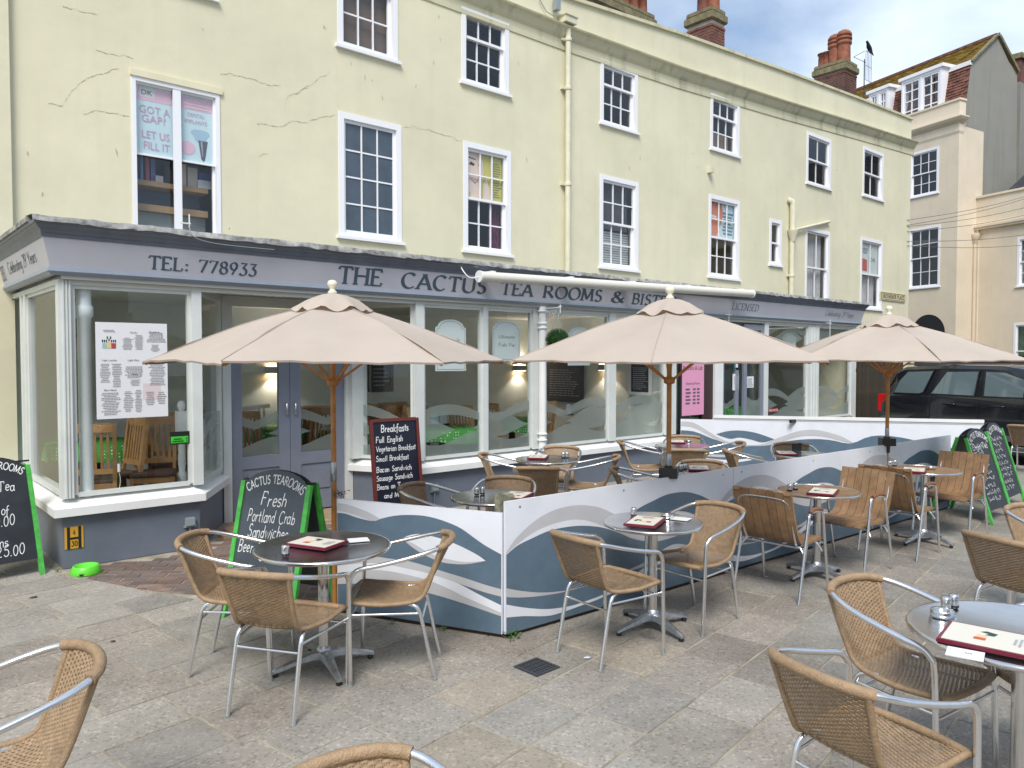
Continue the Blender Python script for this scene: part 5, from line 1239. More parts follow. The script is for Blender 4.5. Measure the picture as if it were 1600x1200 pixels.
# dining chairs and tables
def dining_chair(label, x, y, rz):
    t = empty('dining_chair', label, 'chair', (x, y, FZ), rz, 'pine chairs inside the tea rooms')
    for sx in (-1, 1):
        MB().bar((sx * .19, .19, 0), (sx * .19, .19, .44), .036, .036).build('leg', M_pine, t)
        MB().bar((sx * .19, -.21, 0), (sx * .19, -.19, .46), .036, .036).bar((sx * .19, -.19, .46), (sx * .20, -.27, 1.02), .034, .036).build('leg', M_pine, t)
        MB().box((sx * .19 - .01, -.19, .2), (sx * .19 + .01, .19, .225)).build('stretcher', M_pine, t)
    MB().box((-.215, -.2, .44), (.215, .22, .475)).build('seat', mat('brown seat pad', (.10, .055, .04), .6), t, bevel=.012)
    MB().box((-.19, .175, .38), (.19, .2, .44)).box((-.19, -.2, .38), (.19, -.18, .44)).build('seat_rail', M_pine, t)
    MB().bar((-.2, -.265, .985), (.2, -.265, .985), .022, .085).build('top_rail', M_pine, t); MB().bar((-.19, -.205, .56), (.19, -.205, .56), .02, .05).build('lower_rail', M_pine, t)
    for i in range(6):
        xx = -.14 + .056 * i; MB().bar((xx, -.207, .57), (xx, -.262, .96), .024, .012, (0, 1, 0)).build('slat', M_pine, t)
    return t
dc = None
def chair_in(label, x, y, rz):
    global dc
    if dc is None: dc = dining_chair(label, x, y, rz); return dc
    c = copy_tree(dc); c.location = (x, y, FZ); c.rotation_euler = (0, 0, rz); c['label'] = label; return c
def table_in(label, x, y, r=.55):
    t = empty('dining_table', label, 'table', (x, y, FZ), 0, 'tables inside the tea rooms')
    MB().lathe([(.05, 0), (.05, .70)], n=10).build('column', M_black, t); MB().box((-.3, -.04, 0), (.3, .04, .04)).box((-.04, -.3, 0), (.04, .3, .04)).build('base', M_black, t)
    MB().lathe([(r, .70), (r, .73)], n=28).build('tabletop', M_pine, t)
    mb = MB(); n = 48; vs = [(0, 0, .735)]
    for k in range(n): a_ = math.tau * k / n; q = r * 1.02 * (1 + .0 * math.cos(4 * a_)); vs.append((q * math.cos(a_), q * math.sin(a_), .735))
    for k in range(n): a_ = math.tau * k / n; q = r * (1.05 + .05 * math.cos(9 * a_)); vs.append((q * math.cos(a_), q * math.sin(a_), .735 - .13 - .05 * abs(math.cos(2 * a_))))
    mb.add(vs, [(0, 1 + k, 1 + (k + 1) % n) for k in range(n)] + [(1 + k, n + 1 + k, n + 1 + (k + 1) % n, 1 + (k + 1) % n) for k in range(n)], True)
    c = mb.build('tablecloth', clm, loc=(x, y, FZ)); tag(c, label.replace('table', 'tablecloth on the table', 1) if 'table' in label else label, 'tablecloth', 'green cloths inside the tea rooms')
    return t
clm = mat('green dotted cloth', (.05, .26, .045), .7)
t_, b_, n_, l_ = nodes_of(clm); g_ = n_('ShaderNodeTexCoord'); v_ = n_('ShaderNodeTexVoronoi'); v_.inputs['Scale'].default_value = 28; v_.inputs['Randomness'].default_value = 0; l_(g_.outputs['Object'], v_.inputs['Vector'])
c_ = n_('ShaderNodeMath'); c_.operation = 'LESS_THAN'; c_.inputs[1].default_value = .26; l_(v_.outputs['Distance'], c_.inputs[0]); m_ = n_('ShaderNodeMix'); m_.data_type = 'RGBA'; m_.inputs['A'].default_value = (.045, .25, .04, 1); m_.inputs['B'].default_value = (.5, .7, .5, 1); l_(c_.outputs[0], m_.inputs['Factor']); l_(m_.outputs['Result'], b_.inputs['Base Color'])
T0 = G(150, 690, FZ + .735); table_in('round table with green dotted cloth in the left bay', T0.x, T0.y, .48)
c0 = G(172, 668, 1.10); chair_in('pine chair with its back to the left bay window', c0.x + .05, c0.y + .12, R(100))
c1 = G(228, 664, 1.12); chair_in('pine chair at the right side of the table in the left bay', c1.x + .1, c1.y + .1, R(160))
c1 = G(88, 676, 1.1); chair_in('pine chair at the far left of the table in the left bay', c1.x + .35, c1.y + .1, R(-20))
c1 = G(262, 668, 1.1); chair_in('pine chair behind the white banister', c1.x + .3, c1.y + .9, R(170))
PT_ = [(742, 690, 'round table with green cloth behind the wave film left of the column'), (892, 690, 'round table with green cloth right of the round column'), (620, 672, 'table with green cloth behind the breakfast board'), (800, 655, 'far table with green cloth under the Fish Pie card'), (1290, 645, 'green cloth table in the far right window'), (420, 668, 'green cloth table seen through the doors')]
TB = []
for px, py, lab in PT_:
    p = G(px, py, FZ + .735); p.y = max(p.y, 9.0 if 3 < p.x < 5.6 else 8.3); TB.append(p); table_in(lab, p.x, p.y, .55)
CH = [(702, 662, 20), (733, 650, -100), (752, 646, 170), (775, 652, -60), (808, 650, -110), (832, 655, 180), (905, 662, -90), (940, 664, 200), (985, 652, -80), (872, 664, 0), (620, 662, -100), (600, 660, 10), (655, 664, -150), (690, 668, 150), (1130, 655, -90), (1245, 655, 10), (395, 668, -90), (470, 662, -60)]
names = ['under the lasagne card', 'left of the near green table', 'at the near green table with back to the wall', 'between the two window tables', 'under the Fish Pie card', 'beside the round column', 'behind the table right of the column', 'at the right of the column table', 'by the framed blackboard', 'at the left of the column table', 'behind the breakfast board', 'at the left edge of the angled pane', 'right of the breakfast board', 'close to the corner post', 'in the dental casement window', 'in the far right window', 'behind the left door glass', 'behind the right door glass']
for (px, py, az), nm in zip(CH, names):
    p = G(px, py, FZ + 1.0); chair_in('pine slatted chair ' + nm, p.x + (.4 if p.y < 8.9 and 2.6 < p.x < 5.6 else 0), max(p.y, 9.1 if 2.6 < p.x < 5.6 else 8.3), R(az))
# menu holders
for k, (px, py) in enumerate(((570, 640), (586, 645), (610, 645), (740, 668), (765, 668), (868, 665), (888, 645))):
    p = G(px, py + 4, FZ + .74); p.y = max(p.y, 8.5); t = empty('menu_holder', ['menu stand at the left edge of the angled pane', 'second menu stand by the angled pane', 'white menu stand just above the breakfast board', 'pale blue menu stand on the table left of the column', 'white menu stand on the table left of the column', 'menu stand on the table right of the column', 'dark menu rack at the foot of the rear blackboard'][k], 'menu stand', (p.x, p.y, FZ + .74))
    MB().box((-.055, -.01, 0), (.055, .01, .18)).build('card', MATS['pale blue print'] if k % 2 else M_paper, t); MB().box((-.09, -.03, 0), (.09, .03, .02)).build('base', M_black, t)
# white banister
p = W(283, 620, SY + .9); t = empty('banister', 'white turned newel post and balustrade inside the left bay', 'banister', (p.x, p.y, FZ))
MB().lathe([(.045, 0), (.045, .45), (.03, .47), (.04, .55), (.03, .85), (.045, .9)], n=12).box((-.05, -.05, .88), (.05, .05, 1.1)).lathe([(.02, 1.1), (.035, 1.12), (.045, 1.16), (.03, 1.2), (.0, 1.21)], n=12).build('newel_post', M_white, t)
MB().bar((.05, .03, 1.03), (.62, .5, 1.03), .05, .05).build('handrail', M_white, t); MB().bar((.05, .03, .12), (.62, .5, .12), .04, .04).build('lower_rail', M_white, t)
for i in range(5): MB().lathe([(.012, .13), (.02, .3), (.012, .5), (.022, .75), (.012, 1.0)], (.13 + .1 * i, .1 + .082 * i, 0), 8).build('baluster', M_white, t)
p = W(369, 600, 9.2); c = copy_tree(t); c.location = (p.x, p.y, FZ); c['label'] = 'white turned newel post and balustrade behind the left door'
# ------------------------------------------------------------------ buildings beyond the side street
AD = Vector((math.cos(R(72.3)), math.sin(R(72.3)), 0)); BD = Vector((math.cos(R(-14)), math.sin(R(-14)), 0))
K = C0 + FW * 28 + RT * 16.1; K.z = 0
cb = empty('cream_building', 'tall cream rendered house with mossy mansard roof and dormers beyond the side street', 'building', K)
pa = lambda s, d, z: (K + AD * s - Vector((AD.y, -AD.x, 0)) * -d) if False else None
NA = Vector((AD.y, -AD.x, 0))    # into the building A (to the right of AD)
def aw(s, d, z, o=None): q = (o or K) + AD * s + NA * d; return Vector((q.x, q.y, z))
def sA(x, y, o=None):
    o = o or K; p = PL(x, y, Vector((o.x, o.y, 0)), Vector((o.x, o.y, 0)) + AD); return (p - o).dot(AD), p.z
def rectA(l, r, tl, tr, bl, br, o=None):
    a, b, c, d = sA(l, tl, o), sA(r, tr, o), sA(l, bl, o), sA(r, br, o); s0, s1 = (b[0] + d[0]) / 2, (a[0] + c[0]) / 2
    return (min(s0, s1), max(s0, s1), (c[1] + d[1]) / 2, (a[1] + b[1]) / 2)
w1 = rectA(1421, 1467, 240, 229, 311, 299); w2 = rectA(1419, 1469, 358, 352, 451, 447)
arc = rectA(1424, 1476, 500, 494, 640, 640)
hs = [w1, w2]
mb = wall_holes(0, 14, 0, 11.17, hs + [(arc[0], arc[1], 0, 2.75)], 0, .16, axis=lambda s, d, z: tuple(aw(s, d, z)))
mb.build('wall', ST2, cb, world=True)
MA = Matrix(((AD.x, NA.x, 0, K.x), (AD.y, NA.y, 0, K.y), (0, 0, 1, 0), (0, 0, 0, 1)))
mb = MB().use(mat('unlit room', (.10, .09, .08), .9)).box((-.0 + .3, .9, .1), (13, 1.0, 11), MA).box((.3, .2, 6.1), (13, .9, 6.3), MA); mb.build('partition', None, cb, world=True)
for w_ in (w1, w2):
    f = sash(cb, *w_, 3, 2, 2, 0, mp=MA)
mb = MB(); r0 = (arc[1] - arc[0]) / 2; ac = (arc[0] + arc[1]) / 2; n = 14   # round-headed opening
A0 = [aw(ac + r0 * math.cos(R(180 * i / n)), -.003, 2.75 + r0 * math.sin(R(180 * i / n))) for i in range(n + 1)]; A1 = [p + NA * .5 for p in A0]; A2 = [aw(ac + (r0 + .1) * math.cos(R(180 * i / n)), -.005, 2.75 + (r0 + .1) * math.sin(R(180 * i / n))) for i in range(n + 1)]
mb.use(ST2).add(A0 + A1, [(i, i + 1, n + 2 + i, n + 1 + i) for i in range(n)], True)
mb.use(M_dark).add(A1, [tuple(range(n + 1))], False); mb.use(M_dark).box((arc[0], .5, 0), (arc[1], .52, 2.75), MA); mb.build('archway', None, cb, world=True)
mb = MB().use(M_dark); mb.add([p + NA * -.001 for p in A0], [tuple(range(n + 1))], False); mb.build('arch_shade_sheet', None, cb, world=True)  # flat dark sheet on the wall standing in for shade inside the arch
mb = MB().use(ST2)
for i in range(n): mb.add([A0[i] - NA * .01, A0[i + 1] - NA * .01, A2[i + 1] - NA * .01, A2[i] - NA * .01], [(0, 1, 2, 3)], False)
mb.build('arch_moulding', None, cb, world=True)
# side wall B: cream stepped part then grey render gable behind
def sB(x, y): p = PL(x, y, K, K + BD); return (p - K).dot(BD), p.z
def bw(s, d, z): q = K + BD * s + Vector((BD.y, -BD.x, 0)) * d; return Vector((q.x, q.y, z))
s1 = sB(1509, 180)[0]; s2 = sB(1537, 208)[0]; zst = sB(1509, 200)[1]
MB().add([bw(0, 0, 0), bw(s2, 0, 0), bw(s2, 0, zst), bw(s1, 0, zst + .05), bw(s1, 0, 11.17), bw(0, 0, 11.17)], [(0, 1, 2, 3, 4, 5)]).build('side_wall', ST2, cb, world=True)
gp = [(s1, zst), (s1, 11.1)] + [sB(*q) for q in ((1517.7, 97.5), (1560, 55), (1578, 96), (1591, 112))] + [(sB(1591, 300)[0], 6), (s2, 6)]
MB().add([bw(a, -.04, b) for a, b in gp], [tuple(range(len(gp)))]).build('gable_wall', ST3, cb, world=True)
# parapet cap and cornice round the corner
mb = MB(); 
def sweepA(prof, name, m_, s_end=14, sb=None):
    mb = MB(); sb = s1 if sb is None else sb; rings = []
    for (p, nn, k) in ((K + AD * s_end, -NA, 1), (K, None, 1), (K + BD * sb, Vector((BD.y, -BD.x, 0)), 1)):
        if nn is None:
            n1, n2 = -NA, Vector((BD.y, -BD.x, 0)); nn = (n1 + n2).normalized(); k = 1 / max(.4, nn.dot(n1))
        rings.append([Vector((p.x + nn.x * k * o, p.y + nn.y * k * o, z)) for o, z in prof])
    m = len(prof); mb.add([v for r in rings for v in r], [(i * m + j, (i + 1) * m + j, (i + 1) * m + (j + 1) % m, i * m + (j + 1) % m) for i in range(2) for j in range(m)] + [tuple(range(2 * m, 3 * m))], False)
    return mb.build(name, m_, cb, world=True, fix=True)
sweepA([(.0, 9.9), (.03, 10.0), (.03, 10.25), (.0, 10.28), (.16, 10.38), (.22, 10.46), (.22, 10.5), (0, 10.55)], 'cornice', ST2, sb=.25)
sweepA([(.04, 11.1), (.04, 11.17), (-.2, 11.19), (-.2, 11.1)], 'coping', ST2, sb=s1)
# mansard: steep tiled slope, then shallow mossy slope
def dA(x, y, d): 
    o = K + NA * d; p = PL(x, y, Vector((o.x, o.y, 0)), Vector((o.x, o.y, 0)) + AD); return (p - o).dot(AD), p.z
G0 = bw(s1, 0, 11.0); G1 = bw(*[sB(1517.7, 97.5)[0]], 0, sB(1517.7, 97.5)[1]); G2 = bw(sB(1560, 55)[0], 0, sB(1560, 55)[1])
LEN = 16
tm1 = mat('clay roof tile', (.155, .065, .045), .85, vary=.45, vscale=5, bump=.4, bscale=40); moss = mat('mossy roof tile', (.20, .12, .03), .95, col2=(.34, .235, .035), vscale=2.2, bump=.8, bscale=18, detail=8)
g0, g1, g2 = G0.copy(), G1.copy(), G2.copy()
def tiles(mb, p0, p1, L_, rows, tw, th=.02):
    up = (p1 - p0) / rows; nrm = AD.cross(up).normalized() * -1
    if nrm.dot(-NA) < 0: nrm = -nrm
    rs_ = random.Random(77)
    for r in range(rows):
        nseg = int(L_ / tw)
        for c in range(nseg):
            a = p0 + up * r + AD * ((c + (r % 2) * .5) * tw); h = th * rs_.uniform(.7, 1.3)
            q = [a + nrm * h, a + AD * (tw * .95) + nrm * h, a + AD * (tw * .95) + up * 1.05 + nrm * .002, a + up * 1.05 + nrm * .002]
            mb.add(q + [a, a + AD * (tw * .95)], [(0, 1, 2, 3), (4, 5, 1, 0)], False)
mb = MB(); mb.add([g0, g0 + AD * LEN, g1 + AD * LEN, g1], [(0, 1, 2, 3)], False); tiles(mb, g0, g1, LEN, 14, .26, .03); o = mb.build('roof_tiles', tm1, cb, world=True); tag(o, kind='stuff')
mb = MB(); mb.add([g1, g1 + AD * LEN, g2 + AD * LEN, g2], [(0, 1, 2, 3)], False); tiles(mb, g1, g2, LEN, 18, .26, .03); o = mb.build('roof_tiles', moss, cb, world=True); tag(o, kind='stuff')
back = bw(sB(1591, 112)[0], 0, 12.6); MB().add([g2, g2 + AD * LEN, back + AD * LEN, back], [(0, 1, 2, 3)]).build('roof_slope', moss, cb, world=True)
MB().bar(g1 + Vector((0, 0, .0)), g1 + AD * LEN, .12, .16).build('eaves_board', M_white, cb, world=True)
MB().bar(g2 + Vector((0, 0, .02)), g2 + AD * LEN + Vector((0, 0, .02)), .22, .10).build('ridge_tile', tm1, cb, world=True)
MB().bar(g1 - NA * .02 + Vector((0, 0, .03)), g2 + Vector((0, 0, .06)), .14, .06).build('verge', M_coping, cb, world=True)
MB().bar(g2 + BD * .05, bw(*(sB(1591, 112)[0], .0, sB(1591, 112)[1])), .12, .10).build('verge', M_coping, cb, world=True)
# dormers, sitting on the steep slope
def dormer(l, r, tpy, bpy_, cols):
    dd = .20; a, b = dA(r, tpy, dd), dA(l, tpy, dd); s0, s1_ = min(a[0], b[0]), max(a[0], b[0]); z0 = 11.0; z1 = dA((l + r) / 2, tpy, dd)[1]
    MD = MA @ Matrix.Translation((0, dd, 0))
    mb = MB().use(M_whitep); mb.box((s0 - .1, -.06, z1), (s1_ + .1, 1.6, z1 + .12), MD); mb.box((s0, .0, z0), (s0 + .08, 1.4, z1), MD); mb.box((s1_ - .08, 0, z0), (s1_, 1.4, z1), MD); mb.box((s0 + .08, 0, z1 - .1), (s1_ - .08, .1, z1), MD)
    sm_ = (s0 + s1_) / 2; mb.box((sm_ - .05, 0, z0), (sm_ + .05, .1, z1 - .1), MD)
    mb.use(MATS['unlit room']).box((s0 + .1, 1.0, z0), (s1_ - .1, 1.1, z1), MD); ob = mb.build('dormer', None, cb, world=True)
    for (p, q) in ((s0 + .08, sm_ - .05), (sm_ + .05, s1_ - .08)):
        fm = MB().use(M_whitep); w_ = q - p; t1 = z1 - .1
        fm.box((p, .02, z0), (p + .07, .08, t1), MD); fm.box((q - .07, .02, z0), (q, .08, t1), MD); fm.box((p + .07, .02, t1 - .07), (q - .07, .08, t1), MD)
        fm.box(((p + q) / 2 - .02, .03, z0), ((p + q) / 2 + .02, .07, t1 - .07), MD)
        for j in range(1, 4): zz = z0 + (t1 - z0) * j / 4; fm.box((p + .07, .035, zz - .02), (q - .07, .065, zz + .02), MD)
        fo2 = fm.build('dormer_window', None, ob); MB().add([MD @ Vector(v) for v in ((p + .07, .05, z0), (q - .07, .05, z0), (q - .07, .05, t1 - .07), (p + .07, .05, t1 - .07))], [(0, 1, 2, 3)]).build('pane', M_pane, fo2)
dormer(1409, 1471, 116, 170, 2); dormer(1358, 1388, 142, 165, 2)
# lower wing C
K2 = PL(1521, 560, K, K + BD); K2.z = 0
cc = empty('cream_wing', 'lower cream rendered house front with parapet at the right edge beyond the car', 'building', K2)
M2 = Matrix(((AD.x, NA.x, 0, K2.x), (AD.y, NA.y, 0, K2.y), (0, 0, 1, 0), (0, 0, 0, 1)))
def rc(l, r, tl, tr, bl, br):
    a, b, c, d = sA(l, tl, K2), sA(r, tr, K2), sA(l, bl, K2), sA(r, br, K2); return (min(b[0], a[0]), max(a[0], b[0]), (c[1] + d[1]) / 2, (a[1] + b[1]) / 2)
wa = rc(1590, 1621, 372, 366, 447, 445); wb = rc(1584, 1618, 505, 503, 600, 600); wb = (wb[0], wb[1], 1.1, wb[3])
mb = wall_holes(-12, 0.02, 0, 7.68, [wa, wb], 0, .16, axis=lambda s, d, z: tuple(aw(s, d, z, Vector((K2.x, K2.y, 0))))); mb.build('wall', ST2, cc, world=True)
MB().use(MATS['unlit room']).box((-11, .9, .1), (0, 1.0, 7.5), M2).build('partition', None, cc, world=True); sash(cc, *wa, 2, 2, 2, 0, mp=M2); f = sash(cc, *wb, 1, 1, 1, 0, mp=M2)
for w_, m_ in ((wb, mat('green curtain', (.08, .16, .07), .9, vary=.3, vscale=10)), (wa, M_curtain)): MB().box((w_[0] + .05, .2, w_[2]), (w_[1] - .05, .22, w_[3]), M2).build('curtain', m_, cc, world=True)
mb = MB(); mb.box((-12, -.12, 6.50), (0.1, .0, 6.58), M2); mb.box((-12, -.16, 6.58), (.1, .0, 6.66), M2); mb.build('cornice', ST2, cc, world=True)
MB().box((-12, -.05, 7.66), (.05, .3, 7.74), M2).build('coping', ST2, cc, world=True)
slate = mat('slate roof', (.035, .04, .05), .7, vary=.35, vscale=4, bump=.4, bscale=12)
ra, rb2 = sA(1558, 306, K2)[0], 7.7
mb = MB(); mb.add([aw(-.6, .35, 7.6, Vector((K2.x, K2.y, 0))), aw(-12, .35, 7.6, Vector((K2.x, K2.y, 0))), aw(-12, 4.0, 10.6, Vector((K2.x, K2.y, 0))), aw(-1.2, 4.0, 10.6, Vector((K2.x, K2.y, 0)))], [(0, 1, 2, 3)]); mb.add([aw(-.6, .35, 7.6, Vector((K2.x, K2.y, 0))), aw(-1.2, 4.0, 10.6, Vector((K2.x, K2.y, 0))), aw(-.6, 4.0, 7.6, Vector((K2.x, K2.y, 0)))], [(0, 1, 2)]); mb.build('roof', slate, cc, world=True)
a = sA(1527, 370, K2); pts = [aw(a[0], -.12, 0, Vector((K2.x, K2.y, 0))) , aw(a[0], -.12, a[1], Vector((K2.x, K2.y, 0)))]
CP = stucco('cream pipe paint', (.66, .56, .42), (.4, .33, .24), .3, chips=False)
MB().tube(pts, .06, 10).lathe([(.07, -.25), (.12, -.1), (.17, 0), (.17, .1)], pts[1], 10).build('downpipe', CP, cc, world=True)
MB().box((-.14, -.06, 0), (.0, .0, 6.5), M2).build('pilaster', ST2, cc, world=True)
# neighbouring stack with aerial far right
def stack(label, px0, px1, pyt, pyb, Y, capw=.12, depth=.9, pots=(), back=None):
    a, b = W(px0, pyb, Y), W(px1, pyb, Y)
    if back: q = ray(back, pyb); depth = a.x * q.y / q.x - Y
    zt = W((px0 + px1) / 2, pyt, Y).z; z0 = min(a.z, b.z) - 1.2; w_ = b.x - a.x
    t = empty('chimney_stack', label, 'chimney', ((a.x + b.x) / 2, Y + depth / 2, z0)); H_ = zt - z0
    MB().box((-w_ / 2 + .012, -depth / 2 + .012, 0), (w_ / 2 - .012, depth / 2 - .012, H_ - .1)).build('core', M_mortar, t)
    mb = MB(); rs_ = random.Random(int(px0)); rh = .082
    for r in range(int((H_ - .42) / rh)):
        z_ = r * rh + .004; out = 0 if r < (H_ - .42) / rh - 2 else .02
        for side in range(2):
            L_ = w_ if side == 0 else depth; x = -L_ / 2 - (.11 if r % 2 else 0)
            while x < L_ / 2 - .02:
                x1_ = min(x + .215, L_ / 2); x0_ = max(x, -L_ / 2)
                if x1_ - x0_ > .03:
                    o_ = rs_.uniform(0, .006) + out
                    if side == 0: mb.box((x0_, -depth / 2 - o_, z_), (x1_, -depth / 2 + .05, z_ + .062))
                    else: mb.box((-w_ / 2 - o_, x0_, z_), (-w_ / 2 + .05, x1_, z_ + .062)); mb.box((w_ / 2 - .05, x0_, z_), (w_ / 2 + o_, x1_, z_ + .062))
                x += .226
    tag(mb.build('brick', M_brick, t), kind='stuff')
    zc = H_ - .40
    mb = MB(); mb.box((-w_ / 2 - capw * .6, -depth / 2 - capw * .6, zc), (w_ / 2 + capw * .6, depth / 2 + capw * .6, zc + .22)); mb.box((-w_ / 2 - capw * .2, -depth / 2 - capw * .2, zc + .22), (w_ / 2 + capw * .2, depth / 2 + capw * .2, zc + .36)); mb.build('cap', M_coping, t, bevel=.03)
    for (fx, fy, r, h, kind) in pots:
        x_, y_ = fx * w_, fy * depth; prof = [(r * 1.1, 0), (r, .08), (r * .85, h * .6)]
        if kind == 'banded': prof = [(r, 0), (r * .95, h * .5), (r * .95, h * .52)] + [(r * k_, h * z_) for z_, k_ in ((.55, 1.15), (.62, 1.15), (.63, 1.0), (.68, 1.0), (.69, 1.18), (.74, 1.18), (.75, 1.0), (.8, 1.0), (.81, 1.15), (.87, 1.1), (.95, .85), (1, .4))]
        else: prof = [(r * 1.08, 0), (r, .05), (r * .9, h * .9), (r * 1.12, h * .92), (r * 1.1, h)]
        MB().lathe(prof, (x_, y_, zc + .36), 14).build('chimney_pot', M_potd if kind == 'dark' else M_pot, t)
    return t
stack('long low chimney stack with a row of red pots at the top of the photo', 925, 1022, -2, 40, 13.2, pots=[(-.42 + .15 * i, -.1, .13, .62, 'plain') for i in range(7)])
stack('square brick chimney stack with mossy cap above the middle of the parapet', 1112, 1132, 10, 75, 12.2, back=1073, pots=[(-.1, .05, .17, .8, 'dark'), (.1, -.25, .17, .8, 'plain')])
stack('brick chimney stack with two banded red pots near the right end of the parapet', 1320, 1338, 93, 150, 12.0, back=1272, pots=[(-.1, -.30, .22, 1.05, 'banded'), (-.1, -.02, .21, 1.0, 'banded'), (-.05, .25, .16, .5, 'plain'), (-.05, .40, .16, .5, 'plain')])
# roof aerial with the bird
p = W(1350, 140, 13.5); t = empty('roof_aerial', 'dark wire television aerial beside the banded chimney pots', 'aerial', (p.x, 13.5, p.z - .4)); hh = W(1350, 92, 13.5).z - p.z + .4
MB().tube([(0, 0, 0), (0, 0, hh)], .022, 6).build('mast', M_black, t)
mb = MB()
for k in range(5): mb.tube([(.12 + .12 * k, 0, hh - .75), (.12 + .12 * k, 0, hh + .35)], .008, 4)
for z_ in (-.75, -.2, .35): mb.tube([(.1, 0, hh + z_), (.62, 0, hh + z_)], .010, 4)
mb.tube([(-.9, 0, hh - .15), (.1, 0, hh - .1)], .012, 4).tube([(-.9, 0, hh - .15), (0, 0, hh + .3)], .010, 4)
mb.build('elements', M_black, t)
bp_ = W(1357, 104, 13.5); t = empty('bird', 'dark starling sized bird perched on top of the television aerial', 'bird', (bp_.x, 13.5, hh + p.z - .4 + .37))
mb = MB(); mb.tube([(-.20, 0, .33), (-.17, 0, .34), (-.10, 0, .31), (-.02, 0, .2), (.1, 0, .12), (.25, 0, .03), (.42, 0, -.04)], [.004, .045, .05, .085, .085, .045, .012], 10); mb.tube([(-.17, 0, .34), (-.25, 0, .325)], [.02, .003], 6)
mb.tube([(-.01, .03, .12), (0, .03, 0)], .01, 5).tube([(.03, -.03, .12), (.03, -.03, 0)], .01, 5); mb.build('body', M_black, t)
p = W(1597, 95, 12); q = PL(1588, 100, K, K + BD); t = empty('roof_aerial', 'thin television aerial beside the far right chimney', 'aerial', (q.x - .1, q.y + .5, q.z - 1.2)); MB().tube([(0, 0, 0), (0, 0, 2.4)], .03, 6).tube([(-.1, 0, 1.0), (.05, 0, 2.0)], .05, 6).tube([(-.2, 0, .5), (.3, 0, .6)], .02, 5).build('mast', M_black, t)
q0 = PL(1612, 65, K, K + BD)
t = empty('chimney_stack', 'brown chimney stack cut by the right edge of the photo', 'chimney', (q0.x + .45, q0.y + .8, 11.6)); MB().box((-.6, -.5, -5), (3, .5, .9)).build('wall', ST3, t); MB().box((-.3, -.4, .9), (1.2, .4, 1.9)).build('shaft', M_brick, t); MB().box((-.38, -.48, 1.9), (1.28, .48, 2.1)).build('cap', M_coping, t)
# overhead wires from the corner of the yellow terrace to the wing
wt = empty('overhead_wires', 'thin overhead wires running from the yellow corner across the cream houses', 'wires', (XE, YW, 5)); 
for (y0, y1) in ((344, 300), (352, 303), (354, 318), (362, 330), (377, 362), (384, 379)):
    a = W(1417, y0, YW); b = C0 + ray(1640, y1 - (y1 - y0) * -.1).normalized() * 34
    pts = [a.lerp(b, i / 10) - Vector((0, 0, .12 * math.sin(math.pi * i / 10))) - Vector(wt.location) for i in range(11)]
    MB().tube(pts, .008, 4).build('wire', mat('grey cable', (.12, .12, .12), .7), wt)
# terrace on the other side of the street, behind the viewer: seen only in the window glass
ob = empty('opposite_terrace', 'cream seafront terrace across the street, seen only as a reflection in the glass', 'building', (-2, -19, 0))
hs = [(-22 + 3.4 * i + .8, -22 + 3.4 * i + 2.1, z, z + 1.9) for i in range(9) for z in (1.0, 4.2, 7.4)]
mb = wall_holes(-22, 9, 0, 10.5, hs, -19, -.2); mb.build('wall', stucco('opposite render', (.60, .57, .50), (.3, .28, .24), .3, chips=False), ob, world=True)
MB().box((-22, -19.6, 0), (9, -19.25, 10.4)).build('interior', M_dark, ob, world=True)
fr = None
for h in hs:
    if fr is None: fr = MB().box((0, 0, 0), (1.3, .06, .09)).box((0, 0, 1.81), (1.3, .06, 1.9)).box((0, 0, .09), (.09, .06, 1.81)).box((1.21, 0, .09), (1.3, .06, 1.81)).box((.09, 0, .92), (1.21, .06, .98)).box((.62, 0, .09), (.68, .06, .92)).build('window', M_whitep, ob); fr.location = (h[0] + 2, -.2, h[2])
    else: inst(fr, ob, (h[0] + 2, -.2, h[2]))
# ------------------------------------------------------------------ cafe barriers with printed waves
BC = G(788, 998); BR_ = G(1150, 892); BL = G(529, 957)
bdir = (BR_ - BC).normalized(); BEND = BC + bdir * 6.8
bar1 = empty('cafe_barrier', 'long café barrier printed with blue and grey waves running right from the front corner', 'barrier', BC)
bar2 = empty('cafe_barrier', 'short café barrier panel with white lens shape in blue waves left of the front corner', 'barrier', BL)
BN = Vector((bdir.y, -bdir.x, 0))                # outward, towards the street
BH = .885
def uz(px, py, o, d): p = PL(px, py, o, o + d); return ((p - o).dot(d), p.z)
def crop_uz(pts, ox, oy, k, o, d): return [uz(ox + x * k, oy + y * k, o, d) for x, y in pts]
def interp(c, u):
    if u <= c[0][0]: return c[0][1]
    for a, b in zip(c, c[1:]):
        if a[0] <= u <= b[0]: return a[1] + (b[1] - a[1]) * (u - a[0]) / max(1e-6, b[0] - a[0])
    return c[-1][1]
def smooth(pts): return [(v.x, v.y) for v in crv([(a, b, 0) for a, b in pts], 5)]
def band(parent, m, cu, cl, u0, u1, lay, o, d, nrm, name, zlo=.03, zhi=.87, n=None):
    n = n or max(4, int((u1 - u0) / .035)); us = [u0 + (u1 - u0) * i / n for i in range(n + 1)]
    T, B_ = [], []
    for u in us:
        zt = min(zhi, max(zlo, interp(cu, u) if not callable(cu) else cu(u))); zb = min(zt - .0005, max(zlo, interp(cl, u) if not callable(cl) else cl(u)))
        if zb < zlo: zb = zlo; 
        p = o + d * u + nrm * (.0125 + .0006 * lay); T.append(Vector((p.x, p.y, zt))); B_.append(Vector((p.x, p.y, min(zb, zt))))
    k = len(T); mb = MB().use(m).add(T + B_, [(i, k + i, k + i + 1, i + 1) for i in range(k - 1)], False)
    return mb.build(name, None, parent, world=True)
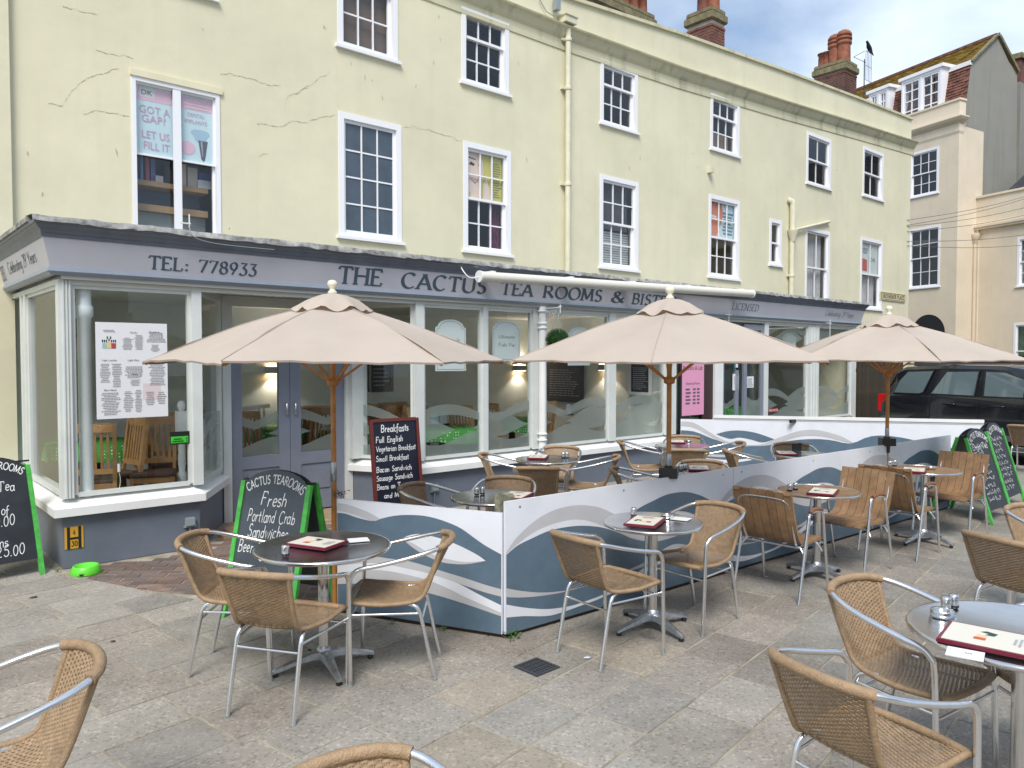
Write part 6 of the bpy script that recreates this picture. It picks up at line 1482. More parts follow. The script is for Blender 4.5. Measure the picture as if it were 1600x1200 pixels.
cr = lambda pts: smooth(crop_uz(pts, 780, 720, .24173, BC, bdir))
GU = cr([(38, 590), (90, 510), (180, 420), (260, 360), (350, 315), (450, 290), (540, 285), (640, 300), (740, 345), (850, 400), (960, 440), (1060, 455), (1160, 445), (1240, 410), (1310, 340), (1360, 290)])
W1 = cr([(38, 602), (100, 545), (200, 470), (300, 420), (400, 390), (480, 378), (560, 385), (640, 410), (720, 445), (760, 462)])
B1 = cr([(38, 605), (110, 545), (200, 500), (300, 455), (400, 430), (500, 418), (580, 420), (660, 430), (760, 460), (850, 500), (950, 518), (1030, 515), (1120, 490), (1240, 440), (1310, 370), (1385, 272)])
A2U = cr([(830, 348), (900, 300), (980, 260), (1080, 215), (1190, 200), (1270, 215), (1330, 240), (1385, 270)])
A2L = cr([(830, 352), (900, 352), (1000, 350), (1060, 332), (1130, 322), (1200, 326), (1270, 345), (1330, 320), (1385, 274)])
WCL = cr([(900, 352), (960, 385), (1040, 400), (1120, 398), (1200, 380), (1270, 347)])
b1u = cr([(35, 820), (150, 840), (280, 848), (440, 832), (600, 790)]); b1l = cr([(35, 878), (150, 880), (300, 865), (440, 838), (600, 791)])
b2u = cr([(35, 925), (150, 945), (300, 955), (450, 935), (560, 900), (660, 862), (800, 780), (950, 670), (1050, 595), (1150, 530), (1240, 495), (1330, 480), (1440, 470), (1572, 455)])
b2l = cr([(35, 1010), (150, 1000), (300, 1000), (400, 975), (500, 940), (660, 880), (800, 810), (950, 710), (1050, 640), (1150, 575), (1240, 540), (1330, 520), (1440, 505), (1572, 480)])
b3u = cr([(800, 712), (900, 668), (950, 640), (1030, 585), (1120, 520), (1200, 480), (1300, 450), (1430, 440), (1530, 425)])
b3l = cr([(800, 716), (900, 690), (950, 668), (1050, 594), (1150, 529), (1240, 494), (1330, 479), (1440, 469), (1530, 456)])
b4u = b2l; b4l = cr([(1000, 672), (1050, 660), (1150, 625), (1240, 600), (1330, 570), (1440, 548), (1572, 540)])
T_ = 2.2; e0 = B1[0][0]
def settle(c, z1):
    """ease the end of a band into the height at which the next repeat starts"""
    zc = interp(c, e0 + T_); o = []
    for u, z in c:
        f = max(0, min(1, (u - (e0 + T_ - .7)) / .7)); f = f * f * (3 - 2 * f); o.append((u, z + (z1 - z) * f * 1.0))
    return o
def dense(c): return [(c[0][0] + (c[-1][0] - c[0][0]) * i / 60, interp(c, c[0][0] + (c[-1][0] - c[0][0]) * i / 60)) for i in range(61)]
zu, zl = b2u[0][1], b2l[0][1]
b2u, b2l, b3u, b3l, b4l = settle(dense(b2u), zu), settle(dense(b2l), zl), settle(dense(b3u), zu + .001), settle(dense(b3l), zu), settle(dense(b4l), zl - .001); b4u = b2l
seams = [0, 2.44, 4.88, 6.8]
for a, b in zip(seams, seams[1:]):
    d0, d1 = BC + bdir * (a + .003), BC + bdir * (b - .003)
    MB().bar(Vector((d0.x, d0.y, .0)) + Vector((0, 0, .03 + (BH - .03) / 2)), Vector((d1.x, d1.y, .03 + (BH - .03) / 2)), .022, BH - .03).build('panel', M_bwhite, bar1, world=True)
    for k in range(-1, 5):
        o_ = k * T_
        def put(m, cu, cl, lay, nm, lo=None, hi=None):
            u0 = max(a + .004, o_ + (lo if lo is not None else cu[0][0])); u1 = min(b - .004, o_ + (hi if hi is not None else cu[-1][0]))
            if u1 - u0 < .03: return
            sh_ = lambda c: [(x + o_, z) for x, z in c] if not callable(c) else c
            band(bar1, m, sh_(cu), sh_(cl), u0, u1, lay, BC, bdir, BN, nm)
        e = B1[0][0]; E_ = e + T_
        put(M_blue, B1, lambda u: .03, 1, 'blue_wave', e, E_)
        put(M_bgrey, GU, B1, 2, 'grey_wave', e, min(GU[-1][0], E_)); put(M_bwhite, W1, B1, 3, 'white_wave')
        put(M_blue, A2U, A2L, 4, 'blue_wave'); 
        put(M_bgrey, b1u, b1l, 3, 'grey_wave'); put(M_bwhite, b2u, b2l, 4, 'white_wave', hi=E_); put(M_bgrey, b3u, b3l, 4, 'grey_wave', hi=E_); put(M_bgrey, b4u, b4l, 4, 'grey_wave', lo=b4l[0][0], hi=E_)
mb = MB()
for u in (.12, 1.1, 2.3, 2.55, 3.7, 4.8, 5.0, 6.6): p = BC + bdir * u + BN * .011; mb.lathe([(.006, 0), (.005, .003)], (0, 0, 0), 8); 
scr = MB()
for u in (.12, 1.1, 2.3, 2.56, 3.7, 4.8, 5.0, 6.6):
    p = BC + bdir * u + BN * .011; scr.tube([Vector((p.x, p.y, .84)), Vector((p.x, p.y, .84)) + BN * .003], .007, 8)
scr.build('screw', M_cast, bar1, world=True)
# timber bottom rail and posts behind the panels
BKW = mat('dark timber batten', (.06, .035, .025), .9)
MB().bar(BC + Vector((0, 0, .02)) - BN * .03, BEND + Vector((0, 0, .02)) - BN * .03, .04, .05).build('bottom_rail', BKW, bar1, world=True)
for u in (.06, 2.44, 4.88, 6.74):
    p = BC + bdir * u - BN * .035; MB().box((p.x - .02, p.y - .02, 0), (p.x + .02, p.y + .02, .86)).build('post', BKW, bar1, world=True)
# left panel
ld_ = (BC - BL).normalized(); LN = Vector((ld_.y, -ld_.x, 0)); LL = (BC - BL).length - .012; LH = .812
q0, q1 = BL, BL + ld_ * LL
MB().bar(Vector((q0.x, q0.y, .03 + (LH - .03) / 2)), Vector((q1.x, q1.y, .03 + (LH - .03) / 2)), .022, LH - .03).build('panel', M_bwhite, bar2, world=True)
MB().bar(q0 + Vector((0, 0, .02)) - LN * .03, q1 + Vector((0, 0, .02)) - LN * .03, .04, .05).build('bottom_rail', BKW, bar2, world=True)
cl_ = lambda pts: smooth(crop_uz(pts, 520, 770, .2, BL, ld_))
def bl(m, cu, cl, lay, nm):
    band(bar2, m, cu, cl, max(.004, cu[0][0]), min(LL - .004, cu[-1][0]), lay, BL, ld_, LN, nm, zhi=LH - .006)
BU = cl_([(20, 152), (100, 158), (180, 185), (250, 205), (320, 220)]) + cl_([(330, 216), (400, 195), (500, 175), (620, 170), (740, 180), (870, 215), (1000, 270), (1100, 340), (1200, 410), (1345, 490)])
bl(M_blue, BU, lambda u: .03, 1, 'blue_wave')
bl(M_bgrey, cl_([(20, 78), (110, 85), (200, 115), (300, 155), (375, 199)]), cl_([(20, 135), (100, 145), (200, 175), (320, 218), (375, 204)]), 2, 'grey_wave')
bl(M_bwhite, cl_([(553, 354), (600, 330), (680, 318), (760, 330), (900, 370), (1040, 430), (1150, 490), (1200, 527)]), cl_([(553, 357), (600, 375), (680, 420), (750, 462), (850, 500), (950, 525), (1050, 538), (1140, 538), (1200, 528)]), 2, 'white_wave')
bl(M_bgrey, cl_([(553, 356), (600, 373), (680, 418), (750, 460), (850, 498), (950, 523), (1050, 536), (1200, 527)]), cl_([(553, 358), (640, 430), (740, 490), (850, 535), (950, 552), (1060, 553), (1200, 529)]), 3, 'grey_wave')
bl(M_bgrey, cl_([(20, 520), (200, 508), (330, 495), (450, 510), (600, 530), (760, 575), (900, 620), (1050, 665), (1200, 715), (1345, 755)]), cl_([(20, 575), (300, 548), (450, 563), (600, 593), (750, 628), (880, 668), (1050, 725), (1200, 775), (1345, 812)]), 2, 'grey_wave')
bl(M_bwhite, cl_([(20, 570), (150, 555), (300, 545), (450, 560), (600, 590), (750, 625), (880, 665), (1000, 710), (1150, 790), (1345, 885)]), cl_([(20, 622), (150, 612), (300, 600), (450, 610), (600, 640), (750, 680), (900, 740), (1050, 815), (1200, 880), (1345, 945)]), 3, 'white_wave')
bl(M_bgrey, cl_([(20, 620), (150, 610), (300, 598), (450, 608), (600, 638), (750, 678), (900, 738), (1050, 813), (1200, 878), (1345, 943)]), cl_([(20, 712), (150, 706), (400, 716), (600, 745), (800, 790), (1000, 850), (1150, 900), (1345, 968)]), 4, 'grey_wave')
for u in (.04, LL - .05): p = BL + ld_ * u - LN * .035; MB().box((p.x - .02, p.y - .02, 0), (p.x + .02, p.y + .02, .78)).build('post', BKW, bar2, world=True)
# back barrier from the shopfront out past the far boards
PA = Vector((W(1062, 648, SY - .1).x, SY - .12, 0)); PB_ = G(1537, 660, .885); PB_.z = 0
bd3 = (PB_ - PA).normalized(); N3 = Vector((bd3.y, -bd3.x, 0)); L3 = (PB_ - PA).length
if N3.dot(Vector((-1, -1, 0))) < 0: N3 = -N3
bar3 = empty('cafe_barrier', 'rear café barrier with white top rail and blue waves in front of the dark car', 'barrier', PA)
MB().bar(PA + Vector((0, 0, .03 + .41)), PB_ + Vector((0, 0, .03 + .41)), .02, .82).build('panel', M_bwhite, bar3, world=True)
MB().bar(PA + bd3 * .5 + Vector((0, 0, .90)), PB_ + Vector((0, 0, .90)), .05, .045).build('top_rail', M_white, bar3, world=True)
MB().bar(PA + bd3 * .5 + Vector((0, 0, .865)), PB_ + Vector((0, 0, .865)), .03, .03).build('under_rail', M_bgrey, bar3, world=True)
c3 = lambda pts: smooth([((PL(1050 + x * .3, 630 + y * .3, PA, PA + bd3) - PA).dot(bd3), PL(1050 + x * .3, 630 + y * .3, PA, PA + bd3).z) for x, y in pts])
def b3(m, cu, cl, lay, nm): band(bar3, m, cu, cl, max(.004, cu[0][0]), min(L3, cu[-1][0]), lay, PA, bd3, N3, nm, n=40)
b3(M_blue, c3([(40, 140), (120, 148), (220, 188), (320, 216), (400, 224), (500, 212), (640, 192), (740, 186), (830, 192), (930, 210), (1020, 175), (1100, 168), (1215, 182), (1350, 215), (1500, 240)]), lambda u: .03, 1, 'blue_wave')
b3(M_bgrey, c3([(45, 95), (110, 100), (180, 140), (250, 182), (330, 210), (450, 216), (540, 185), (640, 150), (720, 137), (800, 148), (880, 172), (942, 205)]), c3([(45, 118), (110, 125), (180, 160), (250, 198), (330, 216), (450, 222), (540, 212), (640, 178), (720, 168), (800, 175), (880, 196), (942, 209)]), 2, 'grey_wave')
b3(M_blue, c3([(232, 160), (290, 145), (360, 142), (440, 155), (530, 186)]), c3([(232, 162), (300, 184), (350, 178), (410, 188), (470, 203), (530, 188)]), 3, 'blue_wave')
b3(M_bgrey, c3([(80, 240), (180, 262), (300, 268), (400, 262)]), c3([(80, 250), (180, 275), (300, 280), (400, 264)]), 2, 'grey_wave')
b3(M_bwhite, c3([(80, 262), (180, 285), (300, 295), (420, 285)]), c3([(80, 272), (180, 300), (300, 310), (420, 295)]), 2, 'white_wave')
MB().box((-.1, -.02, .83), (.1, .02, .88)).build('clamp', M_black, bar3, loc=(PA + bd3 * ((PL(1240, 655, PA, PB_) - PA).dot(bd3)) - PA + N3 * .03))
# lichened post stub behind the corner, twig bundle, weeds
p = G(784, 772, .86); t = empty('post_stub', 'stubby lichen covered timber post just behind the barrier corner', 'post', (3.48, 4.04, 0)); MB().box((-.055, -.055, 0), (.055, .055, .86)).build('post', mat('lichened timber', (.09, .085, .06), .95, col2=(.36, .36, .26), vscale=14, bump=.8, bscale=30), t, bevel=.012)
wdm = mat('weed leaf', (.05, .14, .02), .6, vary=.3)
for px, py, s_ in ((799, 999, 1.0), (806, 994, .8), (690, 985, .7), (612, 975, .5), (90, 894, .5)):
    p = G(px, py); t = empty('weed', {799: 'tuft of green weed at the foot of the barrier corner', 806: 'second small weed just right of the barrier corner', 690: 'weed sprig under the left barrier panel', 612: 'tiny weed by the left barrier below the chair', 90: 'weed sprig at the foot of the left bay corner'}[px], 'weed', (p.x, p.y, 0)); mb = MB(); rs = random.Random(px)
    for k in range(26):
        a_ = rs.uniform(0, 6.28); r_ = rs.uniform(.005, .05) * s_; h_ = rs.uniform(.01, .05) * s_; c = Vector((r_ * math.cos(a_), r_ * math.sin(a_), h_)); u_ = Vector((math.cos(a_ + 1), math.sin(a_ + 1), .3)) * .008 * s_; v_ = Vector((math.cos(a_), math.sin(a_), rs.uniform(-.3, .8))) * .014 * s_
        mb.add([c - v_, c + u_, c + v_, c - u_], [(0, 1, 2, 3)], False)
        mb.add([Vector((0, 0, 0)), c - v_, c - v_ + Vector((.001, .001, 0))], [(0, 1, 2)], False)
    mb.build('leaves', wdm, t)
# ------------------------------------------------------------------ parasols
def parasol(label, x, y, rz, tilt=0.0, base=0.0, sock=False):
    t = empty('parasol', label, 'parasol', (x, y, base), rz, 'beige café parasols')
    Rr, zr, za = 1.25, 1.775, 2.205
    MB().tube([(0, 0, .02), (0, 0, 1.02)], .019, 12).build('lower_pole', M_wood, t); MB().tube([(0, 0, 1.06), (0, 0, 2.18)], .019, 12).build('upper_pole', M_wood, t)
    MB().lathe([(.0195, 0), (.0215, .005), (.0215, .135), (.0195, .14)], (0, 0, .92), 14).build('joint_sleeve', M_cast, t)
    C_ = [Vector((Rr * math.cos(R(60 * k)), Rr * math.sin(R(60 * k)), zr)) for k in range(6)]; ap = Vector((0, 0, za))
    mb = MB(); n, m = 8, 10
    def pt(k, s_, e_):
        """s_ from apex to rim, e_ across the gore"""
        a, b = C_[k], C_[(k + 1) % 6]; A_p = ap.lerp(a, s_); B_p = ap.lerp(b, s_)
        p = A_p.lerp(B_p, e_); sag = .035 * math.sin(math.pi * s_) ; p.z += sag * (1 - .7 * 4 * e_ * (1 - e_)) + .012 * s_ * s_ * 4 * e_ * (1 - e_)
        pull = .045 * s_ ** 2 * 4 * e_ * (1 - e_); c = (a + b) / 2; c.z = 0; c.normalize(); p -= c * pull * .8; p.z += (.008 * math.sin(9 * s_ + 5 * e_ + k) + .004 * math.sin(23 * e_ + 4 * s_ + 2 * k)) * s_
        return p
    for k in range(6):
        vs = [pt(k, .02 + .98 * i / n, j / m) for i in range(n + 1) for j in range(m + 1)]
        mb.add(vs, [(i * (m + 1) + j, (i + 1) * (m + 1) + j, (i + 1) * (m + 1) + j + 1, i * (m + 1) + j + 1) for i in range(n) for j in range(m)], True)
    cn = mb.build('canopy', M_canvas, t)
    mb = MB()
    for k in range(6):
        rim = [pt(k, 1.0, j / m) for j in range(m + 1)]
        mb.add(rim + [p + Vector((0, 0, -.012)) for p in rim], [(j, j + 1, m + 2 + j, m + 1 + j) for j in range(m)], True)
    mb.build('hem', M_canvd, cn)
    mb = MB()
    for k in range(6): mb.tube([ap.lerp(C_[k], .04) + Vector((0, 0, .002))] + [pt(k, .1 * i, 0) + Vector((0, 0, .002)) for i in range(1, 11)], .0035, 5)
    mb.build('seam', M_canvas, cn)
    mb = MB(); n2 = 60
    r_in = [(0.02, 2.262), (.10, 2.246), (.18, 2.215), (.285, 2.168)]
    vs = []
    for i, (r_, z_) in enumerate(r_in):
        for j in range(n2):
            a_ = math.tau * j / n2; hexr = math.cos(math.pi / 6) / math.cos(((a_ + 1e-9) % (math.pi / 3)) - math.pi / 6)
            q = r_ * (hexr ** .9); wv = math.sin(a_ * 3) ** 2; z2 = z_ - (.034 * abs(math.sin(a_ * 4.5 + .4)) + .016 * wv) * (i == 3) + .006 * math.sin(7 * a_) * i / 3
            vs.append((q * math.cos(a_), q * math.sin(a_), z2))
    mb.add(vs, [(i * n2 + j, (i + 1) * n2 + j, (i + 1) * n2 + (j + 1) % n2, i * n2 + (j + 1) % n2) for i in range(3) for j in range(n2)], True); mb.build('vent_cap', M_canvas, t)
    MB().lathe([(.0, 2.25), (.03, 2.255), (.034, 2.27), (.02, 2.285), (.018, 2.295), (.034, 2.315), (.036, 2.335), (.024, 2.352), (0, 2.358)], n=16).build('finial', M_cream, t)
    MB().lathe([(.02, 1.60), (.042, 1.61), (.045, 1.65), (.02, 1.66)], n=12).build('runner', M_wood, t)
    for k in range(6):
        d = C_[k]; a = ap.lerp(d, .04) - Vector((0, 0, .035)); b = ap.lerp(d, .985) - Vector((0, 0, .018)) ; mid = ap.lerp(d, .42) - Vector((0, 0, .0))
        rb_ = MB().bar(a, b, .013, .018).build('rib', M_wood, t); mid.z = a.z + (b.z - a.z) * .4
        MB().bar((d.x * .03, d.y * .03, 1.64), (mid.x, mid.y, mid.z), .012, .016).build('strut', M_wood, rb_)
    if sock: MB().lathe([(.03, .80), (.034, .96), (.03, .97)], n=14).box((-.065, -.02, .88), (.065, .10, .955)).build('barrier_clamp', M_black, t)
    return t
U1 = G(524, 955); P1 = parasol('beige canvas parasol at the left end of the barrier by the front table', 2.66, 4.96, YAW + R(90 - 60 + 3) + R(0))
p_ = C0 + (ray(1046, 560) / ray(1046, 560).dot(FW)) * 5.95
def face(x, y): return math.atan2(-y, -x)     # heading from the parasol to the viewer
def second(src, label, x, y, rz):
    c = copy_tree(src); c.location = (x, y, 0); c.rotation_euler = (0, 0, rz); c['label'] = label
    MB().lathe([(.03, .80), (.034, .96), (.03, .97)], n=14).box((-.065, -.07, .875), (.065, .07, .955)).build('barrier_clamp', M_black, c)
    return c
P1.rotation_euler.z = face(2.66, 4.96) + R(30) + R(1)
second(P1, 'middle beige parasol rising behind the long barrier', p_.x, p_.y, face(p_.x, p_.y) + R(-5))
q_ = C0 + (ray(1388, 560) / ray(1388, 560).dot(FW)) * 8.15
second(P1, 'far beige parasol in front of the black car', q_.x, q_.y, face(q_.x, q_.y) + R(20))

# ------------------------------------------------------------------ wicker chairs
def wicker_chair(label, x, y, rz):
    t = empty('wicker_chair', label, 'chair', (x, y, 0), rz, 'tan wicker chairs with aluminium tube frames')
    half = [(.245, .235, 0), (.248, .225, .3), (.25, .215, .56), (.253, .20, .61), (.258, .16, .642), (.262, .08, .658), (.262, -.04, .685), (.252, -.15, .712), (.222, -.24, .735), (.17, -.295, .748), (.09, -.325, .755), (0, -.335, .757)]
    loop = crv(half + [(-a, b, c) for a, b, c in reversed(half[:-1])], 5)
    MB().tube(loop, .0125, 12).build('arm_frame', M_alu, t)
    wr = [p for p in loop if p.y < -.262 and abs(p.x) < .205]
    MB().tube(wr, .0195, 12).build('rim_wrap', M_wickr, t)
    for s_ in (-1, 1):
        MB().tube(crv([(s_ * .165, -.06, .425), (s_ * .175, -.12, .42), (s_ * .182, -.155, .39), (s_ * .184, -.18, .3), (s_ * .187, -.245, 0)], 5), .0118, 12).build('rear_leg', M_alu, t)
        MB().tube([(s_ * .246, .222, .385), (s_ * .182, -.155, .372)], .008, 8).build('side_rail', M_alu, t)
        MB().lathe([(.0135, 0), (.0135, .008)], (s_ * .187, -.245, 0), 10).lathe([(.0138, 0), (.0138, .008)], (s_ * .245, .235, 0), 10).build('foot_cap', M_gbox, t)
    MB().tube([(-.184, -.172, .33), (.184, -.172, .33)], .0075, 8).build('rear_stretcher', M_alu, t)
    MB().tube([(-.247, .222, .36), (.247, .222, .36)], .0075, 8).build('front_stretcher', M_alu, t)
    # woven shell: path from the rim down the back, round the heel and along the seat
    path = crv([(0, -.325, .742), (0, -.285, .66), (0, -.235, .56), (0, -.195, .49), (0, -.165, .455), (0, -.11, .437), (0, 0, .432), (0, .12, .437), (0, .20, .444), (0, .225, .440)], 14)
    s_l = [0]
    for a, b in zip(path, path[1:]): s_l.append(s_l[-1] + (b - a).length)
    tot = s_l[-1]
    def at(s_):
        s_ = max(0, min(tot - 1e-5, s_))
        for i in range(len(s_l) - 1):
            if s_l[i + 1] >= s_: f = (s_ - s_l[i]) / (s_l[i + 1] - s_l[i]); return path[i].lerp(path[i + 1], f), (path[i + 1] - path[i]).normalized()
        return path[-1], (path[-1] - path[-2]).normalized()
    def hw(s_):
        f = s_ / tot
        return .188 - .02 * min(1, f / .35) if f < .45 else .168 + (.215 - .168) * min(1, (f - .45) / .3)
    def surf(u, s_):      # u in -1..1
        p, tg = at(s_); nr = Vector((0, -tg.z, tg.y)); nr.normalize()
        f = s_ / tot; bow = (.0 + .045 * (1 - u * u)) * max(0, 1 - f / .42) - .04 * max(0, 1 - f / .42)
        dish = -.012 * (1 - u * u) if f > .45 else 0
        return Vector((u * hw(s_), p.y - bow, p.z + dish)), nr
    mb = MB(); pitch = .0088; nr_ = 20; rows = int(tot / pitch)
    for r in range(1, rows):
        s_ = r * pitch; up_, dn_ = s_ - .0043, s_ + .0043; pts = []
        for c in range(nr_ * 2 + 1):
            u = -1 + c / nr_; a, n1 = surf(u, up_); b, _ = surf(u, dn_); ph = math.cos(math.pi * c / 2 + (math.pi if r % 2 else 0)) if True else 0
            off = n1 * (.0030 * ph); m_ = (a + b) / 2 + off + n1 * (.0016 if ph >= 0 else -.0016)
            pts.append((a + off, m_, b + off))
        vs = [q for tr in pts for q in tr]
        mb.add(vs, [f for i in range(len(pts) - 1) for f in ((i * 3, i * 3 + 3, i * 3 + 4, i * 3 + 1), (i * 3 + 1, i * 3 + 4, i * 3 + 5, i * 3 + 2))], True)
    for c in range(nr_ + 1):
        u = -1 + 2 * c / nr_; n = 44
        P_ = [surf(u, tot * i / n) for i in range(n + 1)]; w_ = .0024
        vs = []
        for p, nn in P_: vs += [p + Vector((w_, 0, 0)), p + nn * .0015, p - Vector((w_, 0, 0)), p - nn * .0015]
        mb.add(vs, [(i * 4 + j, i * 4 + (j + 1) % 4, i * 4 + 4 + (j + 1) % 4, i * 4 + 4 + j) for i in range(n) for j in range(4)], False)
    tag(mb.build('woven_seat', M_wick, t), kind='stuff')
    for s_ in (-1, 1):
        ed = [surf(s_ * 1.0, tot * i / 40)[0] + Vector((s_ * .006, 0, -.001)) for i in range(41)]
        MB().tube(ed, .0125, 9).build('edge_roll', M_wickr, t)
    fr_ = [Vector((.22 * (1 - 2 * i / 16), .225 + .022 * (1 - (1 - 2 * i / 16) ** 2), .437 - .0 * i)) for i in range(17)]
    MB().tube(fr_, .0165, 10).build('front_roll', M_wickr, t)
    return t
A = math.degrees
CHS = [   # x, y, heading of the sitter (deg, from +X), label
 (1.75, 3.79, 33, 'wicker chair with its back to the viewer at the front left table'),
 (1.76, 4.41, -40, 'wicker chair left of the front table, near the green framed board'),
 (2.42, 3.79, 140, 'wicker chair right of the front table, before the short barrier panel'),
 (3.52, 3.12, -3, 'wicker chair left of the small steel table against the long barrier'),
 (4.42, 3.12, 178, 'wicker chair right of the small steel table against the long barrier'),
 (3.52, 1.34, -97, 'wicker chair pulled up to the far side of the foreground right table'),
 (2.73, 1.18, -12, 'nearest wicker chair at the bottom right, left of the foreground table'),
 (5.33, 1.40, -18, 'wicker chair cut by the right edge, its back toward the wooden chairs'),
 (6.18, 1.40, -110, 'wicker chair sliver at the right edge below the far A-boards'),
 (14.1, 3.70, -5, 'distant wicker chair at the right edge beside the black car'),
 (.34, 3.00, 180, 'wicker chair cut by the bottom left corner'),
 (.91, 1.455, -95, 'wicker chair of which only the rim shows at the bottom centre'),
 (3.90, .86, 140, 'wicker chair under the foreground table at the bottom right corner'),
]
tA, tB, tC, tD, tE = Vector((5.74, 5.96, 0)), Vector((3.86, 4.62, 0)), Vector((7.90, 5.78, 0)), Vector((6.05, 4.15, 0)), Vector((8.20, 4.35, 0))
def round_(tv, ang, d, lab):    # chair at viewer-relative angle around a table: 0 = right, 90 = away, 180 = left, 270 = towards the viewer
    a_ = math.atan2(RT.y, RT.x) + R(ang); return (tv.x + d * math.cos(a_), tv.y + d * math.sin(a_), A(a_) + 180, lab)
CHS += [round_(tA, 176, .40, 'wicker chair left of the table standing by the column'), round_(tA, 262, .66, 'wicker chair turned from the viewer at the table by the column'), round_(tA, 75, .50, 'wicker chair facing the viewer behind the table by the column'), round_(tA, -10, .44, 'wicker chair right of the table by the column'),
 round_(tB, 80, .40, 'wicker chair behind the table just inside the barrier corner'), round_(tB, 158, .45, 'wicker chair below the breakfast board'),
 round_(tC, 176, .46, 'wicker chair left of the table beyond the middle pole'), round_(tC, 262, .50, 'wicker chair partly hidden by the middle pole'), round_(tC, 75, .46, 'wicker chair against the base wall beyond the middle pole'), round_(tC, -6, .42, 'wicker chair right of the table beyond the middle pole'),
 round_(tD, 172, .55, 'wicker chair peeping over the barrier left of the middle pole'), round_(tD, 80, .40, 'wicker chair showing only its rim right of the middle pole'),
 round_(tE, 180, .55, 'wicker chair peeping over the barrier near the rear barrier'), round_(tE, 80, .42, 'wicker chair rim behind the black stand in the enclosure')]
wc = wicker_chair(CHS[0][3], CHS[0][0], CHS[0][1], R(CHS[0][2] - 90))
for x, y, a_, lab in CHS[1:]:
    c = copy_tree(wc); c.location = (x, y, 0); c.rotation_euler = (0, 0, R(a_ - 90)); c['label'] = lab
# ------------------------------------------------------------------ teak slat chairs
def slat_chair(label, x, y, rz):
    t = empty('slatted_chair', label, 'chair', (x, y, 0), rz, 'teak slat armchairs along the barrier')
    for s_ in (-1, 1):
        x_ = s_ * .265
        MB().tube(crv([(x_, .245, 0), (x_ * .99, .165, .5), (x_ * .985, .145, .61), (x_ * .98, .11, .645), (x_ * .98, -.02, .65), (x_ * .985, -.075, .63), (x_ * .99, -.10, .55), (x_, -.235, 0)], 6), .0115, 12).build('side_frame', M_alu, t)
        MB().tube(crv([(x_, .12, .655), (x_, .05, .668), (x_, -.03, .668), (x_, -.07, .652)], 4), .016, 8).build('armrest', mat('brown armrest', (.20, .085, .035), .5), t)
        MB().tube(crv([(x_ * .985, .14, .33), (x_ * .9, .13, .37), (x_ * .8, .12, .405)], 4), .008, 8).build('brace', M_alu, t); MB().tube(crv([(x_ * .985, -.145, .33), (x_ * .9, -.14, .37), (x_ * .8, -.13, .40)], 4), .008, 8).build('brace', M_alu, t)
        MB().tube([(x_ * .8, .15, .41), (x_ * .8, -.17, .405)], .008, 8).build('seat_rail', M_alu, t)
    MB().tube([(-.262, .155, .395), (.262, .155, .395)], .009, 8).tube([(-.262, -.125, .39), (.262, -.125, .39)], .009, 8).build('cross_bar', M_alu, t)
    MB().tube(crv([(-.20, -.15, .41), (-.205, -.2, .5), (-.205, -.27, .70), (-.185, -.285, .745), (-.13, -.292, .765), (0, -.295, .77), (.13, -.292, .765), (.185, -.285, .745), (.205, -.27, .70), (.205, -.2, .5), (.20, -.15, .41)], 5), .010, 10).build('back_frame', M_alu, t)
    prof = crv([(0, -.30, .83), (0, -.285, .78), (0, -.235, .62), (0, -.19, .51), (0, -.15, .45), (0, -.09, .425), (0, .05, .425), (0, .17, .43), (0, .235, .42), (0, .25, .405)], 4)
    sw = .0635
    for k in range(7):
        xc = (k - 3) * .0685; mb = MB(); tp, bt = [], []
        for i, p in enumerate(prof):
            q = prof[min(i + 1, len(prof) - 1)] - prof[max(i - 1, 0)]; q.normalize(); nn = Vector((0, -q.z, q.y)); e = .0 if 0 < i < len(prof) - 1 else .006
            drop = (.022 if abs(k - 3) == 3 else .006 if abs(k - 3) == 2 else 0) * (1 if i == 0 else 0)
            for sgn in (-1, 1): tp.append(p + Vector((xc + sgn * (sw / 2 - e), 0, -drop)) + nn * .0); bt.append(p + Vector((xc + sgn * (sw / 2 - e), 0, -drop)) - nn * .018)
        n = len(prof); fs = []
        for i in range(n - 1):
            a = 2 * i; o = 2 * n
            fs += [(a, a + 1, a + 3, a + 2), (o + a + 2, o + a + 3, o + a + 1, o + a), (a, a + 2, o + a + 2, o + a), (a + 1, o + a + 1, o + a + 3, a + 3)]
        fs += [(0, 2 * n, 2 * n + 1, 1), (2 * n - 2, 2 * n - 1, 4 * n - 1, 4 * n - 2)]
        mb.add(tp + bt, fs, False).build('slat', M_slat, t, fix=True)
    return t
sc_ = [(5.47, 3.07, 2, 'teak slat armchair with its back to the viewer, nearest along the barrier'), (6.53, 3.03, 176, 'teak slat armchair facing left at the first wooden table'), (7.40, 2.97, -2, 'teak slat armchair turned right between the two wooden tables'), (8.48, 2.90, 177, 'teak slat armchair farthest along, just before the green boards')]
s0 = slat_chair(sc_[0][3], sc_[0][0], sc_[0][1], R(sc_[0][2] - 90))
for x, y, a_, lab in sc_[1:]:
    c = copy_tree(s0); c.location = (x, y, 0); c.rotation_euler = (0, 0, R(a_ - 90)); c['label'] = lab
